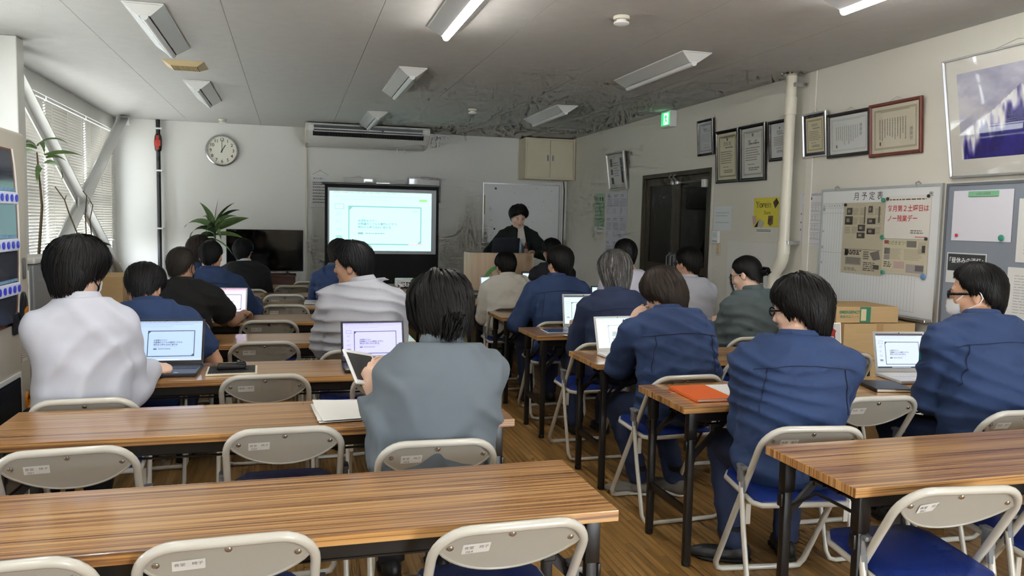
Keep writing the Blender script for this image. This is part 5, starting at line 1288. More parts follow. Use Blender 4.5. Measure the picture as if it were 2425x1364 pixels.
obj('lettering', text_mesh('office glico', .0195, 'ink'), t, (.243, -.0148, 1.10))
def carton(name, label, x, y, z, w, d, h, rot=0, tape=True):
    t = thing(name, label, 'box', (x, y, z), R(rot))
    obj('carton', G().rbox(-w/2, w/2, -d/2, d/2, .001, h, .003).mesh('carton', 'cardboard'), t)
    if tape: obj('tape', G().box(-.025, .025, -d/2-.001, d/2+.001, h-.07, h+.001).mesh('tape', 'tape'), t)
    return t
carton('cardboard_box', 'lower cardboard box by the window side aisle', -1.33, 5.85, 0, .56, .45, .74, 3)
carton('cardboard_box', 'upper cardboard box of the stack by the window side aisle', -1.32, 5.84, .742, .54, .42, .30, -4)
carton('cardboard_box', 'bottom cardboard box of the stack under the schedule board', 3.66, 4.42, 0, .54, .42, .44, -2)
carton('cardboard_box', 'large cardboard box carrying the green-labelled one', 3.645, 4.40, .442, .53, .42, .405, -2)
t = carton('emergency_box', 'flat cardboard box with green print on top of the stack', 3.575, 4.40, .849, .45, .36, .105, -4, False)
mat('print_green', (40, 112, 84), .7)
obj('lettering', text_mesh('EMERGENCY', .026, 'print_green', bold=.0008), t, (-.13, -.1815, .07)); obj('lettering', text_mesh('備蓄用品セット', .02, 'print_green'), t, (-.13, -.1815, .04))
obj('green_label', G().box(-.055, .02, -.1825, -.1803, .004, .103).mesh('green_label', 'print_green'), t); p = Print(); p.q(-.05, -.012, .015, .09, (196, 180, 140), 0); obj('label_paper', p.mesh('label_paper'), t, (0, -.183, 0))
t = thing('crane_panel', 'white display panel with a red folded paper figure leaning on the boxes', 'panel', (3.165, 4.06, TH), (R(-6), 0, R(6)))
obj('board', G().rbox(-.09, .09, -.006, .006, .0, .175, .003).mesh('board', 'paper'), t)
p = Print(); p.q(-.082, .082, .008, .167, (196, 194, 190), 0); p.poly([(-.035, .095), (.03, .09), (.05, .125), (.02, .145), (.0, .128), (-.03, .12)], (160, 44, 40), 1); p.poly([(-.01, .14), (.02, .146), (.035, .163), (-.005, .16)], (226, 224, 220), 1); p.poly([(-.03, .03), (.05, .025), (.04, .09), (-.03, .095)], (222, 220, 214), 1); p.q(-.03, -.02, .07, .11, (120, 34, 34), 2); p.q(.03, .04, .07, .11, (120, 34, 34), 2)
obj('picture', p.mesh('picture'), t, (0, -.007, 0))
t = thing('plastic_bag', 'white plastic bag on the floor before the boxes', 'bag', (3.70, 3.95, 0))
g = G().lathe([(.10, 0), (.15, .05), (.16, .16), (.12, .26), (.05, .31), (.06, .35)], 14, sx=1.1, sy=.8)
rg = random.Random(8); g.v = [(x*(1+rg.uniform(-.1, .1)), y*(1+rg.uniform(-.1, .1)), z) for x, y, z in g.v]
obj('bag', g.mesh('bag', mat('plastic_bag', (206, 200, 196), .3), True, 70), t); obj('knot', G().tube([(-.03, 0, .34), (.0, .0, .37), (.04, .01, .35)], .012, 6).mesh('knot', 'plastic_bag', True), t)

# ================================================================== PEOPLE: implicit bodies and clothes meshed with surface nets
def A3(*v): return np.array(v, dtype=np.float32)
def unit(v): v = np.asarray(v, dtype=np.float64); return v/max(1e-9, np.linalg.norm(v))
def sd_seg(P, a, b, ra, rb):
    a = np.asarray(a, np.float32); b = np.asarray(b, np.float32); ab = b-a
    t = np.clip(((P-a)@ab)/max(1e-9, float(ab@ab)), 0, 1)
    q = P-a-t[:, None]*ab
    return np.sqrt((q*q).sum(1))-(ra+t*(rb-ra))
def sd_ell(P, c, r, Rm=None):
    q = P-np.asarray(c, np.float32)
    if Rm is not None: q = q@np.asarray(Rm, np.float32)
    r = np.asarray(r, np.float32)
    k0 = np.sqrt(((q/r)**2).sum(1)); k1 = np.sqrt(((q/(r*r))**2).sum(1))+1e-9
    return k0*(k0-1)/k1
def smin(a, b, k):
    h = np.clip(.5+.5*(b-a)/k, 0, 1); return b*(1-h)+a*h-k*h*(1-h)
def smax(a, b, k): return -smin(-a, -b, k)
_rs = np.random.RandomState(77); _PERM = _rs.rand(32, 32, 32).astype(np.float32)
def vnoise(P):
    i = np.floor(P).astype(np.int32); f = (P-i).astype(np.float32); f = f*f*(3-2*f); i &= 31; j = (i+1) & 31
    x0, y0, z0 = i.T; x1, y1, z1 = j.T; fx, fy, fz = f.T
    c00 = _PERM[x0, y0, z0]*(1-fx)+_PERM[x1, y0, z0]*fx; c10 = _PERM[x0, y1, z0]*(1-fx)+_PERM[x1, y1, z0]*fx
    c01 = _PERM[x0, y0, z1]*(1-fx)+_PERM[x1, y0, z1]*fx; c11 = _PERM[x0, y1, z1]*(1-fx)+_PERM[x1, y1, z1]*fx
    return (c00*(1-fy)+c10*fy)*(1-fz)+(c01*(1-fy)+c11*fy)*fz
def surface_nets(fn, lo, hi, h):
    lo = np.asarray(lo, np.float32); n = np.ceil((np.asarray(hi)-lo)/h).astype(int)+1
    ax = [lo[k]+h*np.arange(n[k], dtype=np.float32) for k in range(3)]
    g = np.stack(np.meshgrid(*ax, indexing='ij'), -1).reshape(-1, 3)
    D = fn(g).reshape(n).astype(np.float32)
    D[0], D[-1] = np.maximum(D[0], h), np.maximum(D[-1], h); D[:, 0] = np.maximum(D[:, 0], h); D[:, -1] = np.maximum(D[:, -1], h); D[:, :, 0] = np.maximum(D[:, :, 0], h); D[:, :, -1] = np.maximum(D[:, :, -1], h)
    S = D < 0
    sl = lambda A, i, j, k: A[i:n[0]-1+i, j:n[1]-1+j, k:n[2]-1+k]
    cnt = sum(sl(S, i, j, k).astype(np.int8) for i in (0, 1) for j in (0, 1) for k in (0, 1))
    act = (cnt > 0) & (cnt < 8); ci = np.argwhere(act)
    if not len(ci): return np.zeros((0, 3)), np.zeros((0, 4), int)
    idx = -np.ones(act.shape, np.int64); idx[act] = np.arange(len(ci))
    acc = np.zeros((len(ci), 3), np.float32); m = np.zeros(len(ci), np.float32)
    cor = [(i, j, k) for i in (0, 1) for j in (0, 1) for k in (0, 1)]
    val = {c: D[ci[:, 0]+c[0], ci[:, 1]+c[1], ci[:, 2]+c[2]] for c in cor}
    for a in cor:
        for b in cor:
            if a < b and sum(abs(a[q]-b[q]) for q in range(3)) == 1:
                va, vb = val[a], val[b]; x = (va < 0) != (vb < 0)
                t = np.where(x, va/np.where(x, va-vb, 1), 0)[:, None]
                p = np.array(a, np.float32)+t*(np.array(b, np.float32)-np.array(a, np.float32))
                acc += np.where(x[:, None], p, 0); m += x
    V = lo+h*(ci+acc/m[:, None]); F = []
    for k in range(3):
        u, v = (k+1) % 3, (k+2) % 3
        e = np.zeros(3, int); e[k] = 1
        A = S[tuple(slice(0, n[q]-e[q]) for q in range(3))]; B = S[tuple(slice(e[q], n[q]) for q in range(3))]
        x = np.argwhere(A != B); x = x[(x[:, u] > 0) & (x[:, v] > 0) & (x[:, u] < n[u]-1) & (x[:, v] < n[v]-1)]
        if not len(x): continue
        du = np.zeros(3, int); du[u] = 1; dv = np.zeros(3, int); dv[v] = 1
        q = [idx[tuple((x-a).T)] for a in (du+dv, dv, 0*du, du)]
        q = np.stack(q, 1); fl = A[tuple(x.T)]
        q[~fl] = q[~fl][:, ::-1]; F.append(q)
    F = np.concatenate(F); F = F[(F >= 0).all(1)]
    return V, F
def relax(V, F, it=1, lam=.5):
    if not len(F): return V
    e = np.concatenate([F[:, [0, 1]], F[:, [1, 2]], F[:, [2, 3]], F[:, [3, 0]]]); n = len(V)
    for _ in range(it):
        s = np.zeros((n, 3)); c = np.zeros(n)
        for a, b in ((0, 1), (1, 0)):
            np.add.at(s, e[:, a], V[e[:, b]]); np.add.at(c, e[:, a], 1)
        V = V+(s/np.maximum(c, 1)[:, None]-V)*lam
    return V
def np_mesh(name, V, F, m, smooth=True):
    me = bpy.data.meshes.new(name)
    F = np.asarray(F); nf, k = F.shape
    me.vertices.add(len(V)); me.vertices.foreach_set('co', np.asarray(V, np.float32).ravel())
    me.loops.add(nf*k); me.loops.foreach_set('vertex_index', F.ravel().astype(np.int32))
    me.polygons.add(nf); me.polygons.foreach_set('loop_start', np.arange(0, nf*k, k, dtype=np.int32)); me.polygons.foreach_set('loop_total', np.full(nf, k, np.int32))
    if smooth: me.polygons.foreach_set('use_smooth', np.ones(nf, bool))
    me.materials.append(M[m] if isinstance(m, str) else m); me.update(calc_edges=True)
    return me
def frame_of(yaw, pitch=0, roll=0):
    """columns: right, forward, up.  yaw>0 turns to the left, pitch>0 looks down, roll>0 tilts to the right"""
    return np.array((Matrix.Rotation(R(yaw), 3, 'Z') @ Matrix.Rotation(-R(pitch), 3, 'X') @ Matrix.Rotation(R(roll), 3, 'Y')), dtype=np.float64)
def ik(S, W, l1, l2, pole):
    S, W = np.asarray(S, float), np.asarray(W, float); d = W-S; L = np.linalg.norm(d); u = d/max(L, 1e-6)
    if L > .985*(l1+l2): L = .985*(l1+l2); W = S+u*L
    if L < abs(l1-l2)+.02: L = abs(l1-l2)+.02; W = S+u*L
    a = (l1*l1-l2*l2+L*L)/(2*L); hh = math.sqrt(max(0, l1*l1-a*a)); p = np.asarray(pole, float); p = unit(p-u*(p@u))
    return S+u*a+p*hh, W

# ---- head
def head_sdf(P, sc=1.0):
    """P in head space (x right, y forward, z up), origin at mid head"""
    P = (P/sc).astype(np.float32)
    d = sd_ell(P, (0, -.012, .030), (.075, .094, .088))
    Q = P.copy(); Q[:, 0] = np.abs(Q[:, 0])
    d = smin(d, sd_ell(P, (0, .020, -.030), (.063, .070, .086)), .03)
    d = smin(d, sd_seg(Q, (.050, -.005, -.055), (.012, .060, -.096), .020, .018), .03)
    d = smin(d, sd_ell(P, (0, .068, -.098), (.024, .018, .016)), .02)
    d = smin(d, sd_ell(Q, (.040, .062, -.020), (.022, .020, .022)), .02)
    d = smin(d, sd_seg(P, (-.036, .076, .026), (.036, .076, .026), .013, .013), .015)
    d = smax(d, -sd_ell(Q, (.032, .100, .006), (.017, .014, .010)), .010)
    d = smin(d, sd_seg(P, (0, .086, .012), (0, .105, -.028), .008, .0125), .010)
    d = smin(d, sd_ell(Q, (.011, .096, -.033), (.009, .012, .008)), .006)
    d = smin(d, sd_ell(P, (0, .086, -.055), (.022, .011, .006)), .006); d = smin(d, sd_ell(P, (0, .084, -.066), (.018, .011, .006)), .006)
    ear = sd_ell(Q, (.079, -.014, -.010), (.011, .019, .032)); ear = smax(ear, -sd_ell(Q, (.091, -.008, -.006), (.009, .010, .019)), .006)
    d = smin(d, ear, .008)
    return d*sc
# ---- hands (right hand: fingers along +y, back of hand +z, thumb towards -x)
HANDS = {}
POSE = {'relaxed': ((18, 26, 16), 20), 'fist': ((72, 92, 55), 45), 'flat': ((6, 10, 8), 8), 'hold': ((46, 36, 22), 30), 'cheek': ((48, 62, 40), 25)}
def hand_mesh(pose):
    if pose in HANDS: return HANDS[pose]
    cu, th = POSE[pose]; segs = []
    for k, (x, ls) in enumerate(((-.029, (.041, .025, .020)), (-.0095, (.046, .028, .021)), (.010, (.042, .026, .020)), (.028, (.033, .020, .017)))):
        p = np.array((x, .086-.006*abs(k-1), 0.)); ang = 0; side = (-.06, -.02, .03, .09)[k]
        for j in range(3):
            ang += R(cu[j]*(1+.06*k)); d = unit((side, math.cos(ang), -math.sin(ang))); q = p+d*ls[j]
            segs.append((p, q, .0094-.0009*j-.0004*k, .0088-.0010*j-.0004*k)); p = q
    p = np.array((-.026, .022, -.006)); ang = R(50)
    for j, l in enumerate((.040, .031, .024)):
        d = unit((-math.sin(ang), math.cos(ang), -.25-.2*math.sin(R(th)))); q = p+d*l; segs.append((p, q, .0125-.0015*j, .0112-.0015*j)); p = q; ang -= R(th)
    def fn(P):
        d = sd_ell(P, (.0, .048, 0), (.043, .054, .0165)); d = smin(d, sd_seg(P, (0, -.05, 0), (0, .03, 0), .026, .028), .02)
        d = smin(d, sd_ell(P, (-.026, .03, -.008), (.018, .03, .015)), .015)
        for i, (a, b, ra, rb) in enumerate(segs): d = smin(d, sd_seg(P, a, b, ra, rb), .007 if i % 3 == 0 else .003)
        return d
    allp = np.array([s[0] for s in segs]+[s[1] for s in segs]); lo = np.minimum(allp.min(0), (-.05, -.08, -.03))-.02; hi = np.maximum(allp.max(0), (.05, 0, .02))+.02
    V, F = surface_nets(fn, lo, hi, .0048); V = relax(V, F, 1, .35)
    HANDS[pose] = (V, F); return V, F

# ---- hair
def mat_hair():
    m = bpy.data.materials.new('hair'); m.use_nodes = True; nt = m.node_tree; b = nt.nodes['Principled BSDF']
    a = nt.nodes.new('ShaderNodeAttribute'); a.attribute_name = 'col'; nt.links.new(a.outputs['Color'], b.inputs['Base Color'])
    b.inputs['Roughness'].default_value = .5; b.inputs['Specular IOR Level'].default_value = .22
    M['hair'] = m
mat_hair()
HAIR = {   # hairline polar angle (deg) at azimuth 0,40,75,95,130,180 ; thickness ; edge factor
    'crop':   dict(line=(58, 62, 100, 96, 132, 158), th=.010, top=.012, edge=.25, lump=.002, n=510, clump=0.0025, lift=.003, inw=.16),
    'short':  dict(line=(62, 70, 106, 98, 136, 164), th=.018, top=.026, edge=.35, lump=.007, n=782, clump=0.0043, lift=.009, inw=.16),
    'tidy':   dict(line=(56, 64, 106, 100, 138, 166), th=.017, top=.022, edge=.4, lump=.004, n=782, clump=0.0037, lift=.005, inw=.16),
    'shaggy': dict(line=(74, 96, 128, 122, 152, 172), th=.026, top=.028, edge=.75, lump=.012, n=1500, clump=.0046, lift=.012, inw=.16),
    'mid':    dict(line=(70, 84, 118, 112, 150, 176), th=.022, top=.028, edge=.65, lump=.008, n=1088, clump=0.0050, lift=.009, inw=.16),
    'bob':    dict(line=(70, 90, 140, 160, 180, 190), th=.022, top=.024, edge=.8, lump=.007, n=1088, clump=0.0056, lift=.008, inw=.12),
    'pulled': dict(line=(58, 66, 104, 98, 136, 160), th=.009, top=.012, edge=.5, lump=.002, n=782, clump=0.0025, lift=.002, inw=.16),
    'fringe': dict(line=(60, 78, 108, 104, 140, 164), th=.024, top=.036, edge=.6, lump=.010, n=1054, clump=0.0056, lift=.012, inw=.16),
    'loose':  dict(line=(70, 88, 136, 142, 158, 168), th=.030, top=.032, edge=.8, lump=.013, n=1700, clump=.0046, lift=.014, inw=.14),
}
HC0 = np.array((0, -.012, .028)); HR0 = np.array((.078, .097, .092))
def hair_pos(phi, th, off, inward=.16):
    """phi azimuth from front, th polar angle from crown (radians), off height above scalp"""
    tc = R(100); t = np.minimum(th, tc); drop = np.maximum(th-tc, 0)*.098
    d = np.stack([np.sin(t)*np.sin(phi), np.sin(t)*np.cos(phi), np.cos(t)], -1)
    r = 1/np.sqrt(((d/HR0)**2).sum(-1)); nrm = d/(HR0**2); nrm /= np.linalg.norm(nrm, axis=-1, keepdims=True)
    p = HC0+d*r[..., None]+nrm*off[..., None]
    p[..., :2] *= (1-inward*(drop/.1)**1.2)[..., None]; p[..., 2] -= drop
    return p
def hair_arrays(style, col, seed, grey=0.0, fine=1.0, size=1.0):
    s = HAIR[style]; rs = np.random.RandomState(seed); c0 = np.array(lin(col))
    line = lambda ph: np.radians(np.interp(np.abs(np.degrees(ph)), (0, 40, 75, 95, 130, 180), s['line']))
    nph, nt = 56, 20; ph = np.linspace(-PI, PI, nph, endpoint=False); t = np.linspace(0.02, 1, nt)
    PH, T = np.meshgrid(ph, t); jag = 1+.07*(rs.rand(nph)-.5); TH = T*line(PH)*jag[None, :]
    def thick(PH, T):
        base = s['top']*(1-T)+s['th']*T; e = 1-(1-s['edge'])*np.clip((T-.72)/.28, 0, 1)**2
        q = np.stack([np.sin(PH)*2.2+seed, np.cos(PH)*2.2, T*2.5+seed*.37], -1).reshape(-1, 3).astype(np.float32)+8
        l = vnoise(q).reshape(PH.shape)-.5; q2 = np.stack([PH*9+seed, T*3, T*0+seed*.7], -1).reshape(-1, 3).astype(np.float32)+20
        l2 = vnoise(q2).reshape(PH.shape)-.5
        return np.maximum(base+l*s['lump']*2+l2*s['lump']*.6, .008)*e*size+.002
    inw = s['inw']; out = hair_pos(PH, TH, thick(PH, T), inw); inn = hair_pos(PH[-1:], TH[-1:], np.full((1, nph), -.004), inw)
    V = np.concatenate([out.reshape(-1, 3), inn.reshape(-1, 3), [HC0+np.array((0, 0, HR0[2]+s['top']*size))]])
    jj = np.arange(nph); kk = (jj+1) % nph; Fl = [np.stack([i*nph+jj, i*nph+kk, (i+1)*nph+kk, (i+1)*nph+jj], 1) for i in range(nt)]
    j2 = np.arange(0, nph, 2); Fl.append(np.stack([np.full(len(j2), len(V)-1), (j2+2) % nph, j2+1, j2], 1)); Cl = [np.tile(c0*.8, (sum(map(len, Fl)), 1))]
    # locks lying on the shell
    n = int(s['n']*fine); k = 6
    p0 = rs.uniform(-PI, PI, n); t0 = rs.uniform(.03, .72, n); ln = rs.uniform(.40, .85, n); t1 = np.minimum(t0+ln, 1.0+.13*rs.rand(n)**1.5); drift = rs.normal(0, .16, n)
    u = np.linspace(0, 1, k); TT = t0[:, None]+(t1-t0)[:, None]*u; PP = p0[:, None]+drift[:, None]*u**1.3
    lift = (s['lift']*(.2+rs.rand(n))[:, None])*(np.sin(PI*u*.85)[None, :])
    off = thick(PP, np.minimum(TT, 1))+lift-.002
    ctr = hair_pos(PP, TT*line(PP), off, inw); nxt = np.gradient(ctr, axis=1); nxt /= np.linalg.norm(nxt, axis=2, keepdims=True)+1e-9
    rad = ctr-HC0; rad /= np.linalg.norm(rad, axis=2, keepdims=True); lat = np.cross(nxt, rad)
    w = s['clump']*(.5+rs.rand(n))[:, None]*np.sqrt(np.maximum(0, 1-u**2.2))[None, :]*(.35+.65*np.minimum(1, u*4))[None, :]+.0003
    a = ctr-lat*w[..., None]; b = ctr+rad*(w*.45)[..., None]; c = ctr+lat*w[..., None]
    base = len(V); LV = np.stack([a, b, c], 2).reshape(-1, 3); V = np.concatenate([V, LV])
    tone = .65+.7*rs.rand(n); isg = rs.rand(n) < grey; gcol = np.array(lin((108, 106, 104)))
    cc = np.where(isg[:, None], gcol*tone[:, None], c0*tone[:, None])
    i0 = base+np.arange(n)[:, None]*k*3+np.arange(k-1)[None, :]*3
    for e, f in ((0, 1), (1, 2)):
        q = np.stack([i0+e, i0+f, i0+3+f, i0+3+e], -1).reshape(-1, 4); Fl.append(q); Cl.append(np.repeat(cc, k-1, 0))
    # stray single hairs
    m = int(40*fine); f0 = rs.uniform(-PI, PI, m); a0 = rs.uniform(.1, .7, m); uu = np.linspace(0, 1, 5)
    TT = a0[:, None]+.25*uu; PP = f0[:, None]+rs.normal(0, .25, m)[:, None]*uu
    q = hair_pos(PP, TT*line(PP), thick(PP, np.minimum(TT, 1))+.002+.016*rs.rand(m)[:, None]*np.sin(PI*uu*.7), inw); o = len(V)
    V = np.concatenate([V, np.stack([q, q+np.array((.0007, .0007, 0))], 2).reshape(-1, 3)]); i0 = o+np.arange(m)[:, None]*10+np.arange(4)[None]*2
    Fl.append(np.stack([i0, i0+2, i0+3, i0+1], -1).reshape(-1, 4)); Cl.append(np.tile(c0*.9, (m*4, 1)))
    return V, np.concatenate(Fl), np.concatenate(Cl)
def lock_arrays(pts, r0, col, seed, n=60, spread=.016, wave=.004):
    """bundle of locks along a path: ponytail, bun strands, side locks"""
    rs = np.random.RandomState(seed); c0 = np.array(lin(col)); pts = np.array(pts, float); Vl = []; Fl = []; Cl = []; k = len(pts); u = np.linspace(0, 1, k)[:, None]
    jj = np.arange(k-1)[:, None]*3; e = np.array((0, 1, 2)); f = np.array((1, 2, 0)); quad = np.stack([jj+e, jj+f, jj+3+f, jj+3+e], -1).reshape(-1, 4)
    for i in range(n):
        o = rs.normal(0, 1, 3)*spread*.5; q = pts+o*(.35+.65*np.sin(PI*(.15+.75*u)))+wave*np.sin(6*u+rs.rand()*6)*rs.normal(0, 1, 3); w = r0*(.6+.6*rs.rand())*(1-.85*u**2)
        d = unit(np.cross(pts[-1]-pts[0], rs.normal(0, 1, 3))); d2 = unit(np.cross(pts[-1]-pts[0], d))
        Fl.append(quad+i*k*3); Vl.append(np.stack([q-d*w, q+d2*w*.7, q+d*w], 1).reshape(-1, 3)); Cl.append(np.tile(c0*(.65+.6*rs.rand()), (len(quad), 1)))
    return np.concatenate(Vl), np.concatenate(Fl), np.concatenate(Cl)
def join_arrays(parts):
    V = np.zeros((0, 3)); Fl = []; Cl = []
    for v, f, c in parts: Fl.append(f+len(V)); V = np.concatenate([V, v]); Cl.append(c)
    return V, np.concatenate(Fl), np.concatenate(Cl)
def hair_mesh(V, F, C):
    me = np_mesh('hair', V, F, 'hair'); at = me.attributes.new('col', 'FLOAT_COLOR', 'FACE')
    at.data.foreach_set('color', np.concatenate([C, np.ones((len(C), 1))], 1).ravel()); return me
# ---- fabrics and skin
def mat_skin(name, rgb):
    return mat(name, rgb, .5, var=.04, vscale=18, bump=.04, bscale=220)
mat_skin('skin', (206, 160, 130)); mat_skin('skin_tan', (176, 136, 110)); mat_skin('skin_pale', (222, 184, 160))
def fabric(name, rgb, rough=.8, fold=.28, fs=9, sheen=0, weave=.12):
    m = mat(name, rgb, rough, var=.05, vscale=5, sheen=sheen); nt = m.node_tree; b = nt.nodes['Principled BSDF']
    tc = nt.nodes.new('ShaderNodeTexCoord'); w = nt.nodes.new('ShaderNodeTexNoise'); w.noise_type = 'RIDGED_MULTIFRACTAL'; w.inputs['Scale'].default_value = fs*.62; w.inputs['Detail'].default_value = 1.2; w.inputs['Distortion'].default_value = .9
    nt.links.new(tc.outputs['Object'], w.inputs[0]); b1 = nt.nodes.new('ShaderNodeBump'); b1.inputs['Strength'].default_value = fold; b1.inputs['Distance'].default_value = .012; nt.links.new(w.outputs[0], b1.inputs['Height'])
    n = nt.nodes.new('ShaderNodeTexNoise'); n.inputs['Scale'].default_value = 500; nt.links.new(tc.outputs['Object'], n.inputs[0]); b2 = nt.nodes.new('ShaderNodeBump'); b2.inputs['Strength'].default_value = weave; b2.inputs['Distance'].default_value = .002
    nt.links.new(n.outputs[0], b2.inputs['Height']); nt.links.new(b1.outputs[0], b2.inputs['Normal']); nt.links.new(b2.outputs[0], b.inputs['Normal'])
fabric('navy', (38, 60, 100)); fabric('navy_dark', (30, 43, 74)); fabric('navy_seam', (22, 34, 62)); fabric('white_shirt', (192, 195, 206), .75); fabric('cream_shirt', (206, 202, 192), .8); fabric('grey_shirt', (176, 177, 184), .75); fabric('lilac_shirt', (200, 198, 212), .8)
fabric('jacket_grey', (100, 110, 118), .85, .35, 8); fabric('jacket_green_grey', (82, 94, 96), .85, .35, 8); fabric('black_cloth', (18, 18, 20), .85); fabric('suit', (34, 34, 42), .8); fabric('blazer', (16, 28, 28), .85); fabric('white_knit', (222, 214, 206), .85); fabric('black_trouser', (20, 21, 26), .85)
mat('shoe_black', (24, 25, 27), .45, bump=.1, bscale=80); mat('shoe_sole', (206, 204, 196), .6); mat('shoe_grey', (110, 106, 98), .7); mat('sock', (16, 16, 18), .9); mat('mask_white', (232, 234, 236), .75, bump=.1, bscale=60); mat('mask_black', (16, 16, 18), .8); mat('eye_white', (226, 222, 216), .2); mat('iris', (30, 20, 16), .15); mat('lip', (176, 104, 94), .5); mat('glasses_black', (14, 14, 16), .25); mat('lens', (190, 200, 210), .05)
mat_glass('lens_glass', (.96, .98, 1), 1.0)
SHARED = {}
def shared(k, f):
    if k not in SHARED: SHARED[k] = f()
    return SHARED[k]
def eye_mesh():
    g = G(); g.lathe([(.0002, -.0115), (.006, -.0098), (.0098, -.006), (.0115, 0), (.0098, .006), (.0055, .0101)], 14, axis='y'); g.mi = 1
    g.lathe([(.0055, .0102), (.004, .0112), (.0002, .0116)], 14, axis='y'); return g.mesh('eye', ['eye_white', 'iris'], True, 80)
def brow_mesh(): return G().tube([(-.017, -.006, -.002), (-.006, .002, .004), (.006, .002, .004), (.018, -.008, -.003)], [.0015, .0032, .003, .001], 6, flat=.6).mesh('eyebrow', 'glasses_black', True, 80)
def lips_mesh(): return G().tube([(-.022, -.008, .0), (-.011, .001, .002), (0, .003, .001), (.011, .001, .002), (.022, -.008, 0)], [.001, .0042, .005, .0042, .001], 8).mesh('lips', 'lip', True, 80)

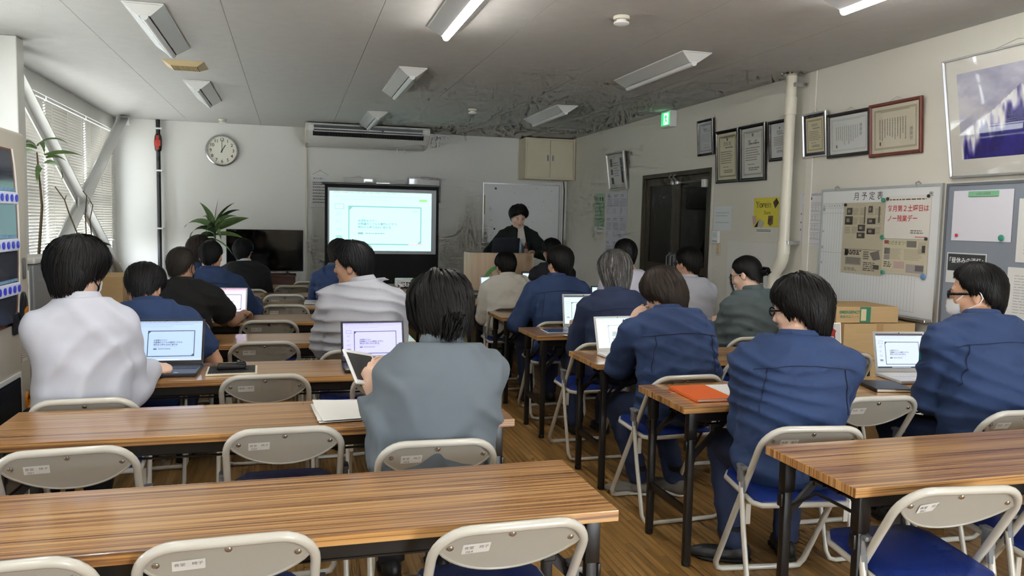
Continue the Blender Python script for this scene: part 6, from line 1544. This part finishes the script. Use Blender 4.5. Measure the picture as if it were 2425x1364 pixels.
UA, FA, TH_, SH_ = .285, .255, .43, .42
def person(label, hip, neck, head, hyaw=0, hpitch=12, hroll=0, yaw=0, WL=None, WR=None, poleL=None, poleR=None, shirt='navy', sleeve=1.0, fit=1.0, puff=.0, legs=None, trouser='navy_dark', shoe='shoe_black',
           skin='skin', hair=('short', (22, 20, 20)), seed=1, hs=1.0, hair_size=1.0, grey=0, sw=.168, h=.014, fold=.006, folddir=(1.2, .3, 3.0), foldf=13, bulge=.03, collar=None, yoke=False, handL='relaxed', handR='relaxed', upL=None, upR=None,
           hem=None, extras=(), shoulder_drop=.108, fine=1.0, ponytail=None, standing=False, toes=None, inner=None, shL=None, shR=None, backhair=None):
    hip, neck, head = (np.array(v, float) for v in (hip, neck, head)); B = frame_of(yaw); rt, fw, up = B.T
    root = thing('person', label, 'person', (hip[0], hip[1], 0)); off = (-hip[0], -hip[1], 0)
    def put(name, me, parent=None, lb=None):
        o = obj(name, me, parent or root, off if parent is None else (0, 0, 0), label=lb); return o
    Hm = frame_of(hyaw, hpitch, hroll)
    toW = lambda p: head+Hm@np.asarray(p, float)
    # ---------------- joints
    SL = np.array(shL) if shL is not None else neck-rt*sw-up*shoulder_drop; SR = np.array(shR) if shR is not None else neck+rt*sw-up*shoulder_drop
    tz = .742
    WL = np.array(WL) if WL is not None else SL-rt*.02+fw*.36+up*(tz-SL[2]); WR = np.array(WR) if WR is not None else SR+rt*.02+fw*.36+up*(tz-SR[2])
    EL, WL = ik(SL, WL, UA, FA, poleL if poleL is not None else -rt*.15-up*.9-fw*.35); ER, WR = ik(SR, WR, UA, FA, poleR if poleR is not None else rt*.15-up*.9-fw*.35)
    # ---------------- spine sections
    ctrl = (hip+neck)/2-fw*bulge*2+up*.02; n = 12; sec = []
    for i in range(n+1):
        s = i/n; c = (1-s)**2*hip+2*s*(1-s)*ctrl+s*s*neck
        a = np.interp(s, (0, .2, .45, .72, .86, .95, 1), (.178, .168, .172, .178, .140, .088, .066))*fit; b = np.interp(s, (0, .2, .45, .72, .86, .95, 1), (.132, .118, .122, .118, .098, .074, .062))*fit
        sec.append((c.astype(np.float32), a, b))
    def torso(P, grow):
        d = None
        for i in range(n):
            (c0, a0, b0), (c1, a1, b1) = sec[i], sec[i+1]; ab = c1-c0; t = np.clip(((P-c0)@ab)/float(ab@ab), 0, 1); q = P-c0-t[:, None]*ab
            a = a0+t*(a1-a0)+grow; b = b0+t*(b1-b0)+grow; ax = unit(ab).astype(np.float32); rr = rt.astype(np.float32); ff = unit(np.cross(ax, rr)).astype(np.float32)
            u, v, w = q@rr, q@ff, q@ax
            e = (np.sqrt((u/a)**2+(v/b)**2+(w/b)**2)-1)*np.minimum(a, b); d = e if d is None else np.minimum(d, e)
        return d
    trapz = lambda P, g: np.minimum(sd_seg(P, neck-up*.045-fw*.01, SL, .052+g, .050+g), sd_seg(P, neck-up*.045-fw*.01, SR, .052+g, .050+g))
    g = .014+puff
    fd = np.array(folddir, np.float32); rs = np.random.RandomState(seed)
    def creases(P):
        L = ((P-hip.astype(np.float32))@B.astype(np.float32))
        Q = L*np.array((3.2, 3.2, 4.2), np.float32)+seed*3.1; w1 = vnoise(Q+40); w2 = vnoise(Q*2.1+11)
        k = L@fd*(foldf/3.)*3.4+w1*6.5+w2*1.2; rid = (.5+.5*np.cos(2*k))**2.4; m = np.clip(vnoise(L*4+seed+70)*2.4-.55, 0, 1)
        k2 = L@np.array((fd[0]*-.9, fd[1], fd[2]*.8), np.float32)*(foldf/3.)*2.8+w1*7+3; r2 = (.5+.5*np.cos(2*k2))**2.6*np.clip(vnoise(L*4.4+seed+31)*2.4-.85, 0, 1)
        low = np.clip((.34-L[:, 2])/.22, 0, 1)      # cloth bunches towards the waist
        k3 = L[:, 2]*46+L[:, 0]*7+w1*5; r3 = (.5+.5*np.cos(k3))**2*low*np.clip(w2*2-.5, 0, 1)
        return rid*m+.8*r2+.9*r3-.3+.5*(w2-.5)+.9*(w1-.5)
    def shirt_sdf(P, wr=True):
        d = torso(P, g); d = smin(d, trapz(P, g), .03)
        for S, E, W in ((SL, EL, WL), (SR, ER, WR)):
            if sleeve >= 1:
                f = unit(W-E); fa = sd_seg(P, E, W-f*.012, .048+g, .034+g*.8); fa = np.maximum(fa, (P-(W-f*.012))@f.astype(np.float32))
                d = smin(d, smin(sd_seg(P, S, E, .054+g, .046+g), fa, .02), .012)
            else:
                e = S+(E-S)*sleeve; f = unit(E-S); d = smin(d, np.maximum(sd_seg(P, S, S+(E-S)*(sleeve+.1), .060+g, .058+g), (P-e)@f.astype(np.float32)), .025)
        if wr: d = d-fold*creases(P)
        top = neck+up*.012; ax = unit(up+.35*unit(head-neck)); d = np.maximum(d, (P-top)@ax.astype(np.float32))
        hz = hem if hem is not None else hip[2]-.10
        return np.maximum(d, hz-P[:, 2])
    allp = np.stack([SL, SR, EL, ER, WL, WR, neck, hip-rt*.2, hip+rt*.2, hip-fw*.16, hip+fw*.16]); lo = allp.min(0)-.10; hi = allp.max(0)+.10; lo[2] = max(lo[2], (hem if hem is not None else hip[2]-.10)-.02)
    V, F = surface_nets(shirt_sdf, lo, hi, h); V = relax(V, F, 1, .2)
    so = put('shirt' if shirt.endswith('shirt') or shirt == 'black_cloth' else 'jacket', np_mesh('shirt', V, F, shirt))
    # ---------------- trousers and shoes
    if legs is None: legs = [hip-rt*.10+fw*.40, hip+rt*.10+fw*.40]
    legs = [np.array((l[0], l[1], .085 if len(l) < 3 or not standing else .085)) for l in legs]
    LG = []
    for s, ft in zip((-1, 1), legs):
        J = hip+rt*s*.088-up*.02; K, A_ = ik(J, ft, TH_, SH_, (fw*.8+up*.6+rt*s*.12) if not standing else fw); LG.append((J, K, A_))
    def trouser_sdf(P):
        d = sd_ell(P, hip-up*.01, (.178, .140, .125), B)
        for J, K, A_ in LG: d = smin(d, smin(sd_seg(P, J, K, .092, .070), sd_seg(P, K, A_, .070, .055), .03), .04)
        L = P*8+seed; d = d-.010*((1-np.abs(np.sin(P[:, 2]*38+vnoise(L)*7)))**2-.25)
        d = np.maximum(d, P[:, 2]-(hip[2]+.09))
        for J, K, A_ in LG: pass
        return np.maximum(d, .065-P[:, 2])
    al = np.concatenate([np.stack(l) for l in LG]+[hip[None]]); V, F = surface_nets(trouser_sdf, np.maximum(al.min(0)-.19, (-9, -9, .05)), al.max(0)+.19, .017 if h < .015 else .022); V = relax(V, F, 1, .3)
    put('trousers', np_mesh('trousers', V, F, trouser))
    for i, (J, K, A_) in enumerate(LG):
        td = unit(np.array((*toes[i], 0))) if toes else unit(np.array((fw[0], fw[1], 0))); a0 = np.array((A_[0], A_[1], 0)); rr = np.array((td[1], -td[0], 0))
        def shoe_sdf(P):
            Bs = np.stack([rr, td, np.array((0, 0, 1.))], 1).astype(np.float32); q = (P-a0.astype(np.float32))@Bs
            d = smin(sd_ell(q, (0, .075, .022), (.044, .115, .040)), sd_ell(q, (0, -.03, .04), (.037, .052, .055)), .03); return np.maximum(d, .012-q[:, 2])
        V, F = surface_nets(shoe_sdf, a0+np.array((-.24, -.24, -.01)), a0+np.array((.24, .24, .14)), .013); V = relax(V, F, 1, .4)
        s_ = put('shoe', np_mesh('shoe', V, F, shoe))
        V2, F2 = surface_nets(lambda P: (lambda q: np.maximum(np.maximum(smin(np.hypot(q[:, 0]/.9, (q[:, 1]-.10))-.058, np.hypot(q[:, 0]/.75, q[:, 1]+.03)-.055, .12), q[:, 2]-.016), -q[:, 2]))((P-a0.astype(np.float32))@np.stack([rr, td, np.array((0, 0, 1.))], 1).astype(np.float32)), a0+np.array((-.24, -.24, -.012)), a0+np.array((.24, .24, .03)), .012)
        put('sole', np_mesh('sole', V2, F2, 'shoe_sole' if shoe == 'shoe_grey' else 'rubber'), s_)
        put('sock', G().tube([tuple(A_+np.array((0, 0, .07))), tuple(A_-np.array((0, 0, .02)))], .036, 10).mesh('sock', 'sock', True), s_)
    # ---------------- body (skin): head, neck, core, arms, hands in one mesh
    nb = toW((0, -.028, -.055)); HmF = Hm.astype(np.float32); hd = head.astype(np.float32)
    def top_sdf(P):
        d = head_sdf((P-hd)@HmF, hs); d = smin(d, sd_seg(P, nb, neck-up*.02, .050*hs, .054), .022); return smin(d, sd_seg(P, neck-up*.03-rt*.05, neck-up*.03+rt*.05, .05, .05), .03)
    lo = np.minimum(head-.16, neck-.13); hi = np.maximum(head+.16, neck+.10)
    V, F = surface_nets(top_sdf, lo, hi, .0075 if h < .015 else .009); V = relax(V, F, 1, .25); parts = [(V, F)]
    def core_sdf(P):
        d = torso(P, -.012)
        for S, E, W in ((SL, EL, WL), (SR, ER, WR)): d = smin(d, smin(sd_seg(P, S, E, .045, .036), sd_seg(P, E, W, .036, .026), .01), .02)
        for J, K, A_ in LG: d = smin(d, smin(sd_seg(P, J, K, .075, .052), sd_seg(P, K, A_, .052, .032), .01), .03)
        return d
    al2 = np.concatenate([allp, al]); V, F = surface_nets(core_sdf, al2.min(0)-.12, al2.max(0)+.10, .026); parts.append((V, F))
    if sleeve < 1:
        for S, E, W in ((SL, EL, WL), (SR, ER, WR)):
            V, F = surface_nets(lambda P: smin(sd_seg(P, S, E, .047, .041), smin(sd_seg(P, E, W, .040, .028), sd_seg(P, E, E+(W-E)*.5, .042, .038), .02), .02), np.minimum(np.minimum(S, E), W)-.06, np.maximum(np.maximum(S, E), W)+.06, .010); parts.append((relax(V, F, 1, .4), F))
    for s, E, W, ps, uu in ((-1, EL, WL, handL, upL), (1, ER, WR, handR, upR)):
        hv, hf = hand_mesh(ps); y = unit(W-E) if uu is None or len(uu) < 2 or not isinstance(uu[0], (tuple, list)) else unit(uu[1]); z0 = np.array((0, 0, 1.)) if uu is None else (np.array(uu[0], float) if isinstance(uu[0], (tuple, list)) else np.array(uu, float))
        z = unit(z0-y*(z0@y)); x = np.cross(y, z); q = hv.copy()
        f = hf
        if s < 0: q[:, 0] *= -1; f = hf[:, ::-1]
        parts.append((W+(q@np.stack([x, y, z])), f))
    Vs = np.zeros((0, 3)); Fs = np.zeros((0, 4), int)
    for v, f in parts: Fs = np.concatenate([Fs, f+len(Vs)]); Vs = np.concatenate([Vs, v])
    bo = put('body', np_mesh('body', Vs, Fs, skin))
    hm4 = Matrix.Translation(Vector(head)-Vector((hip[0], hip[1], 0))) @ Matrix(Hm.tolist()).to_4x4() @ Matrix.Scale(hs, 4)
    def on_head(name, me, loc, rot=(0, 0, 0), lb=None, parent=None):
        o = obj(name, me, root, label=lb); o.matrix_local = hm4 @ Matrix.Translation(loc) @ Matrix.Rotation(rot[2], 4, 'Z') @ Matrix.Rotation(rot[0], 4, 'X'); return o
    for s in (-1, 1):
        on_head('eye', shared('eye', eye_mesh), (s*.031, .078, .005)); on_head('eyebrow', shared('brow', brow_mesh), (s*.033, .089, .027), (0, 0, -s*.2))
    on_head('lips', shared('lips', lips_mesh), (0, .0935, -.0595))
    # ---------------- hair
    st, hc = hair; ar = [hair_arrays(st, hc, seed, grey, fine, hair_size)]
    if ponytail: ar.append(lock_arrays(*ponytail[:2], hc, seed+5, *ponytail[2:]))
    if backhair:
        for bh in backhair: ar.append(lock_arrays(*bh[:2], hc, seed+9, *bh[2:]))
    ho = on_head('hair', hair_mesh(*join_arrays(ar)), (0, 0, 0))
    # ---------------- collar
    if collar:
        cm, hgt, rad, openf = collar; ax = unit(up*1.0+.45*unit(head-neck)); c0 = neck-ax*.004; r2 = unit(rt-ax*(rt@ax)); f2 = np.cross(ax, r2)
        prof = [(rad+.004, -.022), (rad, hgt*.3), (rad-.004, hgt), (rad+.001, hgt+.004), (rad+.009, hgt*.55), (rad+.017, -.012), (rad+.014, -.016)]; K = len(prof); na = 30; vs = []; fs = []
        for i in range(na+1):
            a = -PI*.5+openf+(2*PI-2*openf)*i/na+PI
            ca, sa = math.cos(a), math.sin(a); dip = .022*max(0, sa)
            for r_, z_ in prof: vs.append(tuple(c0+r2*(r_*1.06*ca)+f2*(r_*1.0*sa)+ax*(z_-dip)))
        for i in range(na):
            for j in range(K): fs.append((i*K+j, (i+1)*K+j, (i+1)*K+(j+1) % K, i*K+(j+1) % K))
        put('collar', G().add(vs, fs).mesh('collar', cm, True, 60), so)
    # ---------------- yoke and pleat seams on work jackets
    if yoke:
        def trace(pts):
            P = np.array(pts, np.float32); D = fw.astype(np.float32); hit = np.zeros(len(P), bool)
            for _ in range(40): d = shirt_sdf(P); P = P+D*np.clip(d, -.02, .05)[:, None]*.8
            return P-D*.0032
        xs = np.linspace(-.195, .195, 31)
        L = [neck-up*(.085+.75*x*x)+rt*x-fw*.32 for x in xs]; P = trace(L); put('seam', G().tube([tuple(p) for p in P], .0021, 5).mesh('seam', 'navy_seam', True), so)
        for s in (-1, 1):
            L = [neck-up*(.105+.016*j)+rt*s*(.150+.002*j)-fw*.32 for j in range(12)]; P = trace(L); put('seam', G().tube([tuple(p) for p in P], .0018, 5).mesh('seam', 'navy_seam', True), so)
    ctx = dict(root=root, put=put, on_head=on_head, toW=toW, so=so, bo=bo, shirt_sdf=shirt_sdf, neck=neck, up=up, fw=fw, rt=rt, Hm=Hm, head=head, WL=WL, WR=WR)
    for e in extras: e(ctx)
    return ctx
# ---------------- wearables
def glasses(m='glasses_black', th=.0022, big=1.0):
    def f(c):
        def mk():
            g = G()
            for s in (-1, 1): g.tube([(s*.033+.023*big*math.cos(a), .101+.0*a, .006+.017*big*math.sin(a)) for a in np.linspace(0, 2*PI, 14)[:-1]], th, 6, closed=True)
            g.tube([(-.011, .103, .008), (0, .106, .010), (.011, .103, .008)], th, 6)
            for s in (-1, 1): g.tube([(s*.056, .101, .010), (s*.076, .085, .010), (s*.084, .0, .008), (s*.083, -.014, .004), (s*.080, -.03, -.014)], th*1.2, 6, flat=1.5)
            return g.mesh('glasses', m, True, 60)
        o = c['on_head']('glasses', mk(), (0, 0, 0))
        l = obj('lens', G().prism([(.033+.022*big*math.cos(a), .006+.016*big*math.sin(a)) for a in np.linspace(0, 2*PI, 13)[:-1]], .101, .1015).mesh('lens', 'lens_glass'), o)
        obj('lens', G().prism([(-.033+.022*big*math.cos(a), .006+.016*big*math.sin(a)) for a in np.linspace(0, 2*PI, 13)[:-1]], .101, .1015).mesh('lens', 'lens_glass'), o)
    return f
def mask(m='mask_white', band='mask_white'):
    def f(c):
        vs = []; fs = []; nx, nz = 12, 8
        for j in range(nz+1):
            z = -.012-.092*j/nz
            for i in range(nx+1):
                x = -.062+.124*i/nx; q = abs(x)/.062; bul = math.sin(PI*min(1, .15+.8*j/nz))
                y = .070+.046*(1-q**2.0)*(.55+.45*bul)-.012*q**3-(.018*max(0, j/nz-.7)*3); vs.append((x*(1-.12*(j/nz)**2), y+.002*(j % 2), z))
        for j in range(nz):
            for i in range(nx): a = j*(nx+1)+i; fs.append((a, a+1, a+nx+2, a+nx+1))
        k = len(vs); vs += [(x*.985, y-.003, z) for x, y, z in vs]; fs += [tuple(reversed([i+k for i in q])) for q in fs]
        o = c['on_head']('face_mask', G().add(vs, fs).mesh('face_mask', m, True, 60), (0, 0, 0))
        for s in (-1, 1): obj('ear_loop', G().tube([(s*.060, .068, -.022), (s*.074, .035, .006), (s*.084, .0, .022), (s*.090, -.028, .012), (s*.090, -.036, -.014), (s*.086, -.022, -.036), (s*.072, .03, -.062), (s*.054, .056, -.088)], .0026, 6).mesh('ear_loop', band, True), o)
    return f
def lanyard(m):
    def f(c):
        N, up, fw, rt = c['neck'], c['up'], c['fw'], c['rt']; pts = []
        for a in np.linspace(-.15*PI, 1.15*PI, 18): pts.append(tuple(N+rt*.088*math.cos(a)-fw*.088*math.sin(a)*.95-fw*.012+up*(.020-.028*(abs(math.cos(a))))))
        c['put']('lanyard', G().tube(pts, .006, 6, flat=.5).mesh('lanyard', m, True), c['so'])
    return f
def pen(pos, m):
    def f(c):
        P = np.array([pos], np.float32)
        for _ in range(40): P = P+np.array((1, 0, 0), np.float32)*np.clip(c['shirt_sdf'](P), -.02, .05)[:, None]*.8
        p0 = P[0].astype(float)-np.array((.004, 0, 0)); c['put']('pocket_pen', G().tube([tuple(p0), tuple(p0+np.array((.004, .004, .06)))], .006, 8).mesh('pocket_pen', m, True), c['so'])
    return f

BLK = (14, 13, 13); mat('pen_teal', (30, 120, 130), .4)
NAVY = dict(shirt='navy', trouser='navy_dark', collar=('navy', .030, .070, .35), yoke=True)
mat('cord_dark', (24, 26, 44), .7)
# front right: spectacled navy jacket
person('person in navy jacket and black glasses seated nearest, at the orange notebook', (1.90, 2.665, .53), (1.925, 2.655, 1.015), (1.955, 2.70, 1.118), 32, 10, 0, -20, WL=(1.93, 2.98, .745), WR=(2.12, 3.00, .745), poleL=(-.12, -.1, -.9), poleR=(.3, -.4, -.8), hair=('mid', BLK), seed=3, sw=.182, h=.0105, fit=1.08, puff=.012, fold=0.0112, bulge=.012,
       legs=[(1.84, 2.93), (2.10, 2.92)], toes=[(-.9, .45), (.35, .9)], skin='skin_pale', extras=[glasses(th=.003)], hair_size=1.05, **NAVY)
# right edge: masked person
person('person in navy jacket, white mask and glasses at the right edge', (2.93, 2.70, .53), (2.885, 2.725, 1.075), (2.925, 2.80, 1.168), 40, 6, 0, -4, WL=(2.93, 3.02, .745), WR=(3.20, 3.02, .745), poleL=(-.3, -.2, -.8), hair=('tidy', BLK), seed=4, sw=.182, h=.0105, fit=1.06, puff=.012, fold=0.0112, bulge=.02, hair_size=1.15, extras=[glasses(th=.003), mask(), pen((2.5, 2.80, .88), 'pen_teal')], **NAVY)
# third row: chin on hand
person('person in navy jacket resting the chin on a hand before the white laptop', (1.90, 3.60, .53), (1.865, 3.665, 1.005), (1.875, 3.745, 1.085), 22, 22, -8, 2, WL=(1.752, 3.83, .935), WR=(2.14, 4.02, .745), poleL=(-.1, .5, -.9), poleR=(.35, -.3, -.8), shL=None, hair=('mid', (48, 40, 34)), seed=5, sw=.188, h=.0105, fit=1.08, puff=.012, fold=0.0112, bulge=.045, handL='cheek', upL=((-.55, -.75, .1), (.6, -.25, .7)),
       legs=[(1.80, 3.80), (1.99, 3.76)], toes=[(-.9, .4), (-.3, .9)], shoe='shoe_grey', skin='skin_pale', **NAVY)
# window side, second row: ponytail
person('person in grey jacket with a short ponytail holding a tablet', (.485, 2.705, .53), (.508, 2.715, 1.005), (.520, 2.79, 1.115), 6, 24, 0, 0, WL=(.283, 2.80, .822), WR=(.60, 2.90, .96), poleL=(.05, -.4, -.9), poleR=(.45, -.35, -.8), shirt='jacket_grey', trouser='black_trouser', collar=('jacket_grey', .040, .066, .25), hair=('loose', (14, 13, 13)), seed=6, sw=.158, h=.0105, fit=1.06, puff=.016, fold=0.0160, bulge=.035, handL='hold', upL=((-.75, -.6, .1), (-.28, .12, .95)), handR='fist', upR=((.75, .45, .4), (-.75, .1, .45)),
       ponytail=([(-.005, -.125, -.070), (-.010, -.150, -.082), (-.018, -.156, -.104), (-.030, -.148, -.130)], .005, 150, .036, .003), hair_size=.95, skin='skin_pale', foldf=8, folddir=(2.2, .4, 1.6))
# window side, third row: white shirt
person('person in white shirt and dark mop of hair beside the vending machine', (-.835, 3.555, .53), (-.822, 3.505, 1.095), (-.838, 3.56, 1.215), -26, 10, 0, 20, WL=(-.93, 3.90, .745), WR=(-.628, 3.875, .742), poleL=(-.2, -.4, -.8), poleR=(-.05, -.5, -.9), shirt='white_shirt', trouser='black_trouser', collar=('white_shirt', .034, .064, .3), hair=('shaggy', (14, 13, 14)), seed=7, sw=.142, h=.0105, fit=.93, puff=.012, fold=0.0160, folddir=(-2.0, .3, 2.2), foldf=9, bulge=.02, handR='fist', upR=((.1, -.3, .9), (.85, .5, -.05)), extras=[mask('mask_white', 'mask_black')], hair_size=.85, skin='skin_pale')
# window side, fourth row
person('person in navy short-sleeved work shirt bent over beside the open dark laptop', (-.745, 4.535, .53), (-.755, 4.62, .965), (-.785, 4.72, 1.035), -6, 34, 0, -3, WR=(-.50, 4.90, .76), poleR=(.4, -.5, -.7), sleeve=.75, hair=('short', (18, 17, 19)), seed=8, sw=.185, fit=1.02, puff=.014, fold=0.0073, bulge=.05, hair_size=1.15, **NAVY)
person('person in pale grey shirt looking to the left, seen from behind', (.375, 4.59, .53), (.392, 4.585, 1.085), (.335, 4.63, 1.178), 64, 4, -6, -2, WL=(.23, 4.93, .75), WR=(.55, 4.98, .76), poleL=(-.25, -.5, -.8), poleR=(.3, -.6, -.7), shirt='grey_shirt', trouser='black_trouser', collar=('grey_shirt', .034, .064, .3), hair=('short', (22, 22, 24)), seed=9, sw=.176, h=.0105, fit=1.02, puff=.012, fold=0.0160, folddir=(.5, .2, 4.2), foldf=11, bulge=.03, skin='skin_tan', hair_size=1.05)
person('person in black polo and black mask reaching out on the table', (-.71, 5.575, .53), (-.705, 5.60, 1.01), (-.715, 5.68, 1.105), -22, 10, 0, -12, WR=(-.345, 6.00, .742), poleR=(.3, -.4, -.9), sleeve=.72, shirt='black_cloth', trouser='black_trouser', collar=('black_cloth', .026, .066, .3), hair=('crop', (44, 40, 36)), seed=10, sw=.186, fit=1.0, puff=.012, fold=0.0089, extras=[mask('mask_black', 'mask_black')], handR='relaxed', skin='skin_tan')
person('person in navy jacket with cropped black hair before the silver laptop row', (-.64, 6.62, .53), (-.625, 6.645, 1.02), (-.625, 6.71, 1.125), -8, 8, 0, -4, WR=(-.30, 6.98, .742), poleR=(.35, -.4, -.8), hair=('crop', (14, 14, 16)), seed=11, sw=.188, h=.016, fit=1.02, puff=.012, handR='relaxed', hair_size=1.1, fine=.7, **NAVY)
person('person with smooth brown hair mostly hidden left of the cropped black head', (-.80, 7.52, .53), (-.80, 7.56, 1.02), (-.815, 7.62, 1.135), 4, 8, 0, 0, shirt='navy', trouser='navy_dark', hair=('bob', (44, 36, 32)), seed=12, sw=.165, h=.018, fine=.7)
person('person in black sweater over a white collar before the television', (-.475, 8.47, .53), (-.475, 8.49, .985), (-.487, 8.55, 1.09), -12, 10, 0, 0, shirt='black_cloth', trouser='black_trouser', collar=('white_shirt', .034, .062, .3), hair=('tidy', (10, 10, 12)), seed=13, sw=.180, h=.018, fit=1.05, puff=.01, hair_size=1.1, extras=[glasses('alu', .0018)], fine=.7)
person('person in navy jacket with chin-length hair half hidden by the pale grey shirt', (.40, 7.46, .53), (.395, 7.49, 1.005), (.425, 7.55, 1.12), 10, 8, 0, 0, shirt='navy', trouser='navy_dark', collar=('jacket_green_grey', .03, .07, .3), hair=('bob', (34, 28, 26)), seed=14, sw=.165, h=.018, fine=.7)
# wall side, farther rows
person('person in navy jacket with long grey hair in the fourth row', (1.99, 4.63, .53), (2.005, 4.67, 1.015), (2.02, 4.745, 1.14), 4, 14, 0, 0, WL=(1.86, 5.00, .745), hair=('bob', (66, 64, 62)), grey=.30, seed=15, sw=.186, fit=1.06, puff=.012, fold=0.0073, poleL=(-.25, -.4, -.8), hair_size=1.0, **{**NAVY, 'shirt': 'navy_dark', 'collar': ('navy_dark', .03, .07, .35)})
person('person in navy jacket with short black hair in the fifth row', (1.95, 5.645, .53), (1.955, 5.685, 1.035), (1.985, 5.74, 1.135), 12, 8, 0, 2, WL=(1.78, 5.93, .76), poleL=(-.5, -.3, -.7), hair=('tidy', (16, 15, 15)), seed=16, sw=.188, h=.016, fit=1.02, puff=.014, hair_size=1.2, fine=.8, **NAVY)
person('person in cream white shirt seated before the podium', (1.85, 6.68, .53), (1.85, 6.74, .965), (1.848, 6.82, 1.05), 4, 16, 0, 0, WL=(1.74, 7.02, .75), poleL=(-.25, -.3, -.8), shirt='cream_shirt', trouser='black_trouser', collar=('cream_shirt', .034, .064, .3), hair=('tidy', (14, 13, 14)), seed=17, sw=.180, h=.016, fit=1.05, puff=.012, fold=0.0133, folddir=(-2.2, .3, 2.6), fine=.8, skin='skin_tan')
person('person in dark suit and glasses seated right of the podium', (2.62, 7.755, .53), (2.625, 7.79, 1.03), (2.625, 7.85, 1.155), 14, 12, 0, 4, shirt='suit', trouser='black_trouser', collar=('suit', .03, .068, .4), hair=('tidy', (16, 15, 16)), seed=18, sw=.178, h=.018, fit=1.05, puff=.012, extras=[glasses()], fine=.7)
person('person in lilac shirt with a black cap of hair behind the grey-haired head', (2.57, 5.80, .53), (2.62, 5.84, 1.075), (2.60, 5.90, 1.205), 10, 6, 0, 0, shirt='lilac_shirt', trouser='black_trouser', hair=('crop', (12, 12, 13)), seed=19, sw=.180, h=.018, fit=1.05, puff=.01, fine=.7)
person('person in white shirt with a dark lanyard by the door', (3.08, 5.69, .53), (3.085, 5.71, 1.025), (3.10, 5.77, 1.145), 14, 10, 0, 0, shirt='white_shirt', trouser='black_trouser', collar=('white_shirt', .030, .064, .3), hair=('tidy', (16, 15, 15)), seed=20, sw=.172, h=.016, fit=1.0, puff=.012, extras=[lanyard('cord_dark'), glasses()], fine=.8)
person('person in grey-green jacket with a low hair bun and glasses', (3.04, 4.72, .53), (3.055, 4.75, 1.01), (3.035, 4.81, 1.118), 34, 20, 0, 12, WL=(2.96, 5.02, .75), poleL=(-.3, -.4, -.8), shirt='jacket_green_grey', trouser='black_trouser', collar=('jacket_green_grey', .040, .064, .25), hair=('pulled', (14, 12, 13)), seed=21, sw=.175, fit=1.02, puff=.014, fold=0.0104, ponytail=([(.0, -.105, -.02), (.004, -.135, -.018), (.006, -.152, -.024), (.004, -.150, -.034)], .014, 70, .022, .004), backhair=[([(-.066, .075, .03), (-.080, .085, -.03), (-.072, .086, -.08), (-.058, .084, -.125)], .003, 10, .006, .003)], skin='skin_pale', extras=[glasses('alu', .0014)])
# the speaker, standing
def blazer_front(c):
    N, up, fw, rt, put, so = c['neck'], c['up'], c['fw'], c['rt'], c['put'], c['so']
    rows = [(0.02, .034, .082), (-.06, .040, .128), (-.14, .050, .152), (-.24, .058, .160), (-.34, .058, .162), (-.46, .060, .160)]; vs = []
    for z, w, d in rows:
        for i in range(7): x = -w+2*w*i/6; vs.append(tuple(N+rt*x+fw*(d+.012-.25*x*x/.06)+up*z))
    fs = [(j*7+i, j*7+i+1, (j+1)*7+i+1, (j+1)*7+i) for j in range(len(rows)-1) for i in range(6)]
    k = len(vs); vs += [tuple(np.array(v)-fw*.02) for v in vs]; fs += [tuple(reversed([i+k for i in q])) for q in fs]
    put('knit_top', G().add(vs, fs).mesh('knit_top', 'white_knit', True, 60), so)
    for s in (-1, 1):
        pts = [N+rt*s*.066-fw*.01+up*.028, N+rt*s*.064+fw*.07+up*-.01, N+rt*s*.062+fw*.135-up*.09, N+rt*s*.068+fw*.162-up*.22, N+rt*s*.070+fw*.165-up*.36]; wv = (.020, .034, .044, .036, .012)
        vs = []
        for p, w in zip(pts, wv): vs += [tuple(p+fw*.006), tuple(p+rt*s*w+fw*(.008-.010*w/.04)), tuple(p+rt*s*w+fw*(-.006)), tuple(p-fw*.008)]
        fs = [(i*4+j, i*4+(j+1) % 4, (i+1)*4+(j+1) % 4, (i+1)*4+j) for i in range(len(pts)-1) for j in range(4)]
        put('lapel', G().add(vs, fs).mesh('lapel', 'blazer', True, 50), so)
person('speaker in dark blazer over a white top, looking down behind the podium', (2.615, 9.16, .93), (2.625, 9.13, 1.395), (2.605, 9.06, 1.515), 178, 24, 0, 180, WL=(2.74, 8.90, 1.10), WR=(2.46, 8.90, 1.10), poleL=(.9, .5, -.2), poleR=(-.9, .5, -.2), shirt='blazer', trouser='black_trouser', collar=('white_knit', .040, .060, .05), hair=('fringe', (16, 14, 14)), seed=22, sw=.178, h=.015, fit=.98, puff=.012, fold=0.0089, bulge=.01, standing=True, legs=[(2.72, 9.18), (2.50, 9.18)], hem=.80, skin='skin_pale', extras=[blazer_front], hair_size=.95)
# chair of the person with smooth brown hair and of the chin-length hair
chair(-.80, 7.29, 0, 'folding chair of the person with smooth brown hair')
chair(.42, 7.22, 0, 'folding chair of the navy jacket with chin-length hair')
# tablet held by the ponytailed person
t = thing('held_tablet', 'white-edged tablet held in the left hand of the grey jacket', 'tablet', (.243, 2.868, .905), (R(38), R(14), R(28)))
obj('case', G().rbox(-.055, .075, -.085, .085, -.004, .004, .003).mesh('case', 'white_plastic'), t); obj('screen', G().box(-.045, .065, -.068, .068, .0041, .0048).mesh('screen', 'cover_dark'), t)
bpy.context.view_layer.update()
